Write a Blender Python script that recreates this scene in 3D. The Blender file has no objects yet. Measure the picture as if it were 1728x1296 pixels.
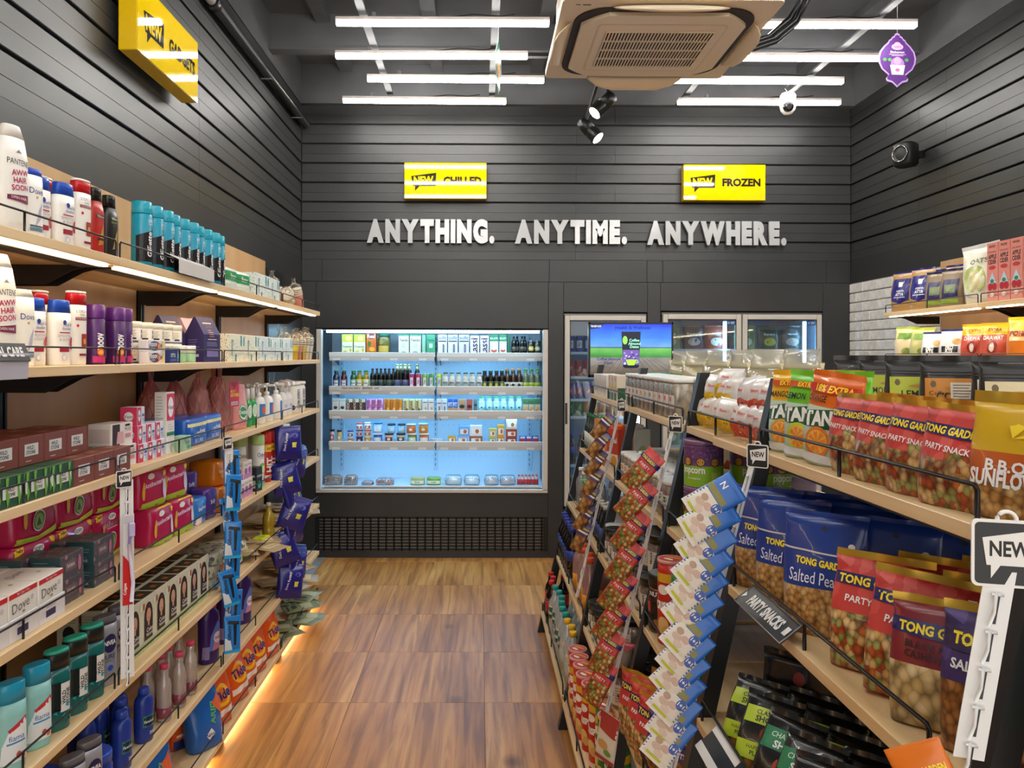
import bpy, bmesh, math, random
from mathutils import Vector, Matrix
R = math.radians
random.seed(7)
C = bpy.context.scene.collection
scene = bpy.context.scene

# ------------------------------------------------------------------ camera, world, exposure
cam_d = bpy.data.cameras.new('camera'); cam = bpy.data.objects.new('camera', cam_d); C.objects.link(cam)
FPX = 1330.0                                   # focal length in pixels of the 1728 px wide frame
cam_d.sensor_fit = 'HORIZONTAL'; cam_d.sensor_width = 36.0; cam_d.lens = FPX / 1728 * 36
YAW, ROLL = 0.0070, 0.0030
cam.location = (0, 0, 1.55)
cam.rotation_euler = (Matrix.Rotation(-YAW, 3, 'Z') @ Matrix.Rotation(math.pi/2, 3, 'X') @ Matrix.Rotation(ROLL, 3, 'Z')).to_euler()
cam_d.shift_x = (54 - FPX*math.tan(YAW)) / 1728
cam_d.shift_y = -48 / 1728
cam_d.clip_start = 0.02
scene.camera = cam
w = bpy.data.worlds.new('world'); scene.world = w; w.use_nodes = True
w.node_tree.nodes['Background'].inputs[0].default_value = (1.0, 0.97, 0.93, 1)
w.node_tree.nodes['Background'].inputs[1].default_value = 1.0
vs = scene.view_settings
vs.view_transform = 'Standard'; vs.look = 'None'; vs.gamma = 1.0; vs.use_curve_mapping = False
vs.exposure = 0.75
LAMP_POWER = 24.0      # emission strength of the ceiling battens

# ------------------------------------------------------------------ materials
def lin(h):
    h = h.lstrip('#'); v = [int(h[i:i+2], 16)/255 for i in (0, 2, 4)]
    return tuple(c/12.92 if c <= .04045 else ((c+.055)/1.055)**2.4 for c in v) + (1.0,)
_mc = {}
def M(hexc, r=.42, metal=0.0, em=0.0, sp=.5, coat=0.0, alpha=1.0, sheen=0.0):
    k = (hexc, r, metal, em, sp, coat, alpha)
    if k in _mc: return _mc[k]
    m = bpy.data.materials.new('paint_' + hexc.strip('#')); m.use_nodes = True
    n = m.node_tree.nodes; b = n['Principled BSDF']
    b.inputs['Base Color'].default_value = lin(hexc); b.inputs['Roughness'].default_value = r
    b.inputs['Metallic'].default_value = metal; b.inputs['Specular IOR Level'].default_value = sp
    b.inputs['Coat Weight'].default_value = coat; b.inputs['Alpha'].default_value = alpha
    if em:
        b.inputs['Emission Color'].default_value = lin(hexc); b.inputs['Emission Strength'].default_value = em
    _mc[k] = m; return m
def film(hexc, r=.28, alpha=1.0): return M(hexc, r, 0, 0, .5, .25, alpha)     # glossy plastic film
def plastic(hexc, r=.35): return M(hexc, r)
def card(hexc): return M(hexc, .5)
def nodes_mat(name, build):
    if name in _mc: return _mc[name]
    m = bpy.data.materials.new(name); m.use_nodes = True
    nt = m.node_tree; b = nt.nodes['Principled BSDF']
    def N(t, **kw):
        nd = nt.nodes.new(t)
        for a, v in kw.items(): setattr(nd, a, v)
        return nd
    build(nt, b, N, nt.links.new); _mc[name] = m; return m
def ramp(N, stops, interp='LINEAR'):
    c = N('ShaderNodeValToRGB'); e = c.color_ramp.elements; c.color_ramp.interpolation = interp
    while len(e) < len(stops): e.new(.5)
    for i, (p, h) in enumerate(stops): e[i].position = p; e[i].color = lin(h)
    return c
def coords(N, L, scale, src='Object', rnd=False):
    t = N('ShaderNodeTexCoord'); mp = N('ShaderNodeMapping'); mp.inputs['Scale'].default_value = scale
    L(t.outputs[src], mp.inputs['Vector'])
    if rnd:
        oi = N('ShaderNodeObjectInfo'); mu = N('ShaderNodeMath', operation='MULTIPLY'); mu.inputs[1].default_value = 37.0
        L(oi.outputs['Random'], mu.inputs[0]); cb = N('ShaderNodeCombineXYZ')
        for i in range(3): L(mu.outputs[0], cb.inputs[i])
        L(cb.outputs[0], mp.inputs['Location'])
    return mp.outputs[0]
def nuts(name, stops, scale=75, dark='#5a3216', rough=.3):
    def f(nt, b, N, L):
        v = coords(N, L, (scale, scale, scale*.8))
        nz = N('ShaderNodeTexNoise'); nz.inputs['Scale'].default_value = .6; L(v, nz.inputs['Vector'])
        mx = N('ShaderNodeMixRGB'); mx.inputs[0].default_value = .35; L(v, mx.inputs[1]); L(nz.outputs['Color'], mx.inputs[2])
        vo = N('ShaderNodeTexVoronoi'); vo.inputs['Scale'].default_value = 1.0; L(mx.outputs[0], vo.inputs['Vector'])
        sp = N('ShaderNodeSeparateColor'); L(vo.outputs['Color'], sp.inputs[0])
        cr = ramp(N, stops, 'CONSTANT'); L(sp.outputs[0], cr.inputs[0])
        de = ramp(N, [(0.0, '#ffffff'), (.35, '#e8e0d0'), (.8, dark)]); L(vo.outputs['Distance'], de.inputs[0])
        mu = N('ShaderNodeMixRGB', blend_type='MULTIPLY'); mu.inputs[0].default_value = .85
        L(cr.outputs[0], mu.inputs[1]); L(de.outputs[0], mu.inputs[2]); L(mu.outputs[0], b.inputs['Base Color'])
        b.inputs['Roughness'].default_value = rough; b.inputs['Coat Weight'].default_value = .2
    return nodes_mat(name, f)
def specks(name, base, cols, scale=60, thr=.16):
    def f(nt, b, N, L):
        v = coords(N, L, (scale,)*3)
        vo = N('ShaderNodeTexVoronoi'); L(v, vo.inputs['Vector']); vo.inputs['Scale'].default_value = 1
        nz = N('ShaderNodeTexNoise'); nz.inputs['Scale'].default_value = 2.2; L(v, nz.inputs['Vector'])
        ad = N('ShaderNodeMath', operation='MULTIPLY_ADD'); L(nz.outputs['Fac'], ad.inputs[0]); ad.inputs[1].default_value = .5; L(vo.outputs['Distance'], ad.inputs[2])
        lt = N('ShaderNodeMath', operation='LESS_THAN'); lt.inputs[1].default_value = thr+.25; L(ad.outputs[0], lt.inputs[0])
        sp = N('ShaderNodeSeparateColor'); L(vo.outputs['Color'], sp.inputs[0])
        cr = ramp(N, [(i/len(cols), c) for i, c in enumerate(cols)], 'CONSTANT'); L(sp.outputs[0], cr.inputs[0])
        mx = N('ShaderNodeMixRGB'); L(lt.outputs[0], mx.inputs[0]); mx.inputs[1].default_value = lin(base); L(cr.outputs[0], mx.inputs[2])
        L(mx.outputs[0], b.inputs['Base Color']); b.inputs['Roughness'].default_value = .45
    return nodes_mat(name, f)
def wood(name, cols, scale=(3, 40, 40), rough=.45):
    def f(nt, b, N, L):
        v = coords(N, L, scale, rnd=True)
        nz = N('ShaderNodeTexNoise'); nz.inputs['Scale'].default_value = 1.0; nz.inputs['Detail'].default_value = 4; L(v, nz.inputs['Vector'])
        cr = ramp(N, [(.3, cols[0]), (.5, cols[1]), (.72, cols[2])]); L(nz.outputs['Fac'], cr.inputs[0])
        L(cr.outputs[0], b.inputs['Base Color']); b.inputs['Roughness'].default_value = rough
    return nodes_mat(name, f)
def grimy(name, c1, c2, scale=3.0, rough=(.35, .6), bump=0.0, sp=.5):
    def f(nt, b, N, L):
        v = coords(N, L, (scale,)*3)
        nz = N('ShaderNodeTexNoise'); nz.inputs['Scale'].default_value = 1.0; nz.inputs['Detail'].default_value = 5; L(v, nz.inputs['Vector'])
        cr = ramp(N, [(.35, c1), (.7, c2)]); L(nz.outputs['Fac'], cr.inputs[0]); L(cr.outputs[0], b.inputs['Base Color'])
        mr = N('ShaderNodeMapRange'); mr.inputs['To Min'].default_value = rough[0]; mr.inputs['To Max'].default_value = rough[1]
        L(nz.outputs['Fac'], mr.inputs['Value']); L(mr.outputs[0], b.inputs['Roughness'])
        b.inputs['Specular IOR Level'].default_value = sp
        if bump:
            bp = N('ShaderNodeBump'); bp.inputs['Strength'].default_value = bump; bp.inputs['Distance'].default_value = .01
            L(nz.outputs['Fac'], bp.inputs['Height']); L(bp.outputs[0], b.inputs['Normal'])
    return nodes_mat(name, f)
def clear(name, tint, op=.12, gl=.08, rough=.03):
    """thin clear plastic or glass: mostly see-through, a little tint and a little gloss"""
    def f(nt, b, N, L):
        out = nt.nodes['Material Output']
        tr = N('ShaderNodeBsdfTransparent'); tr.inputs[0].default_value = lin(tint)
        df = N('ShaderNodeBsdfDiffuse'); df.inputs[0].default_value = lin(tint)
        g = N('ShaderNodeBsdfGlossy'); g.inputs['Roughness'].default_value = rough
        m1 = N('ShaderNodeMixShader'); m1.inputs[0].default_value = op; L(tr.outputs[0], m1.inputs[1]); L(df.outputs[0], m1.inputs[2])
        lw = N('ShaderNodeLayerWeight'); lw.inputs['Blend'].default_value = .25
        mm = N('ShaderNodeMath', operation='MULTIPLY_ADD'); L(lw.outputs['Fresnel'], mm.inputs[0]); mm.inputs[1].default_value = .6; mm.inputs[2].default_value = gl
        m2 = N('ShaderNodeMixShader'); L(mm.outputs[0], m2.inputs[0]); L(m1.outputs[0], m2.inputs[1]); L(g.outputs[0], m2.inputs[2])
        L(m2.outputs[0], out.inputs['Surface'])
    return nodes_mat(name, f)

# ------------------------------------------------------------------ mesh building
class MB:
    def __init__(s): s.v = []; s.f = []; s.mi = []; s.mats = []; s.sm = []
    def m(s, mat):
        if mat not in s.mats: s.mats.append(mat)
        return s.mats.index(mat)
    def add(s, vs, fs, mat, smooth=False, X=None):
        o = len(s.v); k = s.m(mat)
        s.v += [tuple(X @ Vector(p)) if X is not None else tuple(p) for p in vs]
        for f in fs: s.f.append(tuple(i+o for i in f)); s.mi.append(k); s.sm.append(smooth)
        return s
    def box(s, x0, x1, y0, y1, z0, z1, mat, X=None):
        vs = [(x, y, z) for z in (z0, z1) for y in (y0, y1) for x in (x0, x1)]
        return s.add(vs, [(0, 2, 3, 1), (4, 5, 7, 6), (0, 1, 5, 4), (2, 6, 7, 3), (0, 4, 6, 2), (1, 3, 7, 5)], mat, X=X)
    def bbox(s, x0, x1, y0, y1, z0, z1, mat, c=.002, X=None):
        """box with chamfered edges"""
        bm = bmesh.new(); bmesh.ops.create_cube(bm, size=1)
        for v in bm.verts: v.co = Vector((x0+(v.co.x+.5)*(x1-x0), y0+(v.co.y+.5)*(y1-y0), z0+(v.co.z+.5)*(z1-z0)))
        bmesh.ops.bevel(bm, geom=bm.edges[:], offset=c, segments=1, affect='EDGES')
        bm.verts.index_update()
        s.add([v.co[:] for v in bm.verts], [[v.index for v in f.verts] for f in bm.faces], mat, X=X); bm.free(); return s
    def prism(s, pts, d0, d1, mat, axis='y', X=None):
        """extrude a 2D outline (u, w) along an axis; y: (u,*,w)  x: (*,u,w)  z: (u,w,*)"""
        n = len(pts)
        def P(u, w, d): return {'y': (u, d, w), 'x': (d, u, w), 'z': (u, w, d)}[axis]
        vs = [P(u, w, d0) for u, w in pts] + [P(u, w, d1) for u, w in pts]
        return s.add(vs, [tuple(range(n)), tuple(range(2*n-1, n-1, -1))] + [(i, (i+1) % n, n+(i+1) % n, n+i) for i in range(n)], mat, X=X)
    def tube(s, pts, r, mat, seg=6, closed=False, X=None):
        P = [Vector(p) for p in pts]; vs = []; fs = []; n = len(P)
        for i, p in enumerate(P):
            a = P[i-1] if (i or closed) else None; b = P[(i+1) % n] if (i < n-1 or closed) else None
            t = ((b-p).normalized() if b is not None else Vector()) + ((p-a).normalized() if a is not None else Vector())
            t.normalize(); up = Vector((0, 0, 1)) if abs(t.z) < .9 else Vector((1, 0, 0))
            u = t.cross(up).normalized(); w_ = u.cross(t)
            for k in range(seg):
                an = 2*math.pi*k/seg; vs.append(p + r*(math.cos(an)*u + math.sin(an)*w_))
        for i in range(n if closed else n-1):
            j = (i+1) % n
            for k in range(seg): fs.append((i*seg+k, i*seg+(k+1) % seg, j*seg+(k+1) % seg, j*seg+k))
        if not closed: fs += [tuple(range(seg)), tuple(range(len(vs)-1, len(vs)-seg-1, -1))]
        return s.add(vs, fs, mat, True, X=X)
    def lathe(s, prof, mat, seg=20, X=None, smooth=True):
        """prof rows (z, r [, material]) ; the material of a row colours the band above it"""
        return s.loft(Shape([(q[0], q[1], q[1], 2) + tuple(q[2:]) for q in prof]), mat, seg, X=X, smooth=smooth)
    def loft(s, sh, mat, seg=20, X=None, smooth=True, paint=None):
        rows = sh.rows; vs = []; cur = mat
        for r in rows:
            for k in range(seg): vs.append(sh.ringpt(r, 2*math.pi*k/seg))
        o = len(s.v); s.v += [tuple(X @ Vector(p)) if X is not None else tuple(p) for p in vs]
        for i in range(len(rows)-1):
            if len(rows[i]) > 4 and rows[i][4] is not None: cur = rows[i][4]
            for k in range(seg):
                q = (i*seg+k, i*seg+(k+1) % seg, (i+1)*seg+(k+1) % seg, (i+1)*seg+k)
                mm = cur
                if paint:
                    c = [sum(vs[j][e] for j in q)/4 for e in range(3)]; mm = paint(c[0], c[1], c[2]) or cur
                s.f.append(tuple(j+o for j in q)); s.mi.append(s.m(mm)); s.sm.append(smooth)
        n = len(rows)
        s.f.append(tuple(o+k for k in range(seg-1, -1, -1))); s.mi.append(s.m(mat)); s.sm.append(False)
        s.f.append(tuple(o+(n-1)*seg+k for k in range(seg))); s.mi.append(s.m(cur)); s.sm.append(False)
        return s
    def mesh(s, name):
        me = bpy.data.meshes.new(name); me.from_pydata(s.v, [], s.f)
        for m in s.mats: me.materials.append(m)
        me.polygons.foreach_set('material_index', s.mi); me.polygons.foreach_set('use_smooth', s.sm)
        me.update(); return me
    def build(s, name, parent=None, loc=None, rz=None):
        o = bpy.data.objects.new(name, s.mesh(name)); C.objects.link(o); o.parent = parent
        if loc is not None: o.location = loc
        if rz is not None: o.rotation_euler = (0, 0, rz)
        return o
class Shape:
    """stack of superellipse rings (z, half width, half depth, exponent [, material]); wr = soft wrinkles"""
    def __init__(s, rows, wr=0.0, seed=0.0): s.rows = rows; s.wr = wr; s.seed = seed
    def wrinkle(s, x, z):
        if not s.wr: return 0.0
        q = s.seed
        return s.wr*(math.sin(71*x+43*z+q)*.5 + math.sin(47*z-39*x+2.3*q)*.6 + math.sin(120*x-88*z+q*3.1)*.35)
    def ringpt(s, r, an):
        z, a, b, n = r[:4]; c, q = math.cos(an), math.sin(an)
        x = a*math.copysign(abs(c)**(2/n), c); y = b*math.copysign(abs(q)**(2/n), q)
        if s.wr: y += math.copysign(1, q)*s.wrinkle(x, z)*min(1, b/.012)*min(1, abs(q)*1.6)
        return (x, y, z)
    def front(s, x, z):
        rows = s.rows; z = min(max(z, rows[0][0]), rows[-1][0])
        for i in range(len(rows)-1):
            if rows[i][0] <= z <= rows[i+1][0] and rows[i+1][0] > rows[i][0]:
                t = (z-rows[i][0])/(rows[i+1][0]-rows[i][0]); p, q = rows[i], rows[i+1]
                a, b, n = (p[k]+(q[k]-p[k])*t for k in (1, 2, 3)); break
        else: a, b, n = rows[-1][1:4]
        u = min(abs(x/a), .9995) if a else 0
        qq = (1-u**n)**(1/n)
        y = b*qq
        if s.wr: y += s.wrinkle(x, z)*min(1, b/.012)*min(1, qq*1.2)
        return -y
_tc = {}
def text_tris(body, bold=.0, res=2):
    """triangles of a line of lettering, cap height about 1, centred"""
    k = (body, bold, res)
    if k in _tc: return _tc[k]
    cu = bpy.data.curves.new('t', 'FONT'); cu.body = body; cu.size = 1.0; cu.offset = bold; cu.resolution_u = res
    cu.align_x = 'CENTER'; cu.align_y = 'CENTER'
    ob = bpy.data.objects.new('t', cu); me = ob.to_mesh(); me.calc_loop_triangles()
    vs = [v.co.copy() for v in me.vertices]; ts = [tuple(t.vertices) for t in me.loop_triangles]
    ob.to_mesh_clear(); bpy.data.objects.remove(ob); bpy.data.curves.remove(cu)
    if vs:
        x0, x1 = min(v.x for v in vs), max(v.x for v in vs); y0, y1 = min(v.y for v in vs), max(v.y for v in vs)
        hh = max(y1-y0, .3)
        vs = [((v.x-(x0+x1)/2)/hh, (v.y-(y0+y1)/2)/hh) for v in vs]
    _tc[k] = (vs, ts); return _tc[k]
class Dec(MB):
    """flat print laid on a surface; surf(u, v, lift) gives the point"""
    def __init__(s, surf, off=.0006, L=.02): super().__init__(); s.surf = surf; s.off = off; s.L = L; s.k = 0
    def lift(s): s.k += 1; return s.off + s.k*.00018
    def tris(s, vs, ts, mat):
        lf = s.lift(); vs = [tuple(v) for v in vs]; out = []; st = list(ts); cache = {}
        def mid(a, b):
            k = (min(a, b), max(a, b))
            if k not in cache: cache[k] = len(vs); vs.append(((vs[a][0]+vs[b][0])/2, (vs[a][1]+vs[b][1])/2))
            return cache[k]
        L2 = s.L**2; guard = 0
        while st and guard < 6000:
            guard += 1
            a, b, c = st.pop(); d = [((vs[p][0]-vs[q][0])**2+(vs[p][1]-vs[q][1])**2) for p, q in ((a, b), (b, c), (c, a))]
            m = max(d)
            if m <= L2: out.append((a, b, c)); continue
            i = d.index(m); a, b, c = ((a, b, c), (b, c, a), (c, a, b))[i]; k = mid(a, b); st += [(a, k, c), (k, b, c)]
        out += st
        return s.add([s.surf(u, v, lf) for u, v in vs], out, mat)
    def rect(s, u0, u1, v0, v1, mat): return s.tris([(u0, v0), (u1, v0), (u1, v1), (u0, v1)], [(0, 1, 2), (0, 2, 3)], mat)
    def ell(s, cu, cv, ru, rv, mat, n=20):
        return s.tris([(cu, cv)] + [(cu+ru*math.cos(2*math.pi*i/n), cv+rv*math.sin(2*math.pi*i/n)) for i in range(n)], [(0, 1+i, 1+(i+1) % n) for i in range(n)], mat)
    def poly(s, pts, mat):
        n = len(pts); cu = sum(p[0] for p in pts)/n; cv = sum(p[1] for p in pts)/n
        return s.tris([(cu, cv)]+list(pts), [(0, 1+i, 1+(i+1) % n) for i in range(n)], mat)
    def text(s, body, cu, cv, h, mat, bold=.0, rot=0, sx=1.0, maxw=None):
        vs, ts = text_tris(body, bold)
        if not vs: return s
        if maxw:
            wd = (max(v[0] for v in vs)-min(v[0] for v in vs))*h*sx
            if wd > maxw: sx *= maxw/wd
        c, q = math.cos(rot), math.sin(rot)
        return s.tris([(cu+(x*sx*c-y*q)*h, cv+(x*sx*q+y*c)*h) for x, y in vs], ts, mat)
    def lines(s, u0, u1, v, n, dv, t, mat, seed=1):
        rn = random.Random(seed)
        for i in range(n): s.rect(u0, u0+(u1-u0)*rn.uniform(.55, 1), v-i*dv-t, v-i*dv, mat)
        return s
def on_front(sh): return lambda u, v, o: (u, sh.front(u, v)-o, v)
def face(kind, w, d, h):
    return {'front': lambda u, v, o: (u, -d/2-o, v), 'near': lambda u, v, o: (-w/2-o, -u, v), 'far': lambda u, v, o: (w/2+o, u, v),
            'back': lambda u, v, o: (-u, d/2+o, v), 'top': lambda u, v, o: (u, v, h+o)}[kind]
def cyl(r): return lambda u, v, o: ((r+o)*math.sin(u/r), -(r+o)*math.cos(u/r), v)

# ------------------------------------------------------------------ things
ALL = []
class Spec:
    """a kind of thing: root mesh plus parts, built once; put() makes an individual"""
    def __init__(s, name, cat): s.name = name; s.cat = cat; s.parts = []
    def part(s, name, mb, parent=0, label=None):
        s.parts.append((name, mb.mesh(name) if mb is not None else None, parent, label)); return len(s.parts)-1
    def put(s, loc, rz=0.0, label='', group=None, rx=0.0, ry=0.0, order='cam', name=None, cat=None, mat=None):
        obs = []
        for i, (pn, me, pa, lb) in enumerate(s.parts):
            o = bpy.data.objects.new((name or s.name) if i == 0 else pn, me); C.objects.link(o)
            if i: o.parent = obs[pa]
            if lb: o['label'] = lb
            obs.append(o)
        r = obs[0]
        if mat is not None: r.matrix_world = mat
        else: r.location = loc; r.rotation_euler = (rx, ry, rz)
        r['label'] = label; r['category'] = cat or s.cat
        if group: r['group'] = group
        ALL.append((r, order, tuple(r.matrix_world.translation) if mat is not None else tuple(loc))); return r
def thing(name, label, cat, loc=(0, 0, 0), rz=0.0, group=None):
    o = bpy.data.objects.new(name, None); C.objects.link(o); o.location = loc; o.rotation_euler = (0, 0, rz)
    o['label'] = label; o['category'] = cat
    if group: o['group'] = group
    o.empty_display_size = .05; return o
def tag(o, label, cat, group=None):
    o['label'] = label; o['category'] = cat
    if group: o['group'] = group
    return o
def struct(o): o['kind'] = 'structure'; return o
ORD = 'nearest second third fourth fifth sixth seventh eighth ninth tenth eleventh twelfth thirteenth fourteenth fifteenth sixteenth seventeenth eighteenth nineteenth twentieth'.split()
def finish_labels():
    by = {}
    for o, order, p in ALL: by.setdefault((o['label'], order), []).append((o, p))
    for (lab, order), L in by.items():
        if len(L) < 2 or order == 'same': continue
        key = {'cam': lambda t: t[1][1], 'x': lambda t: t[1][0], 'top': lambda t: -t[1][2]}[order]
        end = {'cam': 'from the camera', 'x': 'from the shelf end', 'top': 'from the top'}[order]
        for i, (o, p) in enumerate(sorted(L, key=key)):
            wd = ORD[min(i, 19)]
            if i == 0: t = {'cam': 'nearest the camera', 'x': 'first from the toiletries side', 'top': 'topmost'}[order]
            elif i == len(L)-1 and len(L) > 2: t = {'cam': 'farthest from the camera', 'x': 'last from the toiletries side', 'top': 'lowest'}[order]
            else: t = wd + {'cam': ' from the camera', 'x': ' from the toiletries side', 'top': ' from the top'}[order]
            o['label'] = lab + ', ' + t
            if 'group' not in o: o['group'] = lab
# ------------------------------------------------------------------ shared finishes
BLACK = M('#0d0d0e', .45); WIRE = M('#141212', .35, .3); WHITE = plastic('#eeeeec'); INK = M('#161616', .5)
DARKWALL = grimy('black_wall_paint', '#2b2c2d', '#353636', 2.0, (.34, .5))
GROOVE = M('#050505', .8)
BEECH = wood('beech_board', ('#d6b27c', '#e2c393', '#ebd0a4'), (30, 2, 30), .42)
BEECHG = wood('beech_board_gondola', ('#c9a673', '#d8ba8a', '#e3c89b'), (30, 2, 30), .45)
HARDB = wood('beige_hardboard', ('#c39a6b', '#cba576', '#d2ae80'), (1, 6, 1.2), .5)
CONC = grimy('painted_concrete', '#47484a', '#636467', 1.6, (.6, .85), .25)
STEELP = M('#6f7173', .5, .2); RAILP = M('#4b4d4f', .6)
YB, YC = 6.04, 6.06
XL, XR = -1.366, 2.847
SLAT_H, SLAT_Z0 = .1486, 2.272

# ------------------------------------------------------------------ floor
def floor_mat(nt, b, N, L):
    v = coords(N, L, (5.0, .8, 1), rnd=True)
    n1 = N('ShaderNodeTexNoise'); n1.inputs['Scale'].default_value = 1.0; n1.inputs['Detail'].default_value = 6; n1.inputs['Distortion'].default_value = .7; L(v, n1.inputs['Vector'])
    v2 = coords(N, L, (30, 1.3, 1), rnd=True)
    n2 = N('ShaderNodeTexNoise'); n2.inputs['Scale'].default_value = 1.0; n2.inputs['Detail'].default_value = 5; n2.inputs['Distortion'].default_value = 1.2; L(v2, n2.inputs['Vector'])
    v3 = coords(N, L, (2.4, .5, 1), rnd=True)
    wv = N('ShaderNodeTexWave', wave_type='BANDS', bands_direction='X'); wv.inputs['Scale'].default_value = 1.3; wv.inputs['Distortion'].default_value = 7; wv.inputs['Detail'].default_value = 3; wv.inputs['Detail Scale'].default_value = .9
    L(v3, wv.inputs['Vector'])
    c1 = ramp(N, [(.25, '#9c6833'), (.42, '#c08747'), (.58, '#d39c58'), (.78, '#e6ba78')]); L(n1.outputs['Fac'], c1.inputs[0])
    c2 = ramp(N, [(.36, '#94775a'), (.5, '#f4ead8'), (.6, '#ffffff')]); L(n2.outputs['Fac'], c2.inputs[0])
    c3 = ramp(N, [(.0, '#a58a70'), (.22, '#f0e4d4'), (.5, '#ffffff'), (1.0, '#f6e8d4')]); L(wv.outputs['Fac'], c3.inputs[0])
    m1 = N('ShaderNodeMixRGB', blend_type='MULTIPLY'); m1.inputs[0].default_value = .5; L(c1.outputs[0], m1.inputs[1]); L(c2.outputs[0], m1.inputs[2])
    m2 = N('ShaderNodeMixRGB', blend_type='MULTIPLY'); m2.inputs[0].default_value = .38; L(m1.outputs[0], m2.inputs[1]); L(c3.outputs[0], m2.inputs[2])
    vk = coords(N, L, (2.6, 1.7, 1), rnd=True)
    vo = N('ShaderNodeTexVoronoi'); vo.inputs['Scale'].default_value = 1.0; L(vk, vo.inputs['Vector'])
    ck = ramp(N, [(.0, '#4c3a2c'), (.04, '#8d7a68'), (.12, '#ffffff')]); L(vo.outputs['Distance'], ck.inputs[0])
    m3 = N('ShaderNodeMixRGB', blend_type='MULTIPLY'); m3.inputs[0].default_value = .8; L(m2.outputs[0], m3.inputs[1]); L(ck.outputs[0], m3.inputs[2])
    L(m3.outputs[0], b.inputs['Base Color']); b.inputs['Roughness'].default_value = .36
TILE = nodes_mat('wood_look_tile', floor_mat)
fl = struct(MB().box(XL, XR, -1.5, YC, -.05, -.004, M('#8f7a60', .7)).build('floor'))
fl['label'] = 'wood-look tiled shop floor'
tile_me = MB().bbox(-.2993, .2993, -.2993, .2993, -.004, 0, TILE, .0012).mesh('tile')
for j in range(13):
    for i in range(6):
        x, y = -.875+.6*i, 5.62-.6*j
        if x > 2.6: continue
        t = bpy.data.objects.new('tile', tile_me); C.objects.link(t); t.parent = fl; t.location = (x, y, 0)
te = MB().bbox(-.2993, .2993, -.055, .055, -.004, 0, TILE, .0012).mesh('tile')
for i in range(6):
    t = bpy.data.objects.new('tile', te); C.objects.link(t); t.parent = fl; t.location = (-.875+.6*i, 5.98, 0)
o = MB().box(XL, -1.178, -1.0, YB, -.004, .001, M('#8f9190', .55)).build('floor_edge_strip', fl)

# ------------------------------------------------------------------ walls with shiplap slats
def slat_mesh(length, h=SLAT_H):
    """one board along x, facing -y, bottom at z=0: a lower and an upper face with a fine groove between, gap below"""
    g = .011; m_ = h*.52
    prof = [(0, g), (.016, g), (.018, g+.003), (.015, m_-.001), (.0125, m_), (.0155, m_+.001), (.0125, h-.001), (.003, h), (0, h)]
    return MB().prism([(-u, v) for u, v in prof], 0, length, DARKWALL, 'x')
def slat_wall(wall, org, rz, spans, n):
    cache = {}
    for k in range(n):
        for (a, b) in spans(k):
            L_ = round(b-a-.0016, 4)
            if L_ not in cache:
                mb = MB(); src = slat_mesh(L_); mb = src
                cache[L_] = mb.mesh('slat')
            o = bpy.data.objects.new('slat', cache[L_]); C.objects.link(o); o.parent = wall
            p = Vector(org) + Matrix.Rotation(rz, 3, 'Z') @ Vector((a, 0, 0)); p.z = SLAT_Z0 + k*SLAT_H
            o.location = p; o.rotation_euler = (0, 0, rz)
NS = 8
wb = struct(MB().box(XL-.1, XR+.1, YC+.72, YC+.82, 0, 3.9, M('#1b1c1d', .7)).build('wall_back')); wb['label'] = 'black slatted back wall'
fm = MB()
# backing skin with openings for the chiller and the refrigerators
CH = (-1.24, .509, .528, 1.745); FR = (.645, 1.272, .39, 1.868); FZ = (1.394, 2.62, .39, 1.88)
xs = [XL, CH[0], CH[1], FR[0], FR[1], FZ[0], FZ[1], XR]
def skin(x0, x1, z0, z1, mat=GROOVE, y0=YC-.004, y1=YC+.03): fm.box(x0, x1, y0, y1, z0, z1, mat)
skin(XL, XR, 1.88, 3.9); skin(XL, CH[0], 0, 1.88); skin(CH[0], CH[1], CH[3], 1.88); skin(CH[0], CH[1], 0, CH[2]); skin(CH[1], FR[0], 0, 1.88)
skin(FR[0], FR[1], FR[3], 1.88); skin(FR[0], FR[1], 0, FR[2]); skin(FR[1], FZ[0], 0, 1.88); skin(FZ[0], FZ[1], 0, FZ[2]); skin(FZ[1], XR, 0, 1.88)
fm.build('backing', wb)
def panel(x0, x1, z0, z1):
    MB().bbox(x0+.0008, x1-.0008, YB, YC-.004, z0+.0008, z1-.0008, DARKWALL, .0015).build('panel', wb)
for a, b in ((XL, -1.21), (-1.21, .53), (.53, 1.28), (1.28, 1.40), (1.40, 2.66), (2.66, XR)): panel(a, b, 2.115, SLAT_Z0+.012)
panel(XL, -1.255, 0, 2.115); panel(-1.255, .524, 1.757, 2.115); panel(.524, .640, 0, 2.115); panel(.640, 1.285, 1.885, 2.115); panel(1.285, 1.385, 0, 2.115)
panel(1.385, 2.635, 1.897, 2.115); panel(2.635, XR, 0, 2.115); panel(-1.255, .524, .31, .512); panel(-1.255, .524, 0, .055)
panel(.640, 1.285, 0, .37); panel(1.385, 2.635, 0, .37)
slat_wall(wb, (XL, YC, 0), 0, lambda k: ((0, 2.1+.3*(k % 2)), (2.1+.3*(k % 2), XR-XL)), NS)
MB().box(XL, XR, 5.99, YC, SLAT_Z0+NS*SLAT_H, 3.76, CONC).build('top_beam', wb)

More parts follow.
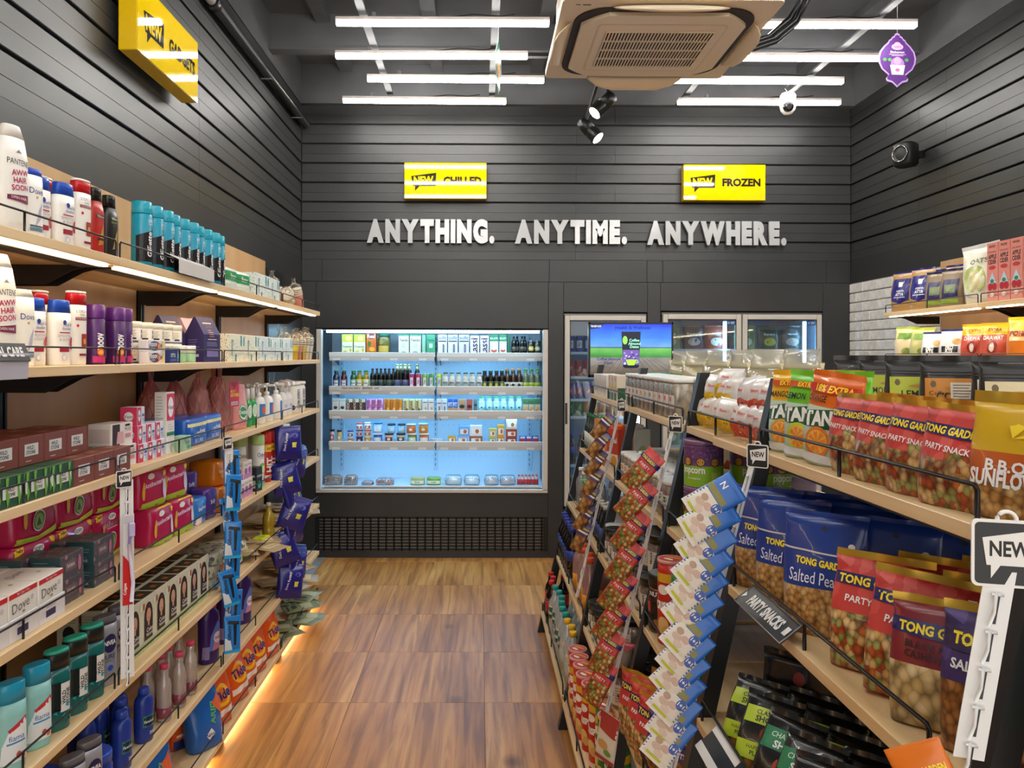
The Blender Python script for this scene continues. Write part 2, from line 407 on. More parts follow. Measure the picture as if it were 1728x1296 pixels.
wl = struct(MB().box(XL-.1, XL-.02, -1.5, YC+.1, 0, 3.9, GROOVE).build('wall_left')); wl['label'] = 'black slatted wall behind the toiletries shelves'
MB().box(XL-.02, XL-.001, -1.5, YC, 0, SLAT_Z0+.012, DARKWALL).build('panel', wl)
slat_wall(wl, (XL-.02, -1.5, 0), R(90), lambda k: ((0, 3.05), (3.05, 5.35), (5.35, 7.53)), NS)
MB().box(XL-.02, XL+.0, -1.5, YC, SLAT_Z0+NS*SLAT_H, 3.9, CONC).build('top_band', wl)
wr_ = struct(MB().box(XR+.02, XR+.1, -1.5, YC+.1, 0, 3.9, GROOVE).build('wall_right')); wr_['label'] = 'black slatted wall above the white brick panel'
MB().box(XR+.001, XR+.02, -1.5, YC, 2.11, SLAT_Z0+.012, DARKWALL).build('panel', wr_)
MB().box(XR+.004, XR+.02, -1.5, YC, 0, 2.11, M('#b9b8b3', .8)).build('mortar_bed', wr_)
slat_wall(wr_, (XR+.02, YC, 0), R(-90), lambda k: ((0, .95), (.95, 3.6), (3.6, 7.53)) if k % 2 else ((0, 1.25), (1.25, 4.2), (4.2, 7.53)), NS)
MB().box(XR-.0, XR+.02, -1.5, YC, SLAT_Z0+NS*SLAT_H, 3.9, CONC).build('top_band', wr_)
BRICK = grimy('white_painted_brick', '#d3d2cd', '#efeeea', 16, (.55, .8), .5)
bk_me = [MB().bbox(-.01, .004, -l/2, l/2, 0, .066, BRICK, .004).mesh('brick') for l in (.204, .10)]
for k in range(13):
    z = 1.165+k*.0725; off = (k % 2)*.105
    for i in range(7):
        y = YB-.105-i*.21-off
        if y < 4.62: continue
        b_ = bpy.data.objects.new('brick', bk_me[0]); C.objects.link(b_); b_.parent = wr_; b_.location = (XR+.002+random.uniform(-.002, .002), y, z)
    if off:
        b_ = bpy.data.objects.new('brick', bk_me[1]); C.objects.link(b_); b_.parent = wr_; b_.location = (XR+.002, YB-.052, z)

# ------------------------------------------------------------------ ceiling
ce = struct(MB().box(XL-.1, XR+.1, -1.5, YC+.1, 3.76, 3.9, CONC).build('ceiling')); ce['label'] = 'dark painted ceiling with beams'
for y in (5.12, 4.12, 3.05, 2.0, .9, -.2):
    mb = MB(); mb.box(XL, XR, y-.01, y+.01, 3.53, 3.76, CONC); mb.box(XL, XR, y-.05, y+.05, 3.515, 3.53, CONC); mb.build('beam', ce)
for x in (-1.02, -.33, .42, 1.05, 1.75, 2.45):
    MB().box(x-.045, x+.045, -1.5, YC, 3.70, 3.76, CONC).build('joist', ce)
for x in (-.65, .08, 1.48, 2.2):
    MB().box(x-.022, x+.022, -1.2, 5.9, 3.425, 3.437, RAILP).build('mounting_rail', ce)
pm = MB().tube([(XL+.035, 3.95, 3.30), (XL+.035, 6.0, 3.30)], .030, M('#17181a', .35), 10)
pm.tube([(XL+.035, 3.90, 3.30), (XL+.035, 3.96, 3.30)], .036, M('#101012', .4), 10)
pm.tube([(XL+.035, 1.0, 3.30), (XL+.035, 3.92, 3.30)], .024, M('#8c8a86', .4, .2), 10)
for y in (3.7, 4.9, 5.7): pm.box(XL+.0, XL+.07, y, y+.012, 3.262, 3.268, STEELP)
tag(pm.build('conduit_pipe'), 'black conduit pipe running below the ceiling along the slatted wall', 'pipe')

# ------------------------------------------------------------------ LED battens
LED = nodes_mat('led_diffuser', lambda nt, b, N, L: (b.inputs['Base Color'].__setattr__('default_value', (1, 1, 1, 1)), b.inputs['Emission Color'].__setattr__('default_value', (1.0, .965, .92, 1)), b.inputs['Emission Strength'].__setattr__('default_value', LAMP_POWER)))
sp_b = Spec('led_batten', 'ceiling light')
mb = MB().bbox(0, 1.17, -.017, .017, .014, .032, M('#dcd2cc', .4), .002)
sp_b.part('housing', mb); sp_b.part('diffuser', MB().bbox(.003, 1.167, -.0155, .0155, -.012, .0139, LED, .003))
sp_b.part('cable', MB().tube([(.62, 0, .034), (.75, .0, .05), (.9, .01, .045), (.98, .02, .06)], .004, BLACK, 5))
sp_b.part('bracket', MB().box(.2, .22, -.012, .012, .032, .058, STEELP)); 
bat = [(5.64, -.987, .012), (5.2, -.75, .008), (4.8, -.885, -.008), (4.32, -.795, -.006), (5.64, 1.41, -.006), (5.2, 1.23, .0), (4.8, 1.30, -.008), (4.32, 1.22, -.010)]
nm = ['closest to the back wall', 'second row from the back wall', 'third row from the back wall', 'fourth row from the back wall']
for i, (y, x, a) in enumerate(bat):
    sp_b.put((x, y, 3.367), a, 'white LED batten above the %s, %s' % ('toiletries side' if i < 4 else 'snack side', nm[i % 4]), 'ceiling LED battens')
for y in (3.6, 2.9, 2.2, 1.5, .8, .1, -.6):
    for s, x in (('toiletries side', -.9), ('snack side', 1.3)):
        sp_b.put((x, y, 3.367), 0, 'white LED batten towards the shop entrance above the %s' % s, 'ceiling LED battens')

# ------------------------------------------------------------------ cassette air conditioner
CREAM = M('#d9c8ac', .45); CREAM2 = M('#cbb898', .45); ACD = M('#2a211c', .7)
ac = thing('air_conditioner', 'cream ceiling cassette air conditioner with square louvred intake', 'air conditioner', (.824, 3.815, 3.05))
hw = .475
def rr(w_, d_, r, n=5):
    P = []
    for cx, cy, a0 in ((w_-r, d_-r, 0), (-w_+r, d_-r, 90), (-w_+r, -d_+r, 180), (w_-r, -d_+r, 270)):
        for i in range(n+1): a = R(a0+90*i/n); P.append((cx+r*math.cos(a), cy+r*math.sin(a)))
    return P
mb = MB().prism(rr(hw, hw, .03), .012, .045, CREAM, 'z'); mb.build('panel', ac)
MB().box(-.42, .42, -.42, .42, .045, .38, M('#b9b4aa', .6)).build('casing', ac)
MB().prism([(x*1, y*1) for x, y in rr(.405, .405, .15, 8)], .004, .0125, ACD, 'z').build('air_slot_recess', ac)
# raised inner body: rounded square whose corners bulge, leaving the slots open
pts = []
for i in range(72):
    a = 2*math.pi*i/72; c, s = math.cos(a), math.sin(a); r = .385/max(abs(c), abs(s))**.92
    r = min(r, .455); pts.append((r*c*1.0, r*s*1.0))
pts = [(max(-.372, min(.372, x)), max(-.372, min(.372, y))) for x, y in pts]
MB().prism(pts, -.012, .006, CREAM, 'z').build('inner_body', ac)
MB().prism(rr(.295, .285, .03), -.0145, -.011, CREAM2, 'z').build('intake_frame', ac)
MB().prism(rr(.286, .276, .026), -.0152, -.0125, CREAM, 'z').build('intake_panel', ac)
g = MB(); g.box(-.25, .25, -.215, .215, -.0155, -.0150, ACD); g.build('intake_opening', ac)
mesl = MB().box(-.0034, .0034, -.215, .215, -.0215, -.0185, CREAM).mesh('louvre')
for i in range(34):
    o = bpy.data.objects.new('louvre', mesl); C.objects.link(o); o.parent = ac; o.location = (-.2475+i*.015, 0, 0)
for y in (-.215, -.108, 0, .108, .215): MB().box(-.252, .252, y-.004, y+.004, -.0215, -.0155, CREAM).build('cross_bar', ac)
vane = MB().loft(Shape([(0, .255, .004, 2), (.02, .25, .012, 2.4), (.055, .2, .014, 2.4), (.075, .12, .004, 2)]), CREAM, 20).mesh('air_vane')
for k in range(4):
    o = bpy.data.objects.new('air_vane', vane); C.objects.link(o); o.parent = ac
    a = k*math.pi/2; o.location = (math.sin(a)*.415, -math.cos(a)*.415, .006); o.rotation_euler = (R(118 if k != 2 else 150), 0, a)
d = Dec(lambda u, v, o_: (u, v, .012-o_)); d.rect(-.415, -.395, -.43, -.422, M('#5a1d18', .4)); d.rect(-.385, -.35, -.43, -.42, M('#18401c', .4)); d.build('indicator', ac)

# ------------------------------------------------------------------ track spot lights, camera, speaker, mobiles
def spot(loc, aim, label, power):
    q = (Vector(aim)-Vector(loc)).to_track_quat('Z', 'Y')
    r = thing('track_spotlight', label, 'spotlight', loc, 0, 'track spotlights'); r.rotation_mode = 'QUATERNION'; r.rotation_quaternion = q
    mb = MB().lathe([(-.12, .03), (-.115, .043), (-.03, .043), (-.03, .040), (-.02, .040), (.05, .046), (.055, .042), (.048, .040)], M('#151515', .35), 20); mb.build('body', r)
    f = MB()
    for k in range(14):
        a = 2*math.pi*k/14; f.box(.040, .047, -.002, .002, -.02, .045, M('#1d1d1d', .35), X=Matrix.Rotation(a, 4, 'Z'))
    f.build('cooling_fin', r)
    st = MB(); qi = q.inverted(); top = qi @ (Vector((loc[0]+.05, 4.89, 3.401))-Vector(loc)); st.tube([(0, 0, -.09), tuple(top)], .011, BLACK, 8); st.build('stem', r)
    MB().lathe([(.0485, .041), (.050, .038)], M('#fff4e0', .3, 0, 14.0), 20).build('lens', r)
    sd = bpy.data.lights.new('spot_beam', 'SPOT'); sd.energy = power; sd.spot_size = R(62); sd.spot_blend = .9; sd.color = (1, .95, .88); sd.shadow_soft_size = .035
    so = bpy.data.objects.new('spot_beam', sd); C.objects.link(so); so.parent = r; so.location = (0, 0, .07); so.rotation_euler = (math.pi, 0, 0)
    return r
spot((.73, 4.83, 3.07), (.42, 4.7, 2.75), 'black finned track spotlight behind the air conditioner, tilted to the aisle', 22)
spot((.725, 5.08, 2.985), (1.02, 4.88, 2.62), 'black track spotlight pointing down towards the lettered wall', 55)
mb = MB().box(.0, 1.55, 4.87, 4.91, 3.402, 3.4245, BLACK)
tag(mb.build('light_track'), 'black track rail carrying the two spotlights', 'light track')
cc = thing('security_camera', 'white dome security camera with black lens under the battens', 'camera', (2.09, 5.35, 3.255))
MB().lathe([(.02, .052), (.07, .052), (.085, .042), (.09, .02)], plastic('#e8e4dc'), 20).build('base', cc)
MB().lathe([(-.062, .002), (-.055, .028), (-.03, .048), (0, .054), (.025, .05), (.03, .03)], plastic('#efece6'), 22).build('ball', cc)
X = Matrix.Translation((-.01, -.03, -.016)) @ Matrix.Rotation(R(100), 4, 'X')
MB().lathe([(0, .036), (.022, .030), (.026, .018)], M('#0b0b0c', .08), 20, X=X).build('lens', cc)
MB().tube([(0, 0, .09), (-.02, .0, .12), (.01, 0, .15), (.1, .0, .169)], .003, M('#cfcac0'), 5).build('wire', cc)
MB().tube([(0, 0, .088), (.06, .01, .13), (.1, .02, .169)], .008, plastic('#d9d4ca'), 8).build('arm', cc)
skp = thing('wall_speaker', 'small black round-faced speaker bolted to the slatted wall', 'speaker', (2.74, 5.06, 2.85), R(-60))
MB().loft(Shape([(-.075, .055, .05, 3), (-.06, .066, .062, 3.5), (.06, .066, .062, 3.5), (.075, .055, .05, 3)]), M('#121212', .5), 20).build('body', skp)
X = Matrix.Translation((0, -.06, 0)) @ Matrix.Rotation(R(90), 4, 'X')
MB().lathe([(0, .055), (.006, .05), (.002, .042), (-.004, .02)], M('#242424', .4), 22, X=X).build('cone', skp)
MB().tube([(.05*math.cos(2*math.pi*i/20), -.067, .05*math.sin(2*math.pi*i/20)) for i in range(20)], .004, M('#9a9a98', .2, .9), 6, True).build('ring', skp)
MB().box(-.01, .075, .05, .09, -.02, .02, M('#161616')).build('bracket', skp)
def mobile(loc, rz, label, cols, art):
    r = thing('hanging_mobile', label, 'hanging sign', loc, rz)
    half = [(0, .15), (.012, .146), (.016, .134), (.028, .130), (.034, .118), (.046, .112), (.052, .098), (.075, .078), (.10, .045), (.108, .01), (.104, -.02), (.088, -.052), (.06, -.075), (.048, -.085), (.064, -.105), (.058, -.118), (.03, -.125), (.012, -.14), (0, -.152)]
    P = half + [(-x, z) for x, z in half[-2:0:-1]]
    MB().prism([(x*1.05, z*1.03) for x, z in P], -.0012, .0012, M(cols[0], .45)).build('edge_card', r)
    MB().prism([(x*.96, z*.96) for x, z in P], -.0018, .0018, M(cols[1], .4)).build('face_card', r)
    for sgn in (1, -1):
        d = Dec(lambda u, v, o: (u*sgn, (-.002-o)*sgn, v)); art(d); d.build('artwork', r)
    MB().tube([(0, 0, .15), (.001, 0, .152+.24)], .0012, M('#e8e4e8'), 4).build('string', r)
    return r
def art1(d):
    d.ell(0, .075, .035, .018, M('#f2a7cf')); d.ell(0, .088, .02, .014, M('#f2a7cf')); d.text('GIANI', 0, .075, .012, M('#b0408c'), .02)
    d.text('Blackcurrant', 0, .045, .012, WHITE, .02); d.rect(-.05, .05, .030, .033, M('#d8c4e4')); d.rect(-.035, .035, .023, .026, M('#d8c4e4'))
    for u in (-.075, -.045, .055): d.ell(u, 0, .012, .010, M('#4f9a54'))
    d.ell(0, -.02, .04, .034, M('#a97ac0')); d.ell(0, -.005, .022, .022, M('#c79ad6')); d.poly([(-.045, -.03), (.045, -.03), (.034, -.085), (-.034, -.085)], M('#f3eef4')); d.ell(0, -.058, .014, .010, M('#d56aa4'))
mobile((2.385, 4.5, 3.25), R(4), 'purple lantern-shaped dessert advert hanging on a string', ('#b99ad6', '#5d3480'), art1)
def art2(d):
    d.ell(0, .075, .035, .022, M('#e7f3ef')); d.ell(0, -.02, .05, .05, M('#e0a238')); d.ell(.01, -.05, .03, .035, M('#c45f2a')); d.ell(-.02, .03, .03, .014, M('#f3e7b4'))
mobile((.10, 4.5, 3.20), R(80), 'green and orange lantern-shaped dessert advert hanging nearly edge-on', ('#7fb59a', '#2f6a58'), art2)
mb = MB()
for k, (dx, dz) in enumerate(((0, 0), (.02, .012), (-.012, .02), (.03, -.006))):
    mb.tube([(1.28+dx, 4.16, 3.2+dz), (1.42+dx, 4.18, 3.19+dz), (1.55+dx, 4.2, 3.24+dz), (1.66+dx, 4.2, 3.34+dz), (1.72+dx, 4.18, 3.46+dz), (1.74+dx, 4.18, 3.7)], .013, M('#1a1a1c', .3), 7)
tag(mb.build('pipe_bundle'), 'black taped pipe bundle feeding the air conditioner', 'pipe')

# ------------------------------------------------------------------ signs
YEL = M('#f3cf00', .035, 0, 0, .5, 0); YELS = M('#e6bd00', .2)
def bubble(d, cx, cz, w_, h_, mat, slant=.0):
    d.poly([(cx-w_/2, cz+h_*.30), (cx+w_/2, cz+h_*.5), (cx+w_/2-.02*w_, cz-h_*.28), (cx+w_*.1, cz-h_*.28), (cx-w_*.16, cz-h_*.28), (cx-w_*.34, cz-h_*.56), (cx-w_*.34, cz-h_*.28), (cx-w_*.42, cz-h_*.28)], mat)
def light_box(loc, rz, word, label):
    r = thing('sign_box', label, 'sign', loc, rz, 'yellow category sign boxes')
    MB().bbox(-.31, .31, 0, .07, -.135, .135, YELS, .003).build('box', r)
    MB().bbox(-.31, .31, -.003, .0, -.135, .135, YEL, .001).build('face', r)
    d = Dec(lambda u, v, o: (u, -.003-o, v)); bubble(d, -.165, -.005, .19, .13, M('#2a2820', .04)); d.text('NEW', -.165, .002, .062, M('#f3cf00', .04), .045, .03, 1, .15)
    d.text(word, .128, .0, .062, M('#2a2618', .04), .048, 0, 1.0, .29); d.build('lettering', r)
light_box((-.265, 5.965, 2.872), 0, 'CHILLED', 'yellow sign box reading NEW CHILLED above the open chiller')
light_box((1.85, 5.965, 2.868), 0, 'FROZEN', 'yellow sign box reading NEW FROZEN above the freezer doors')
light_box((-1.275, 3.24, 2.815), R(90), 'GADGETS', 'yellow sign box reading NEW GADGETS on the toiletries-side wall')
LETW = M('#b6b9ba', .14, .0, 0, .5, .2)
def word_sign(word, x0, x1, zc, h):
    r = thing('wall_lettering', 'silver raised letters reading %s on the slatted wall' % word, 'lettering', ((x0+x1)/2, 6.012, zc), 0, 'slogan letters on the back wall')
    glyphs = []; tot = 0
    for ch in word:
        vs, ts = text_tris(ch, .074, 4)
        cu = bpy.data.curves.new('g', 'FONT'); cu.body = ch; cu.size = 1; cu.offset = .074; cu.extrude = .06; cu.resolution_u = 4
        ob = bpy.data.objects.new('g', cu); me = bpy.data.meshes.new_from_object(ob); bpy.data.objects.remove(ob)
        P = [v.co for v in me.vertices]; w0, w1 = min(p.x for p in P), max(p.x for p in P); glyphs.append((ch, me, w0, w1)); tot += (w1-w0)+.085
    capH = max(v.co.y for c_, me, a, b in glyphs for v in me.vertices)
    sx = (x1-x0)/tot; sz = h/capH; cur = -(x1-x0)/2
    for ch, me, a, b in glyphs:
        for v in me.vertices: v.co = Vector(((v.co.x-a)*sx, -v.co.z*.2, v.co.y*sz-h/2))
        me.materials.clear(); me.materials.append(LETW); me.name = 'letter'
        o = bpy.data.objects.new('letter', me); C.objects.link(o); o.parent = r; o.location = (cur, 0, 0); cur += (b-a+.085)*sx
word_sign('ANYTHING.', -.863, .119, 2.505, .167); word_sign('ANYTIME.', .263, 1.131, 2.503, .167); word_sign('ANYWHERE.', 1.272, 2.349, 2.498, .167)
# ------------------------------------------------------------------ toiletries shelving along the slatted wall
LZ = [1.82, 1.522, 1.22, .92, .625, .33, .056]
LXF, LXB = -1.0, -1.345
LYS = [.40, 1.30, 2.20, 3.10, 4.02, 4.93]
STRIP = M('#ffe9c4', .4, 0, 16.0); GLOWS = M('#ffe3ae', .4, 0, 12.0)
names = ['nearest the camera, mostly out of view', 'under the shampoo bottles', 'holding the teal spray cans', 'holding tissue boxes', 'ending short of the chiller']
def wire_rail(mb, x, y0, y1, z, h=.042, n=3, r=.0028):
    """bent wire fence: posts and a top rail along y"""
    mb.tube([(x, y0, z), (x, y0, z+h-.006), (x, y0+.006, z+h), (x, y1-.006, z+h), (x, y1, z+h-.006), (x, y1, z)], r, WIRE, 6)
    for i in range(1, n-1):
        y = y0+(y1-y0)*i/(n-1); mb.tube([(x, y, z), (x, y, z+h)], r, WIRE, 6)
    return mb
for i in range(5):
    y0, y1 = LYS[i], LYS[i+1]
    r = thing('wall_shelving', 'beech and black wall shelving bay %s' % names[i], 'shelving', (LXB, y0, 0), 0, 'toiletries shelving bays')
    Lb = y1-y0
    MB().bbox(-.006, .004, .002, Lb-.002, .0, 2.135, HARDB, .001).build('back_panel', r)
    for y in ([0, Lb] if i == 4 else [0]):
        mb = MB(); mb.box(.004, .022, y-.016, y-.006, .02, 1.95, BLACK); mb.box(.004, .022, y+.006, y+.016, .02, 1.95, BLACK); mb.box(.004, .008, y-.016, y+.016, .02, 1.95, BLACK)
        mb.build('upright', r)
    for k, z in enumerate(LZ):
        dx = LXF-LXB
        b = MB().bbox(.024, dx, .001, Lb-.001, z-.024, z, BEECH, .0015).build('shelf_board', r)
        if k < 6:
            for y in (.03, Lb-.03): MB().prism([(.022, z-.0245), (dx-.06, z-.0245), (dx-.12, z-.04), (dx-.19, z-.078), (.022, z-.078)], y-.002, y+.002, BLACK, 'y').build('bracket', b)
        h = Lb/2
        rl = MB(); wire_rail(rl, dx-.008, .012, Lb-.012, z, .045, 3 if k else 3); rl.build('wire_rail', b)
        if k in (0,):
            MB().box(dx-.035, dx-.022, .03, Lb-.03, z-.029, z-.0241, STRIP).build('light_strip', b)
            MB().box(dx-.10, dx-.04, .03, Lb-.03, z-.031, z-.0241, M('#2a2722', .5)).build('light_channel', b)
        if k == 6:
            MB().box(dx-.05, dx-.04, .03, Lb-.03, z-.036, z-.0245, GLOWS).build('light_strip', b)
            lg = MB(); lg.box(dx-.05, dx-.02, .02, .06, 0, z-.0245, BLACK); lg.box(.02, .06, .02, .06, 0, z-.0245, BLACK); lg.box(dx-.05, dx-.02, Lb-.06, Lb-.02, 0, z-.0245, BLACK); lg.build('foot', r)

# ------------------------------------------------------------------ snack gondola
GZ = [1.34, 1.037, .737, .434, .125]
GX = [.62, .56, .49, .43, .345]
GC = .93
GYS = [.24, .90, 1.79, 2.40, 3.28, 4.43]
gn = ['closest to the camera', 'carrying drink powder pouches and party snacks', 'carrying popcorn tins and potato snacks', 'carrying clear dry fruit jars', 'carrying juice cartons near the screen']
def gx_at(z): return GX[0] + (GX[4]-GX[0])*(GZ[0]-z)/(GZ[0]-GZ[4])
for i in range(1, 5):
    y0, y1 = GYS[i], GYS[i+1]; Lb = y1-y0
    r = thing('gondola_shelving', 'slanted double-sided gondola bay %s' % gn[i], 'shelving', (0, y0, 0), 0, 'snack gondola bays')
    def upright(y):
        for s in (1, -1):
            P = [(gx_at(0)+.012, 0.0), (gx_at(1.50)+.012, 1.50), (gx_at(1.50)+.042, 1.50), (gx_at(0)+.055, 0.0)]
            if s < 0: P = [(2*GC-a, b) for a, b in P]
            MB().prism(P, y-.018, y+.018, M('#1a1b1d', .4), 'y').build('upright', r)
    if i == 1:
        upright(0)
        MB().bbox(.60, 2*GC-.60, -.30, -.02, .955, .977, BEECHG, .0015).build('end_shelf', r)
        MB().box(.66, 2*GC-.66, -.28, -.02, .932, .954, BLACK).build('end_bracket', r)
    upright(Lb)
    for k, z in enumerate(GZ):
        for s in (1, -1):
            f = GX[k]; a, b = (f, GC-.02) if s > 0 else (GC+.02, 2*GC-f)
            if s > 0: o = MB()
            else: o = MB()
            n = 2 if i in (2,) else 1
            for q in range(n): o.bbox(a+(.006*q if s > 0 else 0), b, (.075 if i == 1 else .019) if q == 0 else Lb*q/n+.001, Lb*(q+1)/n-(.019 if q == n-1 else .001), z-.022-(.004 if q == 0 and n > 1 else 0), z-(.004 if q == 0 and n > 1 else 0), BEECHG, .0015)
            sb = o.build('shelf_board', r)
            MB().box(a+.03, b-.005, .02, Lb-.02, z-.036, z-.0265, BLACK).build('support_frame', sb)
            if s > 0:
                m2 = MB(); wire_rail(m2, f+.008, .09 if i == 1 else .035, Lb-.035, z, .048, 3, .0034); m2.build('wire_rail', sb)
    MB().box(GC-.004, GC+.004, .02, Lb-.02, .02, .105, BLACK).build('kick_plate', r)

# ------------------------------------------------------------------ shelving on the brick side
RXF, RXB = 2.48, 2.83
for i, (y0, y1) in enumerate(((1.15, 2.07), (2.07, 2.99), (2.99, 3.91), (3.91, 4.83))):
    r = thing('wall_shelving', 'wall shelving bay on the brick side, %s' % ['nearest the camera', 'second from the camera', 'holding the cider cartons', 'ending at the white bricks'][i], 'shelving', (0, y0, 0), 0, 'brick-side shelving bays')
    Lb = y1-y0
    MB().bbox(RXB, RXB+.01, .002, Lb-.002, 0, 2.135, HARDB, .001).build('back_panel', r)
    MB().box(RXB-.02, RXB, -.016, .016, .02, 1.95, BLACK).build('upright', r)
    for k, z in enumerate(LZ):
        b = MB().bbox(RXF, RXB-.02, .001, Lb-.001, z-.024, z, BEECH, .0015).build('shelf_board', r)
        for y in (.03, Lb-.03):
            if k < 6: MB().prism([(RXB-.02, z-.0245), (RXF+.06, z-.0245), (RXF+.12, z-.04), (RXF+.19, z-.07), (RXB-.02, z-.07)], y-.002, y+.002, BLACK, 'y').build('bracket', b)
        rl = MB(); wire_rail(rl, RXF+.008, .012, Lb-.012, z, .045, 3); rl.build('wire_rail', b)
        if k == 0: MB().box(RXF+.022, RXF+.035, .03, Lb-.03, z-.029, z-.0241, STRIP).build('light_strip', b)

# ------------------------------------------------------------------ open chiller set in the back wall
COOLW = M('#cfe2ee', .35); COOLS = M('#20303f', .35); COOLR = M('#c9c6bf', .4)
BLUE = M('#8fd2ff', .4, 0, 16.0)
BLUEW = M('#b4e2ff', .4, 0, 9.0)
ch = thing('open_chiller', 'open-front display chiller glowing blue under the CHILLED sign', 'chiller', (0, 0, 0))
x0, x1, z0, z1 = CH; yb = 6.60
MB().box(x0, x1, yb, yb+.03, z0, z1+.05, COOLW).build('back_panel', ch)
MB().box(x0-.02, x0+.004, YC+.03, yb, z0, z1, COOLS).build('side_panel', ch)
MB().box(x1-.004, x1+.02, YC+.03, yb, z0, z1, COOLS).build('side_panel', ch)
MB().box(x0, x1, YC+.03, yb, z1, z1+.03, COOLW).build('canopy', ch)
MB().box(x0, x1, YC, yb, z0-.03, z0, COOLW).build('base_tray', ch)
MB().box(x0+.05, x1-.05, YC+.05, YC+.09, z1-.02, z1-.001, BLUEW).build('light_strip', ch)
for xx in (x0, x1): MB().bbox(xx-.012, xx+.026 if xx == x0 else xx+.012, YB-.012, YC+.04, z0-.012, z1+.004, COOLR, .003).build('frame_post', ch) if xx == x0 else MB().bbox(xx-.026, xx+.012, YB-.012, YC+.04, z0-.012, z1+.004, COOLR, .003).build('frame_post', ch)
MB().bbox(x0-.012, x1+.012, YB-.012, YC+.02, z0-.03, z0-.002, COOLR, .003).build('sill', ch)
mb = MB()
for i in range(150): mb.box(x0+.05+i*.011, x0+.055+i*.011, YC+.022, YC+.075, z0+.001, z0+.006, plastic('#e9eef0'))
mb.box(x0+.04, x1-.04, YC+.02, YC+.026, z0, z0+.012, COOLR); mb.build('intake_grille', ch)
mb = MB()
for k in range(9): 
    for j in range(34): mb.box(x0+.12+j*.045, x0+.124+j*.045, yb-.0012, yb, z0+.18+k*.13, z0+.184+k*.13, M('#33576e'))
mb.build('perforation', ch)
for xx in (x0+.09, (x0+x1)/2, x1-.09):
    mb = MB().box(xx-.018, xx+.018, yb-.012, yb, z0+.06, z1-.02, M('#bcd3e2', .35))
    for k in range(26): mb.box(xx-.006, xx-.001, yb-.0126, yb-.012, z0+.1+k*.042, z0+.122+k*.042, M('#1d3446'))
    mb.build('slotted_post', ch)
CZ = [1.573, 1.308, 1.117, .874]; CYF = 6.20
for k, z in enumerate(CZ):
    for s, (a, b) in enumerate(((-1.185, -.352), (-.338, .49))):
        sb = MB().box(a+.01, b-.01, CYF+.015, yb-.02, z-.035, z-.02, COOLW).build('chiller_shelf', ch)
        p = MB().bbox(a, b, CYF-.012, CYF+.012, z-.035, z, COOLR, .003); p.box(a+.005, b-.005, CYF-.017, CYF-.008, z-.066, z-.036, M('#bdbab3', .4))
        for j in range(4): p.box(a+.03+j*.225, a+.09+j*.225, CYF-.0185, CYF-.012, z-.064, z-.046, M('#dcdad4', .3))
        pr = p.build('price_rail', sb)
        MB().box(a+.03, b-.03, CYF+.014, CYF+.022, z-.062, z-.05, BLUE).build('light_strip', sb)
        for xx in (a+.012, b-.012): MB().prism([(CYF+.02, z-.036), (yb-.03, z-.036), (yb-.03, z-.11)], xx-.002, xx+.002, COOLS, 'x').build('bracket', sb)
        if k == 1 and s == 0:
            cd = thing('shelf_card', 'white shelf card printed with a question on the chiller rail', 'sign', (-.94, CYF-.0195, z-.02))
            MB().bbox(-.17, .17, -.0015, .0, -.015, .022, M('#d4d1ca', .4), .0005).build('card', cd)
            d = Dec(lambda u, v, o: (u, -.0016-o, v)); d.text('Have you had a', -.07, .003, .022, INK, .015); d.text('(fankay)', .058, .004, .024, INK, .02, .05); d.text('yet?', .133, .003, .021, INK, .015); d.build('lettering', cd)
# kick grille below the chiller
kg = struct(MB().box(-1.255, .524, YB+.008, YC+.03, .055, .31, M('#8b8680', .6)).build('trim_1')); kg['label'] = 'slotted black kick grille under the chiller'
mb = MB()
for i in range(30): mb.box(-1.255+i*.0595, -1.243+i*.0595, YB-.002, YB+.006, .055, .31, BLACK)
for k in range(11): mb.box(-1.255, .524, YB-.002, YB+.006, .06+k*.0238, .0712+k*.0238, BLACK)
mb.box(-1.255, -1.225, YB-.0025, YB+.006, .055, .31, BLACK); mb.box(.49, .524, YB-.0025, YB+.006, .055, .31, BLACK)
mb.build('grille', kg)

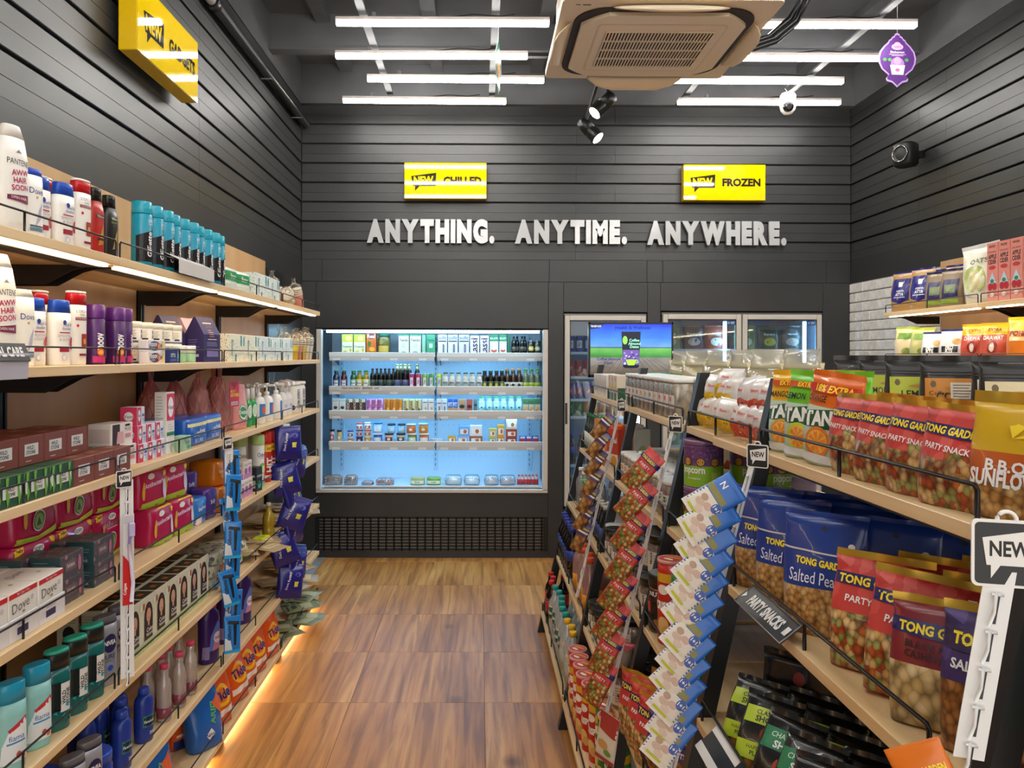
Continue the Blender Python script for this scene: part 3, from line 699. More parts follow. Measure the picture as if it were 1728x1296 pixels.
# ------------------------------------------------------------------ refrigerators with framed glass doors
GLASS = clear('door_glass', '#dfe8ec', .03, .06)
FRW = M('#c4c0b6', .4)
def cooler(name, label, X0, X1, z0, z1, doors, shelves, lights, inner, strip):
    r = thing(name, label, 'refrigerator', (0, 0, 0)); yb = 6.68; ys = YC+.03
    mb = MB(); mb.box(X0, X1, yb, yb+.02, z0, z1, inner); mb.box(X0-.005, X0+.01, ys, yb, z0, z1, inner); mb.box(X1-.01, X1+.005, ys, yb, z0, z1, inner); mb.box(X0, X1, ys, yb, z1-.012, z1+.01, inner); mb.box(X0, X1, ys, yb, z0-.01, z0+.012, inner); mb.build('cabinet', r)
    for z in shelves:
        s = MB()
        for k in range(9): s.tube([(X0+.02, 6.14+k*.06, z-.004), (X1-.02, 6.14+k*.06, z-.004)], .0025, plastic('#dfe8ee'), 5)
        s.box(X0+.015, X1-.015, 6.118, 6.126, z-.014, z+.006, plastic('#e4ecf2')); s.build('wire_shelf', r)
    for lx in lights:
        MB().box(lx-.012, lx+.012, 6.10, 6.112, z0+.04, z1-.05, strip).build('light_strip', r)
    MB().box(X0-.012, X1+.012, YB-.008, YB+.02, z1+.002, z1+.014, M('#6f6d69', .3, .6)).build('top_hinge_rail', r)
    n = len(doors)
    for (a, b) in doors:
        f = MB(); t = .038; yo, yi = YB-.03, YB+.012
        f.bbox(a, a+t, yo, yi, z0, z1, FRW, .004); f.bbox(b-t, b, yo, yi, z0, z1, FRW, .004); f.bbox(a+t, b-t, yo, yi, z1-t, z1, FRW, .004); f.bbox(a+t, b-t, yo, yi, z0, z0+t, FRW, .004)
        dr = f.build('door', r)
        g = MB(); e = .006
        for q in ((a+t, a+t+e, z0+t, z1-t), (b-t-e, b-t, z0+t, z1-t), (a+t, b-t, z1-t-e, z1-t), (a+t, b-t, z0+t, z0+t+e)): g.box(q[0], q[1], yo+.004, yo+.012, q[2], q[3], BLACK)
        g.build('gasket', dr)
        MB().box(a+t, b-t, yo+.014, yo+.018, z0+t, z1-t, GLASS).build('glass_pane', dr)
    return r
rf = cooler('drinks_refrigerator', 'glass-door drinks refrigerator with rows of cans behind the screen', .655, 1.262, .40, 1.858, [(.648, 1.268)], (1.575, 1.385, 1.21, 1.075, .70), (1.225,), M('#5c7588', .4), M('#bfe2ff', .4, 0, 34.0))
MB().bbox(.650, .668, YB-.034, YB-.030, 1.03, 1.19, M('#3b3b3d'), .001).build('handle', rf)
fz = cooler('upright_freezer', 'double glass-door upright freezer under the FROZEN sign', 1.404, 2.612, .40, 1.87, [(1.398, 1.998), (2.008, 2.616)], (1.60, 1.36, 1.10, .85), (1.90, 2.52), M('#5f7d92', .4), M('#9ad2ff', .4, 0, 16.0))
for xx in (1.925, 2.54):
    d = Dec(lambda u, v, o: (u, YB-.0165-o, v)); d.rect(xx-.035, xx+.03, 1.79, 1.825, M('#0d5a9c')); d.text('✳', xx-.02, 1.807, .018, WHITE); d.rect(xx-.006, xx+.026, 1.81, 1.814, WHITE); d.rect(xx-.006, xx+.02, 1.80, 1.804, WHITE); d.build('door_sticker', fz)

# ------------------------------------------------------------------ advertising screen at the far end of the gondola
tv = thing('advert_screen', 'black-framed screen showing a coffee almond dates pouch before blue sky', 'screen', (.862, 4.50, 1.585), R(0))
w_, h_ = .243, .158
f = MB(); t = .011
f.bbox(-w_, w_, .0, .035, -h_, h_, M('#0b0b0d', .3), .003); f.build('casing', tv)
f = MB()
for q in ((-w_, -w_+t, -h_, h_), (w_-t, w_, -h_, h_), (-w_, w_, h_-t, h_), (-w_, w_, -h_, -h_+t*1.4)): f.bbox(q[0], q[1], -.006, .0, q[2], q[3], M('#0b0b0d', .25), .001)
f.build('bezel', tv)
def scr(nt, b, N, L):
    t = N('ShaderNodeTexCoord'); s = N('ShaderNodeSeparateXYZ'); L(t.outputs['Object'], s.inputs[0])
    mr = N('ShaderNodeMapRange'); mr.inputs['From Min'].default_value = -.145; mr.inputs['From Max'].default_value = .147; L(s.outputs['Z'], mr.inputs['Value'])
    cr = ramp(N, [(0.0, '#4a4038'), (.12, '#6e6258'), (.33, '#83807c'), (.36, '#2f7a2e'), (.46, '#56a84a'), (.525, '#6bb053'), (.54, '#2a3440'), (.56, '#5f9be6'), (.75, '#2f7cf0'), (1.0, '#0a2fd6')]); L(mr.outputs[0], cr.inputs[0])
    nz = N('ShaderNodeTexNoise'); nz.inputs['Scale'].default_value = 9; v = coords(N, L, (1, 1, 2.5)); L(v, nz.inputs['Vector'])
    mx = N('ShaderNodeMixRGB', blend_type='SOFT_LIGHT'); mx.inputs[0].default_value = .6; L(cr.outputs[0], mx.inputs[1]); L(nz.outputs['Fac'], mx.inputs[2])
    b.inputs['Base Color'].default_value = (.01, .01, .01, 1); b.inputs['Roughness'].default_value = .2
    L(mx.outputs[0], b.inputs['Emission Color']); b.inputs['Emission Strength'].default_value = .85
SCR = nodes_mat('screen_picture', scr)
MB().box(-w_+t, w_-t, -.0025, -.001, -h_+t, h_-t, SCR).build('display', tv)
def E(c, e=.85):
    return M(c, .3, 0, e)
d = Dec(lambda u, v, o: (u, -.0027-o, v))
for k in range(-6, 7): d.poly([(k*.022-.002, -.048), (k*.022+.001, -.048), (k*.05+.003, -.146), (k*.05-.003, -.146)], E('#4d463f'))
d.poly([(-w_+t, .146), (-w_+t+.075, .146), (-w_+t+.055, .125), (-w_+t, .118)], E('#0a1230')); d.text('THE NEW SHOP', -.20, .134, .012, E('#e8eefc'), 0, 0, 1, .06)
d.text('Health & Wellness', .01, .127, .019, E('#101d66'), .01); d.text('Coffee Almond', -.128, -.052, .016, E('#101d66'), .012); d.text('Dates', -.128, -.074, .016, E('#101d66'), .012)
d.poly([(-.055, .104), (.055, .104), (.045, -.098), (.030, -.104), (-.030, -.104), (-.045, -.098)], E('#0c1024')); d.rect(-.047, .047, -.085, .0, E('#5a4a8a'))
for i in range(20): d.ell(random.uniform(-.04, .04), random.uniform(-.08, -.01), .006, .005, E(random.choice(['#b9a9dc', '#2b2460', '#8a79c2'])))
d.ell(-.035, .055, .014, .024, E('#7cc84a')); d.text('Coffee', .018, .055, .016, E('#8ad8b4'), .02); d.text('Almond', .018, .036, .016, E('#8ad8b4'), .02); d.text('Dates', .018, .018, .016, E('#8ad8b4'), .02)
d.poly([(-.03, -.055), (.03, -.055), (.018, -.088), (-.018, -.088)], E('#8fc83c')); d.ell(.032, -.066, .009, .010, E('#8fc83c')); d.ell(.032, -.066, .005, .006, E('#5a4a8a')); d.rect(.05, .2, -.135, -.128, E('#14754a'))
d.build('advert_picture', tv)
MB().box(-.03, .03, .035, .06, -1.585, .05, BLACK).build('post', tv)
# ------------------------------------------------------------------ kinds of goods
def oval_bottle(name, w, d, h, body, cap, cf=.2, n=2.3, prints=None, shoulder=.0, foot=.93, capw=.9, slant=0, cat='bottle', top=.86, neck=None):
    """flat oval bottle with a flip cap: body, cap and a printed label"""
    s = Spec(name, cat); a, b = w/2, d/2; zc = h*(1-cf)
    rows = [(0, a*foot*.96, b*.9, n), (.004, a*foot, b*.97, n), (h*.25, a, b, n), (zc*.8, a, b, n), (zc, a*(1-shoulder), b*(1-shoulder*.8), n)]
    if neck: rows[-1:] = [(zc*.9, a*.93, b*.95, n), (zc*.97, a*.6, b*.8, n), (zc, neck, neck*.95, 2)]
    sh = Shape(rows); s.part(name, MB().loft(sh, body, 24))
    cw = neck*1.15 if neck else a*(1-shoulder)*capw/.9*.99
    cd = neck*1.1 if neck else b*(1-shoulder*.8)*.99
    s.part('cap', MB().loft(Shape([(zc+.0006, cw, cd, n), (h*.985, cw*top, cd*top, n), (h, cw*top*.93, cd*top*.9, n)]), cap, 24))
    if prints:
        dd = Dec(on_front(sh), .0006, .012); prints(dd); s.part('label_print', dd)
    return s
def can(name, r, h, body, cap, cf=.2, prints=None, cat='can', capr=1.0, bands=(), dome=True):
    s = Spec(name, cat); zc = h*(1-cf)
    rows = [(0, r*.93), (.003, r)] + [(z*zc, r, m) for z, m in bands] + [(zc*.985, r), (zc, r*.93)]
    s.part(name, MB().lathe(rows, body, 24))
    c = r*capr; s.part('cap', MB().lathe([(zc+.0005, c*.97), (zc+.003, c), (h*.985, c*.98), (h-.001, c*.9), (h, c*.6)] if dome else [(zc+.0005, c), (h-.002, c), (h, c*.96)], cap, 24))
    if prints: dd = Dec(cyl(r), .0006, .012); prints(dd); s.part('label_print', dd)
    return s
def carton(name, w, d, h, mat, prints=None, cat='box', c=.0012, topmat=None, flap=True):
    s = Spec(name, cat); mb = MB().bbox(-w/2, w/2, -d/2, d/2, 0, h, mat, c)
    if topmat: mb.box(-w/2+.0005, w/2-.0005, -d/2+.0005, d/2-.0005, h, h+.0004, topmat)
    s.part(name, mb)
    prints = {k: f for k, f in (prints or {}).items() if f}
    if prints:
        tot = MB()
        for k, fn in prints.items():
            dd = Dec(face(k, w, d, h), .0004, 9); fn(dd); o = len(tot.v)
            for mi, f, sm in zip(dd.mi, dd.f, dd.sm): tot.f.append(tuple(i+o for i in f)); tot.mi.append(tot.m(dd.mats[mi])); tot.sm.append(sm)
            tot.v += dd.v
        s.part('label_print', tot)
    return s
def pouch(name, w, d, h, mat, prints=None, seal=None, bottom=None, cat='pouch', wr=.0018, seed=0.0, paint=None, n=2.6, back=True, hole=False, sealh=.07, rows_=12, lean=0.0):
    """stand-up pouch: fat gusseted foot thinning to a crimped flat seal"""
    s = Spec(name, cat); a = w/2; rows = []
    for i in range(rows_+1):
        t = i/rows_; z = h*t*(1-sealh)
        b = d/2*(.80+.35*math.sin(min(1, t*1.9)*math.pi*.5)) * max(.03, (1-t**2.4))
        ww = a*(.94+.06*math.sin(t*math.pi)) if t < .97 else a*.99
        rows.append((z, ww, max(b, .0022), 3.2-1.2*t*.6))
    sh = Shape(rows, wr, seed); s.part(name, MB().loft(sh, mat, 28, paint=paint))
    zs = rows[-1][0]
    sm = MB(); nz = 8; vs = []; fs = []
    for j in range(3):
        for i in range(nz+1):
            x = -a+2*a*i/nz; vs.append((x*.99, .0022*math.sin(i*1.7+seed)*j + lean*j*.01, zs-.001+(h-zs)*j/2))
    for j in range(2):
        for i in range(nz): k = j*(nz+1)+i; fs.append((k, k+1, k+nz+2, k+nz+1))
    vs2 = [(x, y+.0014, z) for x, y, z in vs]; o = len(vs)
    sm.add(vs+vs2, fs+[tuple(i+o for i in reversed(f)) for f in fs], seal or mat, True)
    s.part('top_seal', sm)
    if prints: dd = Dec(on_front(sh), .0013, .012); prints(dd); s.part('label_print', dd)
    return s
def softpack(name, w, d, h, mat, prints=None, cat='pack', wr=.0015, seed=0.0, r=.012, topmat=None, paint=None, n=5):
    """soft wrapped block with rounded edges and creases"""
    s = Spec(name, cat); a, b = w/2, d/2
    zz = [(0, .84), (.06, .96), (.16, 1.0), (.35, 1.0), (.55, 1.0), (.75, 1.0), (.9, .985), (.97, .93), (1, .8)]
    sh = Shape([(h*t, a*(1-(1-k)*min(1, .03/a)), b*k, n if k > .9 else 3.4) for t, k in zz], wr, seed)
    s.part(name, MB().loft(sh, mat, 32, paint=paint))
    if prints: dd = Dec(on_front(sh), .0012, .014); prints(dd); s.part('label_print', dd)
    return s
def sachet(name, w, h, t, mat, prints=None, cat='sachet', seed=0.0, wr=.0012, paint=None, edge=None):
    """thin flat packet standing on its edge, front to -y; crimped ends"""
    s = Spec(name, cat); a = w/2
    rows = [(0, a, .0008, 4), (h*.05, a, .001, 4), (h*.12, a*.99, t*.3, 3), (h*.3, a*.985, t*.5, 2.6), (h*.55, a*.985, t*.52, 2.6), (h*.8, a*.985, t*.42, 2.6), (h*.9, a*.99, t*.2, 3), (h*.955, a, .001, 4), (h, a, .0008, 4)]
    sh = Shape(rows, wr, seed); s.part(name, MB().loft(sh, mat, 24, paint=paint))
    if prints: dd = Dec(on_front(sh), .001, .012); prints(dd); s.part('label_print', dd)
    return s
def jar(name, r, h, body, lid, lf=.18, prints=None, cat='jar', content=None, fill=.8, square=None, lidr=1.03):
    s = Spec(name, cat); zc = h*(1-lf); n = square or 2
    sh = Shape([(0, r*.9, r*.9, n), (.005, r, r, n), (zc*.86, r, r, n), (zc*.95, r*.93, r*.93, n), (zc, r*.9, r*.9, n)])
    s.part(name, MB().loft(sh, body, 22))
    if content: s.part('contents', MB().loft(Shape([(.003, r*.92, r*.92, n), (zc*fill, r*.94, r*.94, n), (zc*fill+.004, r*.8, r*.8, n)]), content, 22))
    s.part('lid', MB().loft(Shape([(zc+.0005, r*lidr, r*lidr, n), (h-.003, r*lidr, r*lidr, n), (h, r*lidr*.95, r*lidr*.95, n)]), lid, 22))
    if prints:
        dd = Dec(cyl(r) if not square else on_front(sh), .0007, .012); prints(dd); s.part('label_print', dd)
    return s
def pet(name, r, h, body, cap, liquid=None, labelz=None, labelmat=None, prints=None, capr=.014, waist=.0, cat='bottle', fill=.86, neckz=.82):
    """round drink bottle with tapering neck, screw cap, wrap label and contents"""
    s = Spec(name, cat)
    P = [(0, r*.8), (.006, r*.97), (.015, r), (h*.3, r), (h*.38, r*(1-waist)), (h*.46, r), (h*.6, r), (h*.70, r*.86), (h*.78, r*.55), (h*neckz+.02*h, capr*.95), (h*.92, capr*.9)]
    s.part(name, MB().lathe(P, body, 18))
    if liquid: s.part('drink', MB().lathe([(z, q*.95) for z, q in P if z < h*fill] , liquid, 16))
    s.part('cap', MB().lathe([(h*.915, capr), (h*.995, capr), (h, capr*.9)], cap, 14))
    if labelmat:
        z0, z1 = labelz; s.part('label_wrap', MB().lathe([(h*z0, r*1.012), (h*z1, r*1.012)], labelmat, 18))
    if prints: dd = Dec(cyl(r*1.02), .0008, .012); prints(dd); s.part('label_print', dd)
    return s
def pump_bottle(name, r, h, body, prints=None):
    s = Spec(name, 'bottle'); z = h*.68
    s.part(name, MB().lathe([(0, r*.9), (.005, r), (z*.8, r), (z*.95, r*.75), (z, r*.4)], body, 20))
    m = MB().lathe([(z, r*.42), (z+.018, r*.42), (z+.02, r*.18), (h-.018, r*.16)], plastic('#f4f4f2'), 12)
    m.loft(Shape([(h-.018, .013, .011, 2.4), (h-.004, .014, .012, 2.4), (h, .010, .009, 2.4)]), plastic('#f4f4f2'), 14); m.box(-.006, .006, -.042, -.006, h-.016, h-.005, plastic('#f4f4f2'))
    s.part('pump', m)
    if prints: dd = Dec(cyl(r), .0007, .012); prints(dd); s.part('label_print', dd)
    return s
def tracks(d, *a): pass
W_ = WHITE; RED = card('#c8202c')
# ------------------------------------------------------------------ toiletries on the wall shelves
AI = R(90)                         # facing the aisle
def T1(z=0): return LZ[z]
SH = 'on the %s toiletries shelf'
SN = ['top', 'second', 'third', 'fourth', 'fifth', 'sixth', 'bottom']
def on(k): return 'on the %s toiletries shelf' % SN[k]
def p_pant(d):
    d.text('PANTENE', .0, .165, .013, M('#4a4a4a'), 0, 0, 1, .06); d.tris([(-.008, .186), (.0, .194), (.008, .186)], [(0, 1, 2)], M('#8a8a86'))
    for i, t in enumerate(('AWW', 'HAIR', 'SOON')): d.text(t, .004, .142-i*.017, .013, M('#b4195a'), .02, .12)
    d.poly([(-.03, .088), (.03, .094), (.03, .074), (-.03, .078)], M('#7b1746')); d.text('OPEN HAIR', 0, .084, .006, W_)
shampoo_tall = oval_bottle('shampoo_bottle', .085, .048, .25, plastic('#f1efe8'), plastic('#e9e6de'), .12, 2.4, p_pant, .22, .95, .9, top=.72)
def p_dove(d):
    d.text('Dove', 0, .115, .014, M('#2d3c8c')); d.ell(0, .10, .004, .003, M('#c8a24a')); d.poly([(-.006, .03), (.012, .05), (.018, .09), (.006, .07)], M('#b8b4cc')); d.rect(-.02, .02, .03, .034, M('#4b6b7c')); d.rect(-.02, .02, .02, .028, M('#6a8a9c'))
dove_bottle = oval_bottle('shampoo_bottle', .066, .036, .168, plastic('#f6f4ee'), plastic('#2f55c8'), .1, 2.4, p_dove, .06, .95, top=.93)
dove_plain = oval_bottle('shampoo_bottle', .066, .036, .178, plastic('#f6f4ea'), plastic('#f6f2e2'), .1, 2.4, p_dove, .06, .95, top=.8)
def p_hs(d):
    d.ell(-.003, .108, .006, .006, M('#1d3f9c')); d.tris([(-.012, .092), (.0, .112), (-.002, .108)], [(0, 1, 2)], M('#1d3f9c')); d.text('head &', .008, .103, .008, M('#1d3f9c')); d.text('shoulders', .004, .093, .008, M('#1d3f9c'), 0, 0, 1, .032)
    d.rect(-.02, .016, .081, .084, M('#b2324e')); d.text('SMOOTH', -.004, .074, .007, M('#a09a98')); d.text('& SILKY', -.004, .065, .007, M('#a09a98'))
    d.rect(-.02, .012, .034, .046, M('#9c1d36')); d.ell(.024, .056, .010, .016, M('#c22a48')); d.ell(-.006, .02, .008, .008, M('#b9c8e4')); d.ell(-.006, .02, .006, .006, M('#f0eeea'))
hs_bottle = oval_bottle('shampoo_bottle', .07, .038, .165, plastic('#f3f0ea'), plastic('#1d4fbd', .2), .2, 2.5, p_hs, .04, .95, top=.9)
def p_lor(d):
    d.text("L'ORÉAL", .002, .142, .010, M('#7a7774')); d.text('PARIS', .002, .132, .005, M('#7a7774')); d.rect(-.022, .022, .118, .125, M('#8c1f2a')); d.text('TOTAL REPAIR 5', 0, .1215, .004, W_); d.ell(-.015, .103, .004, .004, M('#c8203c'))
    d.rect(-.002, .022, .045, .082, M('#9c2c1e')); d.ell(.01, .062, .006, .008, M('#d8a23c')); d.rect(-.01, .022, .024, .030, M('#8c2838'))
lor_bottle = oval_bottle('shampoo_bottle', .064, .036, .188, plastic('#f2ede6'), plastic('#c4161e', .2), .165, 2.6, p_lor, .02, .96, top=.98)
s = lor_bottle
s.part('cap_rim', MB().loft(Shape([(.188, .0305, .0165, 2.6), (.1915, .031, .017, 2.6), (.194, .029, .0155, 2.6)]), plastic('#f4efe8'), 24))
def p_tre(d):
    d.rect(-.016, .018, .107, .115, INK); d.text('TRESemmé', .001, .111, .006, W_, 0, 0, 1, .03); d.poly([(-.01, .03), (.012, .035), (.014, .09), (.004, .075)], M('#b8862e')); d.rect(-.012, .014, .045, .052, M('#201a18'))
tre_red = oval_bottle('shampoo_bottle', .062, .04, .19, plastic('#b0241f', .3), plastic('#161414', .25), .2, 2.4, p_tre, .25, .97, .8, top=.95)
def p_treb(d):
    d.rect(-.014, .016, .105, .11, M('#6f7a2a')); d.text('TRESemmé', .001, .118, .006, W_, 0, 0, 1, .03); d.poly([(-.01, .03), (.012, .035), (.014, .09), (.004, .075)], M('#a08a4a'))
tre_blk = oval_bottle('shampoo_bottle', .062, .04, .186, plastic('#1d1a19', .3), plastic('#121111', .25), .2, 2.4, p_treb, .25, .97, .8, top=.95)
for k, z, Y in ((0, LZ[0], (1.80, 1.872, 1.94, 2.015, 2.105, 2.19, 2.275)), (1, LZ[1], (1.755, 1.838, 1.92, 2.0, 2.083, None, None))):
    shampoo_tall.put((-1.07, Y[0], z), R(78), 'tall white shampoo bottle with magenta lettering %s' % on(k), 'shampoo bottles', order='same')
    (dove_bottle if k == 0 else dove_plain).put((-1.065, Y[1], z), R(80), 'white shampoo bottle with %s %s' % ('thin blue cap' if k == 0 else 'cream sloped cap', on(k)), 'shampoo bottles', order='same')
    for i in (2, 3): hs_bottle.put((-1.065 if i == 3 else -1.085, Y[i], z), R(80), 'white shampoo bottle with big blue cap %s' % on(k), 'shampoo bottles')
    lor_bottle.put((-1.065, Y[4], z), R(80), 'white and red shampoo bottle in the front row %s' % on(k), 'shampoo bottles', order='same')
    lor_bottle.put((-1.15, Y[3]+.06, z), R(85), 'red-capped shampoo bottle behind the blue-capped ones %s' % on(k), 'shampoo bottles', order='same')
    if Y[5]:
        tre_red.put((-1.07, Y[5], z), R(80), 'red shampoo bottle with black cap on the top toiletries shelf', 'shampoo bottles', order='same')
        tre_blk.put((-1.07, Y[6], z), R(80), 'black shampoo bottle with black cap beside the teal cans', 'shampoo bottles', order='same')
# teal spray cans
TEAL = plastic('#1597b4', .28)
def p_gil(d):
    d.poly([(-.040, .02), (.040, .02), (.040, .135), (.01, .118), (-.040, .10)], M('#16161c', .3)); d.text('Gillette', .004, .075, .020, W_, .03, R(90), 1, .085); d.ell(.024, .06, .010, .02, M('#1e2a66', .3))
    d.text('30%', .008, .148, .010, W_, .02); d.text('Extra', .01, .138, .007, W_); d.rect(-.04, .04, .004, .014, M('#0f7f98'))
gil = can('shaving_foam_can', .031, .21, TEAL, plastic('#1fa3bd', .25), .19, p_gil, capr=.99)
for i in range(10): gil.put((-1.065+.004*(i % 3), 2.485+.079*i, LZ[0]), R(66 + (i*37 % 14)), 'teal spray can with black lettered label on the top shelf', 'teal spray cans')
fc = thing('folded_price_card', 'white folded price card clipped before the teal spray cans', 'card', (-.99, 2.60, LZ[0]))
MB().prism([(.0, -.0), (.0, .045), (-.06, .072), (-.06, .071), (-.0015, .0435), (-.0015, 0)], 0, .34, M('#d8d4d0', .5), 'y').build('card_sheet', fc)
# paper goods
def p_green(d):
    d.rect(-.09, .09, .045, .085, M('#1f9a4c')); d.text('Bistar', 0, .065, .022, W_, .02); d.poly([(-.085, .01), (.085, .02), (.085, .035), (-.085, .03)], M('#cfd8cc'))
green_pack = softpack('tissue_roll_pack', .17, .15, .10, film('#e9efe8'), p_green, 'pack', .0012, 2)
green_pack.put((-1.13, 3.37, LZ[0]), AI, 'white tissue roll pack with green band beside the teal cans', 'tissue roll packs', order='same')
green_pack.put((-1.13, 3.545, LZ[0]), R(84), 'white tissue roll pack with green band next to patterned boxes', 'tissue roll packs', order='same')
PAT = specks('flecked_print', '#dfe6e2', ['#35565a', '#8fb4ae', '#2f6a68', '#c9c9a0', '#6a8a86', '#d0ddd8'], 110, .26)
PATC = specks('flecked_print_cream', '#ece8cc', ['#35565a', '#8fb4ae', '#3f3f38', '#c9c9a0', '#6a8a86', '#e0ddc8'], 110, .26)
def p_tis(d):
    d.rect(.05, .068, .066, .11, M('#128a88')); d.rect(.088, .102, .066, .105, M('#128a88')); d.rect(-.02, -.002, .0, .03, M('#128a88')); d.text('Bistar', -.055, .055, .022, M('#0f6f70'), .0, R(-90))
def p_tisn(d): d.rect(-.02, .0, .06, .11, M('#128a88'))
tis = carton('tissue_box', .215, .115, .115, PAT, {'front': p_tis, 'near': p_tisn}); tisc = carton('tissue_box', .215, .115, .115, PATC, {'front': p_tis, 'near': p_tisn})
for i, y in enumerate((3.78, 4.01)): tis.put((-1.10, y, LZ[0]), AI+R(i*3-1), 'flecked white and teal tissue box on the top toiletries shelf', 'tissue boxes')
for i, (y, kk) in enumerate(((3.335, tisc), (3.56, tisc), (3.785, tis), (4.01, tis), (4.235, tis))): kk.put((-1.085, y, LZ[1]), AI+R(.6*i-1), 'flecked tissue box on the second toiletries shelf', 'tissue boxes')
# paper cups in film
def cup_stack(col, n, rim='#f4efe6'):
    s = Spec('paper_cup_sleeve', 'cup stack'); mb = MB(); r = .036
    for i in range(n):
        z = .012*i; X = Matrix.Translation((0, 0, z)) 
        if i == 0: mb.lathe([(0, r*.7), (.002, r*.72), (.082, r)], M(col, .5), 18, X=X)
        mb.lathe([(.080, r*1.0), (.083, r*1.05), (.086, r*1.04), (.0855, r*.9)], M(rim, .5), 18, X=X)
    s.part('paper_cup_sleeve', mb)
    h = .09+.012*n; s.part('film_wrap', MB().lathe([(-.001, r*.8), (.08, r*1.1), (h, r*1.12), (h+.012, r*.5), (h+.03, r*.25), (h+.045, r*.45)], clear('thin_film', '#f6f2ea', .04, .02, .15), 14))
    return s
cr, cy, cw, cp = cup_stack('#cf2f2e', 4), cup_stack('#e6cf2a', 3), cup_stack('#f0e7da', 5), cup_stack('#e38a7a', 4)
cr.put((-1.12, 4.24, LZ[0]), 0, 'red paper cup sleeve next to the tissue boxes', 'paper cup sleeves', order='same')
cy.put((-1.085, 4.41, LZ[0]+.040), .3, 'yellow paper cup sleeve tipped over on the top toiletries shelf', 'paper cup sleeves', rx=R(78), order='same')
cw.put((-1.10, 4.60, LZ[0]+.040), -.4, 'white paper cup sleeve tipped over on the top toiletries shelf', 'paper cup sleeves', rx=R(70), order='same')
cp.put((-1.09, 4.76, LZ[0]+.012), -.5, 'red wrapped cup sleeve leaning at the shelf end', 'paper cup sleeves', rx=R(18), order='same')
for i, (sp, y, nm_) in enumerate(((cr, 4.38, 'orange-red'), (cy, 4.47, 'yellow'), (cp, 4.565, 'salmon'), (cy, 4.655, 'second yellow'), (cw, 4.75, 'white'), (cw, 4.84, 'white end'))):
    sp.put((-1.06 if i != 0 else -1.085, y, LZ[1]), .4*i, '%s paper cup sleeve on the second toiletries shelf' % nm_, 'paper cup sleeves', order='same')
# pain spray, pain cream, white tubs
PUR = plastic('#4a1c62', .3)
def p_moov(d):
    d.text('moov', .002, .062, .020, W_, .03, R(90), 1, .05); d.ell(.002, .034, .011, .010, M('#e8702c')); d.ell(.002, .034, .007, .006, M('#f6b54a')); d.rect(-.02, .02, .006, .024, M('#c22a6e')); d.lines(.018, .034, .085, 8, .005, .0018, M('#a58ab8')); d.rect(.02, .034, .018, .04, M('#d6cfdc'))
moov = can('pain_spray_can', .0255, .165, PUR, plastic('#5c2478', .3), .24, p_moov)
for i, (x, y, a) in enumerate(((-1.06, 2.30, 55), (-1.065, 2.36, 95), (-1.12, 2.27, 60), (-1.10, 2.215, 70), (-1.06, 2.175, 60), (-1.12, 2.335, 80), (-1.115, 2.39, 95))): moov.put((x, y, LZ[1]), R(a), 'purple pain spray can on the second toiletries shelf', 'purple spray cans')
def p_mbox(d):
    d.ell(-.015, .018, .042, .015, M('#3a1650')); d.text('moov', -.025, .022, .013, W_, .03); d.text('STRONG', -.03, .011, .005, W_); d.ell(.014, .018, .010, .011, M('#d8622a')); d.ell(.014, .018, .005, .006, M('#f2a54a')); d.rect(.042, .056, .003, .034, M('#e6d63a')); d.tris([(.028, .028), (.038, .02), (.028, .008)], [(0, 1, 2)], M('#a02038'))
mbx = carton('pain_cream_box', .13, .03, .037, card('#eae6ea'), {'front': p_mbox})
mbx.put((-1.045, 2.52, LZ[1]), AI, 'lower white and purple cream box beside the spray cans', 'cream boxes', order='same'); mbx.put((-1.046, 2.52, LZ[1]+.0374), R(89), 'upper white and purple cream box stacked beside the spray cans', 'cream boxes', order='same')
def p_tub(d):
    d.rect(-.05, .05, .006, .046, M('#f2ece0')); d.rect(.022, .045, .012, .042, M('#26285e')); d.lines(-.03, .012, .038, 5, .005, .0012, M('#8a8478'), 4); d.rect(-.02, .0, .010, .015, INK); d.rect(-.05, .05, .002, .005, M('#3a4a9c'))
tub = jar('cream_tub', .041, .066, plastic('#eee8da'), plastic('#f4eedf'), .3, p_tub)
for i in range(5):
    for l in range(2): tub.put((-1.115, 2.50+.0845*i, LZ[1]+.0665*l), R(60+i*3), 'white cream tub in the %s layer behind the cream boxes' % ('lower' if l == 0 else 'upper'), 'white cream tubs')
def p_bb(d): d.text('DETTOL', -.015, .026, .012, W_, .02, 0, 1, .04); d.rect(.02, .043, .004, .045, M('#3b8ad0')); d.ell(.031, .026, .008, .012, M('#c9dcea')); d.rect(-.04, .01, .008, .012, M('#4b6cc0'))
carton('plaster_box', .09, .03, .05, card('#1c2b6e'), {'front': p_bb}).put((-1.042, 2.66, LZ[1]), AI, 'navy blue plaster box in front of the white tubs', 'box', order='same')
gj = jar('balm_jar', .019, .06, plastic('#9ed0a4'), plastic('#eef0ea'), .45)
for i in range(4): gj.put((-1.045-.03*(i % 2), 2.755+.047*i, LZ[1]), 0, 'small green balm jar before the white tubs', 'green balm jars')
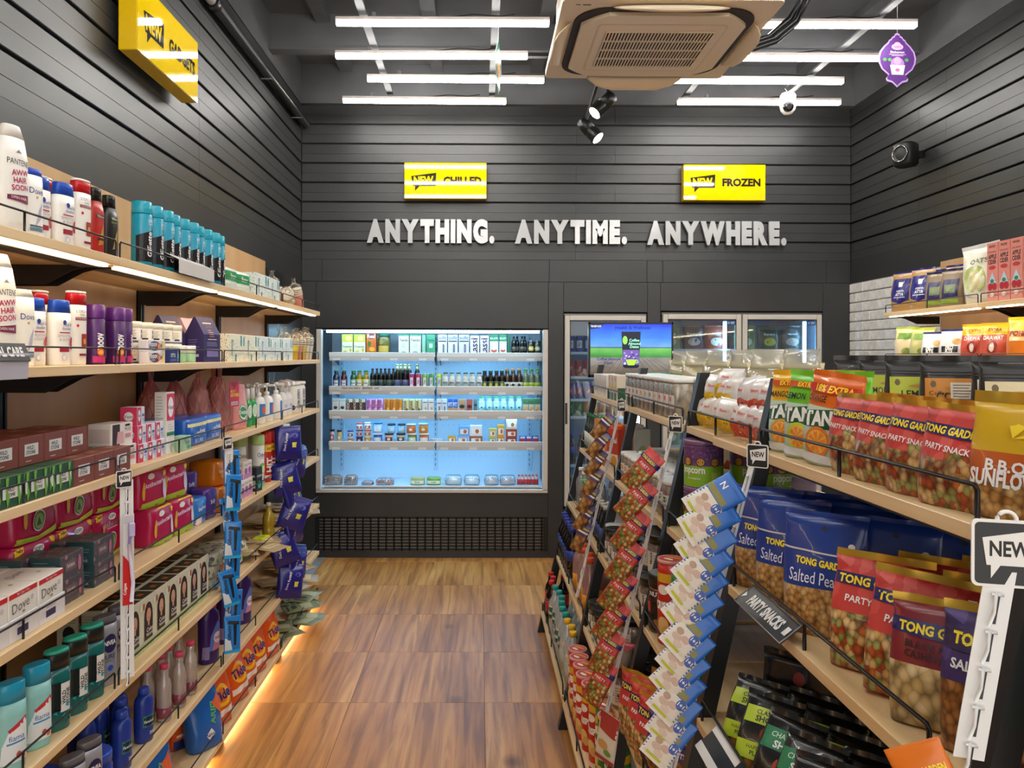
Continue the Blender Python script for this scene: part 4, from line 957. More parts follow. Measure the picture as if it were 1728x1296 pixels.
def gable(name, mat, prints=None):
    s = Spec(name, 'box'); w, d, h, p = .115, .08, .105, .17
    s.part(name, MB().prism([(-d/2, 0), (d/2, 0), (d/2, h), (.004, p), (-.004, p), (-d/2, h)], -w/2, w/2, mat, 'x'))
    dd = Dec(lambda u, v, o: (u, -d/2-o+max(0, v-h)*(d/2-.004)/(p-h), v), .0006, 9)
    dd.rect(-.03, .03, .085, .15, M('#e8c3a4')); dd.text('GLOW', 0, .135, .010, M('#8a5a4a')); dd.lines(-.02, .02, .122, 4, .008, .0025, M('#c08a74'), 3); dd.rect(-.04, .04, .02, .05, M('#8a78b8')); dd.lines(-.04, .04, .075, 3, .006, .0016, M('#a89cc8'), 5); s.part('label_print', dd)
    dd = Dec(lambda u, v, o: (-w/2-o, -u, v), .0006, 9); dd.lines(-.025, .025, .085, 5, .009, .002, M('#8f84bc'), 9); dd.rect(-.02, .02, .02, .03, M('#c8b8dc')); s.part('side_print', dd)
    return s
gb = gable('gable_gift_box', card('#332a5c')); gp = gable('gable_gift_box', card('#e5b6c4'))
gb.put((-1.06, 3.02, LZ[1]), R(78), 'purple gable-topped gift box in front of its twin', 'gable gift boxes', order='same'); gb.put((-1.15, 2.90, LZ[1]), R(80), 'purple gable-topped gift box half hidden by white tubs', 'gable gift boxes', order='same'); gp.put((-1.145, 3.09, LZ[1]), R(80), 'pink gable-topped gift box behind the purple one', 'gable gift boxes', order='same')
# ---- third shelf: soap boxes
BRN = card('#7c3c2c'); WSW = M('#dcdad4')
def p_ws(d): d.rect(-.032, .026, .022, .05, WSW); d.text('WILD', -.008, .041, .009, INK, .02); d.text('STONE', -.006, .030, .009, INK, .02); d.rect(-.028, -.004, .009, .0115, M('#c9a89c'))
def p_wsn(d): d.text('WILD STONE', 0, .036, .008, M('#e8d8d0'), .02, R(90), 1, .05)
ws = carton('soap_box', .104, .068, .068, BRN, {'front': p_ws, 'near': p_wsn, 'top': lambda d: d.rect(-.02, .02, -.012, .012, M('#9a6a58'))})
def p_wg(d):
    d.rect(-.028, .04, .02, .046, WSW); d.text('WILD', .0, .039, .008, INK, .02); d.text('STONE', .0, .028, .008, INK, .02)
    for u in (-.042, -.012, .03): d.poly([(u-.006, .066), (u+.006, .066), (u+.001, .04), (u+.008, .02), (u, .0), (u-.004, .02)], M('#6aa63a'))
wg = carton('soap_box', .104, .068, .068, card('#1d4a2c'), {'front': p_wg, 'near': p_wg})
for c_ in range(6):
    y = 1.700+.106*c_
    (wg if c_ < 3 else ws).put((-1.042, y, LZ[2]), AI, '%s soap box in the lower front row' % ('green leaf-print' if c_ < 3 else 'brown'), 'soap boxes')
for rw in range(2):
    for c_ in range(5):
        ws.put((-1.113-.07*rw, 1.70+.106*c_, LZ[2]), AI, 'brown soap box under the upper layer', 'hidden soap boxes', order='same')
for rw in range(3):
    for c_ in range(5 - (rw == 2)):
        ws.put((-1.095-.0702*rw, 1.663+.106*c_+.004*rw, LZ[2]+.0686), AI+R(random.uniform(-.7, .7)), 'brown soap box in the upper layer, %s row' % ('front', 'middle', 'rear')[rw], 'soap boxes')
# hair removal boxes
PNK = card('#d3325c')
def p_veet(d): d.rect(-.03, .0, 0, .055, PNK); d.ell(-.015, .03, .011, .018, W_); d.text('Veet', -.015, .03, .010, M('#4a2038'), .01, R(0), 1, .018); d.rect(.006, .024, .026, .034, M('#4a62b4')); d.rect(.006, .026, .018, .021, M('#8aa0d0')); d.ell(.02, .012, .006, .008, M('#b9c8e8'))
veet = carton('hair_removal_box', .062, .05, .056, card('#e4e6f0'), {'front': p_veet, 'near': lambda d: (d.rect(-.025, .025, 0, .056, PNK), d.ell(0, .028, .014, .014, W_), d.text('Veet', 0, .028, .010, M('#4a2038')))})
def p_mus(d): d.rect(-.05, -.012, .0, .062, M('#3a1618')); d.poly([(-.03, .005), (.01, .005), (.006, .04), (-.024, .04)], M('#dba9a4')); d.text('MUSE', .03, .045, .010, M('#b4556a')); d.rect(.015, .045, .02, .032, M('#d98a96')); d.rect(.015, .04, .054, .060, INK)
mus = carton('facial_kit_box', .115, .07, .064, card('#e9e3dc'), {'front': p_mus, 'near': lambda d: d.rect(-.03, .03, .01, .05, M('#d9c9c0'))})
mus.put((-1.075, 2.33, LZ[2]), R(86), 'lower cream facial kit box beside the brown soap', 'facial kits', order='same'); mus.put((-1.085, 2.325, LZ[2]+.0645), R(84), 'upper cream facial kit box beside the brown soap', 'facial kits', order='same')
for i in range(3):
    for l in range(3 if i == 0 else 2):
        veet.put((-1.06-.004*l, 2.432+.067*i, LZ[2]+.0565*l), AI+R(l*2-1), 'pink and white hair removal box in the %s layer' % ('bottom', 'middle', 'top')[l], 'hair removal boxes')
def p_vt(d): d.rect(-.026, .026, .11, .2, PNK); d.ell(0, .155, .018, .034, W_); d.text('Veet', 0, .155, .016, M('#4a2038'), .01); d.rect(-.026, .026, .06, .072, M('#2e7a4a')); d.lines(-.018, .018, .098, 3, .008, .002, M('#b8b4b0')); d.ell(.01, .02, .012, .016, M('#a8c8a0'))
vt = carton('hair_removal_box', .054, .042, .205, card('#eae8e2'), {'front': p_vt, 'near': lambda d: d.lines(-.014, .014, .19, 16, .010, .0025, M('#b4b0a8'), 3)})
vt.put((-1.055, 2.645, LZ[2]), R(84), 'tall pink and white hair removal box standing upright', 'hair removal boxes', order='same')
carton('herbal_box', .06, .04, .05, card('#a9cfae'), {'front': lambda d: (d.text('Veet', 0, .03, .014, M('#4a2038')), d.ell(.01, .012, .014, .008, M('#5a9a6a')))}).put((-1.03, 2.73, LZ[2]), R(86), 'pale green box beside the tall pink box', 'hair removal boxes', order='same')
bluef = film('#1c5fc0')
def p_pad(d): d.rect(-.085, .085, .07, .082, M('#e9e3a4')); d.text('Stayfree', .01, .045, .028, W_, .02, .1, 1, .12); d.text('SECURE', .0, .018, .014, M('#cfe0f8'))
padb = softpack('blue_pad_pack', .19, .085, .098, bluef, p_pad, 'pack', .002, 4)
for i, (x, y, z, nm_) in enumerate(((-1.07, 2.89, 0, 'lower blue wrapped pad pack by the wire rail'), (-1.075, 3.08, 0, 'blue wrapped pad pack below the pink net bags'), (-1.17, 2.80, .0, 'blue wrapped pad pack behind the tall pink box'), (-1.17, 3.0, 0.0, 'rear blue wrapped pad pack in front of net bags'))): padb.put((x, y, LZ[2]+z), AI+R(2*i-3), nm_, 'blue pad packs', order='same')
# net bags with red tags
NETC = M('#d98f8c', .55); NETR = M('#b8404e', .5)
def netbag(seed, col):
    s = Spec('net_bag', 'net bag'); rn = random.Random(seed)
    sh = Shape([(0, .055, .035, 2.5), (.02, .07, .045, 2.6), (.10, .066, .042, 2.6), (.17, .05, .035, 2.3), (.215, .02, .018, 2), (.235, .008, .008, 2), (.28, .03, .006, 2)], .003, seed)
    s.part('net_bag', MB().loft(sh, clear('pink_net_film', '#f0b9b2', .22, .03, .3), 20))
    s.part('soap_bundle', MB().bbox(-.048, .048, -.028, .028, .006, .14, M('#cbb9ae', .6), .006).bbox(-.04, .04, -.022, .022, .142, .185, M('#e7e0d2', .6), .006))
    net = MB()
    for k in range(9):
        for sg in (1, -1):
            P = []
            for i in range(13):
                t = i/12; r_ = sh.rows; z = .004+.23*t
                an = 2*math.pi*k/9+sg*t*2.2
                for q in range(len(r_)-1):
                    if r_[q][0] <= z <= r_[q+1][0]: tt = (z-r_[q][0])/(r_[q+1][0]-r_[q][0]); row = [z]+[r_[q][e]+(r_[q+1][e]-r_[q][e])*tt for e in (1, 2, 3)]; break
                p = sh.ringpt(row, an); P.append((p[0]*1.03, p[1]*1.05, p[2]))
            net.tube(P, .0013, col, 4)
    s.part('netting', net); return s
nb1, nb2 = netbag(3, NETR), netbag(5, NETC)
for i, (x, y, sp, nm_) in enumerate(((-1.22, 2.93, nb1, 'rearmost dark pink net bag by the black upright'), (-1.2, 3.10, nb1, 'dark pink net bag behind the blue pad packs'), (-1.16, 3.25, nb2, 'pink net bag holding a folded pack'), (-1.12, 3.40, nb2, 'pink net bag with the red FREE tag'), (-1.18, 3.5, nb2, 'pink net bag against the beige back panel'))): sp.put((x, y, LZ[2]), AI, nm_, 'pink net bags', order='same')
ft = thing('offer_tag', 'red hanging tag reading BUY 1 GET 1 FREE', 'tag', (-1.045, 3.36, LZ[2]+.165), R(75))
MB().bbox(-.036, .036, -.001, .001, -.055, .055, M('#c8283c', .4), .0004).build('tag_card', ft)
d = Dec(lambda u, v, o: (u, -.0012-o, v)); d.poly([(-.03, .05), (.03, .05), (0, .02)], M('#8c1524')); d.text('BUY 1', -.012, .010, .011, M('#f4d23c'), .02); d.text('GET1FREE', .0, -.006, .014, M('#f4d23c'), .03, 0, 1, .064); d.rect(-.026, .026, -.048, -.034, W_)
for i in range(11): d.rect(-.023+i*.0044, -.021+i*.0044, -.046, -.036, INK)
d.build('tag_print', ft)
# liquid soap
def p_det(d): d.ell(0, .075, .032, .036, M('#2f8a4a')); d.ell(0, .075, .028, .032, W_); d.ell(0, .077, .026, .024, M('#2f8a4a')); d.text('Dettol', 0, .077, .018, W_, .02); d.rect(-.03, .03, .02, .03, M('#e88a90'))
pouch('refill_pouch', .105, .05, .20, film('#e59a98'), p_det, film('#e7aaa6')).put((-1.07, 3.50, LZ[2]), R(74), 'pink soap refill pouch with green emblem', 'pouch', order='same')
gsb = oval_bottle('hand_wash_bottle', .052, .034, .175, plastic('#1f9a4a', .25), plastic('#f1f1ee'), .3, 2.2, lambda d: (d.ell(0, .07, .016, .03, W_), d.ell(0, .07, .012, .024, M('#bfe3c4'))), .35, .9, .8)
for y in (3.63, 3.71): gsb.put((-1.07, y, LZ[2]), R(70), 'green hand wash bottle with tall white cap', 'green hand wash bottles')
wpb = pump_bottle('hand_wash_bottle', .032, .19, plastic('#f2f1ee'), lambda d: (d.rect(-.02, .028, .03, .095, M('#3a7fc4')), d.ell(.005, .065, .014, .018, M('#d8643a')), d.rect(-.02, .028, .03, .036, M('#e8e8f0'))))
for i, (x, y) in enumerate(((-1.065, 3.80), (-1.13, 3.84), (-1.06, 3.925), (-1.13, 3.99), (-1.055, 4.08))): wpb.put((x, y, LZ[2]), R(60+i*9), 'white pump bottle with blue label', 'white pump bottles')
def spray_bottle():
    s = Spec('spray_bottle', 'bottle'); s.part('spray_bottle', MB().lathe([(0, .026), (.004, .03), (.10, .03), (.125, .018), (.135, .012)], plastic('#efeeee'), 18))
    m = MB().lathe([(.135, .014), (.15, .014)], plastic('#f4f3f0'), 12); m.prism([(-.05, .165), (-.045, .185), (.0, .196), (.022, .185), (.018, .15), (-.012, .15), (-.01, .165)], -.009, .009, plastic('#f4f3f0'), 'x'); m.prism([(-.018, .155), (-.028, .13), (-.022, .128), (-.01, .152)], -.004, .004, plastic('#e4e3e0'), 'x')
    s.part('trigger', m); d = Dec(cyl(.03), .0007, .012); d.rect(-.02, .02, .02, .09, M('#e3e3ea')); d.text('JB', 0, .055, .02, M('#5a6a8a'), 0, R(90)); s.part('label_print', d); return s
spb = spray_bottle()
for y in (4.26, 4.37): spb.put((-1.07, y, LZ[2]), R(70), 'white trigger spray bottle', 'white trigger bottles')
def p_can2(d): d.text('GYM WIPES', .01, .08, .022, M('#1d2a4e'), .02, R(90), 1, .11); d.rect(.03, .045, .03, .12, M('#7a86a8')); d.ell(-.03, .03, .014, .014, M('#2a3a66'))
cn = jar('wipes_canister', .056, .175, plastic('#f1efe8'), plastic('#f6f3ea'), .1, p_can2)
for y in (4.53, 4.67): cn.put((-1.09, y, LZ[2]), R(62), 'large white wipes canister near the shelf end', 'white canisters')
# ---- fourth shelf
MAG = film('#b81350')
def p_sofy(d):
    d.poly([(-.09, .145), (-.055, .145), (-.06, .132), (-.09, .124)], M('#f0c818')); d.poly([(.09, .145), (.055, .145), (.06, .132), (.09, .124)], M('#f0c818')); d.text('NEW', -.074, .138, .007, INK, .02)
    d.ell(0, .128, .022, .010, W_); d.text('SOFY', 0, .128, .010, M('#1a1a1a'), .02); d.text('Antibacteria', .0, .108, .018, M('#f4c8d8'), .03, 0, 1, .11); d.text('Antibacteria', .001, .1085, .017, INK, .01, 0, 1, .105); d.rect(-.035, .03, .093, .096, M('#f2b8cc'))
    d.ell(.0, .052, .030, .028, M('#f0efe0')); d.ell(0, .052, .027, .025, M('#3f7a34')); d.ell(0, .050, .021, .020, M('#8ab25a')); d.poly([(-.012, .04), (0, .062), (.012, .04)], M('#23582a'))
    d.poly([(-.088, .02), (0, .010), (.088, .03), (.088, .012), (0, .0), (-.088, .004)], M('#b4c23a')); d.ell(-.06, .07, .007, .03, M('#d8b038')); d.ell(-.058, .104, .006, .008, M('#d8b038')); d.ell(.072, .09, .006, .026, M('#d8b038'))
sofy = softpack('pad_pack', .195, .085, .148, MAG, p_sofy, 'pack', .0016, 1.5)
for c_ in range(3):
    for l in range(2): sofy.put((-1.185, 2.05+.203*c_, LZ[3]+.1485*l), AI+R(c_-1), 'magenta aloe pad pack in the %s layer behind the soap boxes' % ('lower', 'upper')[l], 'magenta pad packs')
def p_sof2(d):
    d.text('Antibacteria', 0, .08, .016, M('#e8c8e4'), .03, .12, 1, .10); d.ell(-.02, .105, .016, .010, W_); d.poly([(-.06, .02), (.075, .03), (.075, .0), (-.06, .0)], M('#a8c23a')); d.ell(.05, .055, .012, .034, M('#d8dcec')); d.rect(.045, .07, .10, .115, M('#f0c818')); d.ell(-.055, .06, .006, .03, M('#d8b038'))
sof2 = softpack('pad_pack', .15, .10, .125, MAG, p_sof2, 'pack', .002, 3.3, paint=lambda x, y, z: film('#e2cf3a') if z > .118 and x > -.02 else None)
for i, (x, y, z, a, nm_) in enumerate(((-1.10, 2.64, .0, 84, 'magenta pad pack under its twin beside the toothbrush strip'), (-1.09, 2.80, .0, 80, 'magenta pad pack with lime band by the rail'), (-1.12, 2.62, .126, 76, 'yellow-topped magenta pad pack nearest the toothbrush strip'), (-1.11, 2.78, .126, 74, 'yellow-topped magenta pad pack beside the orange packs'))): sof2.put((x, y, LZ[3]+z), R(a), nm_, 'magenta pad packs', order='same')
bp = softpack('pad_pack', .10, .08, .10, film('#2f78c8'), lambda d: (d.text('Stayfree', 0, .06, .018, W_, .02, .1, 1, .08), d.rect(-.05, .0, .0, .03, M('#f1e4ea'))), 'pack', .0018, 2); bp.put((-1.07, 2.935, LZ[3]), R(84), 'small blue pad pack between magenta and purple packs', 'pad packs', order='same')
pp = softpack('pad_pack', .10, .075, .115, film('#4a2f86'), lambda d: (d.text('Sofy', 0, .065, .02, W_, .02, .1, 1, .07), d.ell(.02, .03, .018, .012, M('#8a74c0'))), 'pack', .002, 5)
for i, (x, y, z) in enumerate(((-1.065, 3.045, 0), (-1.15, 2.96, .07), (-1.145, 3.05, .065))): pp.put((x, y, LZ[3]+z), R(82-4*i), 'purple wrapped pad pack', 'purple pad packs')
carton('panty_liner_box', .12, .20, .065, card('#4a3a86')).put((-1.18, 3.0, LZ[3]), AI, 'flat purple carton beneath the purple packs', 'box', order='same')
op = softpack('pad_pack', .12, .13, .10, film('#e07f16'), lambda d: (d.ell(.0, .05, .03, .02, M('#f0a84a')), d.text('WHISPER', 0, .06, .014, M('#fff0d0'), .02, 0, 1, .08)), 'pack', .0025, 7)
for i, (x, y, z) in enumerate(((-1.085, 3.19, .0), (-1.20, 3.14, .04), (-1.19, 3.27, .04), (-1.10, 3.215, .101))): op.put((x, y, LZ[3]+z), R(86-3*i), 'glossy orange wrapped pack', 'orange packs')
# soap cartons in front
def p_dv(d): d.rect(-.055, .055, .045, .056, RED); d.text('Buy 2 get 1 free', 0, .0505, .007, W_, 0, 0, 1, .09); d.text('Dove', -.01, .024, .022, M('#6d6a68'), 0, .08); d.ell(.035, .03, .006, .006, M('#c9c7cc')); d.ell(0, .008, .006, .003, M('#9a8a5a'))
def p_dv2(d): d.rect(-.03, .012, .012, .028, M('#3a3460')); d.rect(-.03, .012, .034, .036, M('#a9a6b4'))
dv = carton('soap_carton', .112, .12, .058, card('#e9e4da'), {'front': p_dv, 'top': lambda d: (d.text('Dove', -.01, .02, .02, M('#8f8a80'), 0, .1), d.ell(.02, -.02, .006, .005, M('#b89a4a'))), 'near': lambda d: d.rect(-.05, .05, .047, .055, RED)}); dv2 = carton('soap_carton', .112, .12, .050, card('#e6e2e2'), {'front': p_dv2})
for i in range(3):
    dv2.put((-1.075, 1.655+.114*i, LZ[3]), AI, 'white soap carton with dark label in the lower layer', 'white soap cartons'); dv.put((-1.077, 1.650+.114*i, LZ[3]+.0505), AI+R(.8*i), 'white soap carton with red offer band', 'white soap cartons')
    if i: dv.put((-1.20, 1.66+.114*i, LZ[3]+.0505), AI, 'white soap carton in the rear row', 'rear white soap cartons', order='same')
FLO = specks('floral_dark_print', '#4e4a52', ['#7c5a62', '#3f5a5c', '#a6767e', '#6a6a4a', '#33424a', '#8c7a70'], 55, .3)
def p_flo(d): d.rect(-.035, .02, .02, .045, M('#6f5a66')); d.text('FIAMA', -.008, .033, .010, M('#d9c8b0'), .01); d.ell(.035, .03, .008, .02, M('#b8708a'))
flo = carton('soap_carton', .115, .075, .062, FLO, {'front': p_flo, 'near': lambda d: (d.rect(-.037, .037, .0, .062, M('#2c4a50')), d.text('GEL BAR', 0, .012, .008, M('#c8d8d8')), d.lines(-.03, .03, .05, 5, .007, .002, M('#6f8a8e')))})
for i, (x, y) in enumerate(((-1.075, 2.02), (-1.155, 1.99), (-1.075, 2.19), (-1.155, 2.165))):
    for l in range(2): flo.put((x, y+(.0 if l == 0 else -.004), LZ[3]+.0625*l), AI, 'dark floral soap carton in the %s layer, %s' % (('lower', 'upper')[l], 'rail side' if x > -1.1 else 'rear side'), 'floral soap cartons')
# air freshener blocks and cans
def p_od(d): d.text('Odonil', -.01, .060, .016, M('#3a2a20'), .01); d.poly([(-.035, .02), (.025, .02), (.025, .038), (-.005, .048), (-.035, .038)], M('#9c5a3a')); d.rect(-.045, .045, 0, .016, M('#4f6a4a')); d.rect(.036, .046, .02, .07, M('#d8d83a')); d.ell(-.02, .03, .006, .008, M('#e8c878'))
od = carton('air_freshener_box', .095, .07, .075, card('#e9e0bf'), {'front': p_od, 'near': p_od})
for i, (x, y, z) in enumerate(((-1.24, 3.20, .076), (-1.22, 3.34, .076), (-1.13, 3.33, .076), (-1.06, 3.34, .0), (-1.14, 3.34, 0), (-1.22, 3.34, 0), (-1.22, 3.23, .0))): od.put((x, y, LZ[3]+z), R(76+2*i), 'cream air freshener box', 'cream air freshener boxes')
def p_odp(d): d.text('Odonil', 0, .062, .009, M('#6a3a70')); d.rect(-.024, .024, .0, .024, M('#c98ab8')); d.ell(0, .035, .016, .014, M('#a45a9c'))
odp = carton('air_freshener_box', .05, .05, .078, card('#e6ddd2'), {'front': p_odp, 'near': p_odp})
for i in range(3):
    for l in range(2):
        if i == 0 and l: continue
        odp.put((-1.06-.003*l, 3.455+.056*i, LZ[3]+.0785*l), R(80+3*l), 'lilac air freshener box in the %s layer' % ('lower', 'upper')[l], 'lilac air freshener boxes')
def gab2():
    s = gable('gable_gift_box', M('#241c30', .5)); return s
carton('mint_box', .055, .05, .11, card('#1a2028'), {'front': lambda d: (d.text('CANDY', 0, .07, .010, W_, .02), d.ell(0, .03, .016, .018, M('#3fae8a'))), 'near': lambda d: (d.text('DARK', 0, .07, .010, W_, .02), d.rect(-.02, .02, .015, .05, M('#b8b0a8')))}).put((-1.045, 3.665, LZ[3]), R(78), 'black and mint box beside the lilac boxes', 'box', order='same')
def p_oc(d): d.text('Odonil', 0, .155, .020, M('#4a3a4a'), .01, 0, 1, .055); d.rect(-.02, .02, .138, .141, M('#b8a8c0')); d.ell(0, .09, .022, .026, M('#7fbf5a')); d.ell(.004, .085, .014, .018, M('#d8e8a8')); d.poly([(.0, .02), (.026, .05), (.03, .07), (.008, .05)], M('#9c5aa4')); d.rect(-.03, .03, .004, .03, M('#8fb8a4'))
oc = can('air_freshener_can', .03, .25, plastic('#eceeea', .25), plastic('#b7d98a', .3), .2, p_oc, capr=1.02)
for i, (x, y) in enumerate(((-1.13, 3.72), (-1.06, 3.775), (-1.10, 3.86))): oc.put((x, y, LZ[3]), R(58+6*i), 'white air freshener can with lime cap', 'lime-capped spray cans')
def p_hit(d): d.rect(-.03, .03, .15, .185, M('#e8c83a')); d.text('HIT', 0, .165, .014, M('#b02018'), .03); d.text('HIT', 0, .085, .034, W_, .03, R(90)); d.rect(-.03, .03, .02, .034, M('#f0d8c0'))
hit = can('insect_spray_can', .027, .25, plastic('#c4281c', .25), plastic('#e0362a', .3), .22, p_hit)
for i, (x, y) in enumerate(((-1.065, 3.93), (-1.065, 4.005))): hit.put((x, y, LZ[3]), R(62), 'red insect spray can with yellow band', 'red spray cans')
hitb = can('insect_spray_can', .027, .25, plastic('#1c1f1c', .25), plastic('#2a2c2a', .3), .2, lambda d: (d.text('HIT', 0, .12, .03, W_, .03, R(90)), d.rect(-.03, .03, .05, .07, M('#2f8a8a'))))
for i in range(3): hitb.put((-1.07, 4.085+.06*i, LZ[3]), R(62), 'black insect spray can beside the red ones', 'black spray cans')
carton('repellent_box', .12, .05, .12, card('#d87a2a'), {'front': lambda d: (d.rect(-.06, .06, .08, .12, M('#2a7a6a')), d.text('MOSQUITO', 0, .05, .014, W_, .02, 0, 1, .1))}).put((-1.08, 4.32, LZ[3]), AI, 'orange repellent box behind the purple strip', 'box', order='same')
flat = lambda nm_, w, h, t, c, pr=None, sd=0: sachet(nm_, w, h, t, film(c), pr, 'packet', sd)
tealf = flat('flat_packet', .12, .17, .012, '#5f9aa0')
for i in range(3): tealf.put((-1.10, 4.60+.09*i, LZ[3]+.008+.002*i), R(90+20*i), 'teal flat packet lying near the end of the fourth shelf', 'flat packets', rx=R(-90))
# ---- fifth shelf
def p_shw(d): d.poly([(-.03, .02), (.03, .02), (.026, .115), (-.016, .09), (-.028, .06)], M('#e3e9ea')); d.poly([(-.018, .095), (.026, .118), (.026, .105), (-.014, .088)], M('#c8323c')); d.text('fiama', .002, .075, .012, M('#2d5a9c')); d.rect(-.02, .022, .062, .066, M('#3a8ac0')); d.ell(.006, .035, .006, .008, M('#c84a3a')); d.ell(.018, .028, .006, .005, M('#d86a5a'))
shw = oval_bottle('shower_gel_bottle', .068, .042, .195, plastic('#8fc8c4', .25), plastic('#1d9ac0', .25), .22, 2.3, p_shw, .05, .93, top=.96)
for y in (1.765, 1.868): shw.put((-1.045, y, LZ[4]), R(62), 'pale aqua shower gel bottle with blue cap', 'aqua shower gel bottles')
def p_wsg(d): d.rect(-.002, .024, .045, .115, WSW); d.text('WILD', .007, .08, .010, INK, .03, R(90)); d.text('STONE', .018, .08, .010, INK, .03, R(90)); [d.poly([(-.03+.01*i, .02+.013*((i*7) % 5)), (-.022+.01*i, .03+.013*((i*7) % 5)), (-.02+.01*i, .015+.013*((i*7) % 5))], M('#1fa0b4', .2)) for i in range(6)]; d.rect(-.03, -.002, .05, .12, M('#0e1f22', .25))
wsg = oval_bottle('shower_gel_bottle', .066, .042, .19, plastic('#10605e', .18), plastic('#17201f', .3), .2, 2.6, p_wsg, .03, .95, top=.99)
wsg.part('flip_lid', MB().loft(Shape([(.1902, .031, .0195, 2.4), (.196, .030, .019, 2.4), (.198, .026, .016, 2.4)]), plastic('#2fb39a', .3), 22))
for y in (1.955, 2.045, 2.135): wsg.put((-1.045, y, LZ[4]), R(60), 'dark teal shower gel bottle with green lid', 'dark teal shower gel bottles')
SIL = M('#a5a7ac', .3, .35)
def p_niv(d): d.ell(.004, .118, .022, .026, M('#1c1f52')); d.text('NIVEA', .004, .12, .013, W_, .03, 0, 1, .038); d.text('PURE', .0, .082, .013, M('#3a4064'), .02); d.text('IMPACT', 0, .070, .008, M('#5a6084')); d.ell(.004, .05, .013, .012, M('#7a94c8')); d.ell(.004, .05, .009, .008, M('#2f4a94'))
niv = oval_bottle('shower_gel_bottle', .072, .04, .195, SIL, M('#74767c', .35, .3), .1, 2.3, p_niv, .04, .94, top=.98)
niv.part('cap_ring', MB().loft(Shape([(.172, .0352, .0195, 2.3), (.178, .0352, .0195, 2.3)]), M('#1f2046', .35), 24))
for y in (2.215, 2.305): niv.put((-1.05, y, LZ[4]), R(62), 'silver shower gel bottle beside the hair colour boxes', 'silver shower gel bottles')
def p_gar(d):
    d.rect(-.046, .046, .0, .028, M('#b9c28c')); d.text('GARNIER', 0, .014, .010, M('#6a7a3a'), .01, 0, 1, .06); d.ell(-.004, .10, .030, .046, M('#2a1714')); d.rect(-.034, .026, .03, .10, M('#2a1714')); d.ell(-.004, .105, .016, .022, M('#cf9e82')); d.rect(-.010, .002, .072, .088, M('#c9967a')); d.ell(-.004, .096, .005, .002, M('#a04a44'))
    d.text('Color', .004, .06, .014, W_, .01); d.text('Naturals', .004, .046, .011, W_, .01, 0, 1, .05); d.rect(-.044, -.034, .13, .15, M('#c8562c')); d.ell(.036, .14, .007, .010, M('#e6efe0'))
def p_garn(d): d.ell(.005, .10, .018, .022, M('#1d1413')); d.lines(-.03, .03, .15, 4, .008, .003, M('#a9b48a')); d.ell(.012, .075, .012, .016, M('#b98a70')); [d.rect(-.02, .02, .012+.014*i, .022+.014*i, M('#3a2018')) for i in range(3)]
gar = carton('hair_colour_box', .094, .062, .165, card('#d9d8bf'), {'front': p_gar, 'near': p_garn, 'top': lambda d: (d.rect(-.042, .042, -.028, .028, M('#4a4436')), d.rect(-.012, .012, -.012, .006, M('#c8763a')))})
for i in range(7):
    gar.put((-1.075+.001*i, 2.40+.0965*i, LZ[4]), R(89), 'hair colour box with a portrait in the front row', 'hair colour boxes')
    gar.put((-1.145, 2.385+.0965*i, LZ[4]), R(90), 'hair colour box in the second row', 'hair colour boxes')
    if i < 5: gar.put((-1.215, 2.38+.0965*i, LZ[4]), R(90), 'hair colour box in the rear row', 'hair colour boxes')
GEO = specks('argyle_print', '#b9b6a0', ['#3c4654', '#8a8a70', '#2f3a48', '#6f7a70', '#454a58', '#a9a68a'], 45, .42)
geo = softpack('patterned_wipe_pack', .20, .16, .048, GEO, lambda d: (d.ell(0, .024, .02, .012, M('#c85a3a'))), 'pack', .002, 3)
for l in range(3): geo.put((-1.12+.006*l, 3.16+.01*l, LZ[4]+.049*l), R(88+4*l), 'grey argyle patterned pack in the stack beside hair colour boxes', 'argyle packs', order='top')
geo2 = softpack('patterned_wipe_pack', .19, .15, .045, specks('argyle_print_light', '#d9d6c8', ['#3c4654', '#8a8aa0', '#b8b6a8', '#6f7a80', '#45506a', '#c9c6ba'], 45, .4), None, 'pack', .003, 8)
geo2.put((-1.10, 3.37, LZ[4]+.02), R(95), 'pale argyle patterned pack slumped behind the blue strip', 'argyle packs', order='same'); geo2.put((-1.11, 3.42, LZ[4]+.068), R(80), 'pale argyle patterned pack on top of the slumped one', 'argyle packs', order='same', ry=R(6))
sachet('face_wipe_packet', .17, .11, .03, film('#2f86b8'), lambda d: (d.ell(.01, .055, .05, .035, M('#d9a49c')), d.ell(-.02, .06, .02, .02, M('#e8c8c4'))), 'packet', 2).put((-1.04, 3.18, LZ[4]+.012), R(98), 'blue and pink face wipe packet lying below the argyle packs', 'packet', rx=R(-62), order='same')
KR = film('#b49a72')
kraft = sachet('kraft_sachet', .13, .19, .014, KR, lambda d: (d.rect(-.045, .045, .11, .15, M('#d8c8a4')), d.text('PHARM', 0, .13, .014, M('#4a3a24')), d.ell(0, .07, .026, .02, M('#6a5a3a')), d.rect(-.04, .04, .03, .036, M('#5a4a34'))), 'packet', 3)
for i in range(9): kraft.put((-1.11+.03*math.sin(i*2.1), 3.58+.032*i, LZ[4]+.010+.0075*(i % 6)), R(60+47*i), 'kraft brown sachet in the heap on the fifth shelf', 'kraft sachets', rx=R(-90+4*math.sin(i)), order='same')
for i in range(8): kraft.put((-1.12+.03*math.sin(i*1.7), 4.2+.075*i, LZ[4]+.012+.008*(i % 3)), R(40+61*i), 'kraft brown sachet near the end of the fifth shelf', 'kraft sachets', rx=R(-88), order='same')
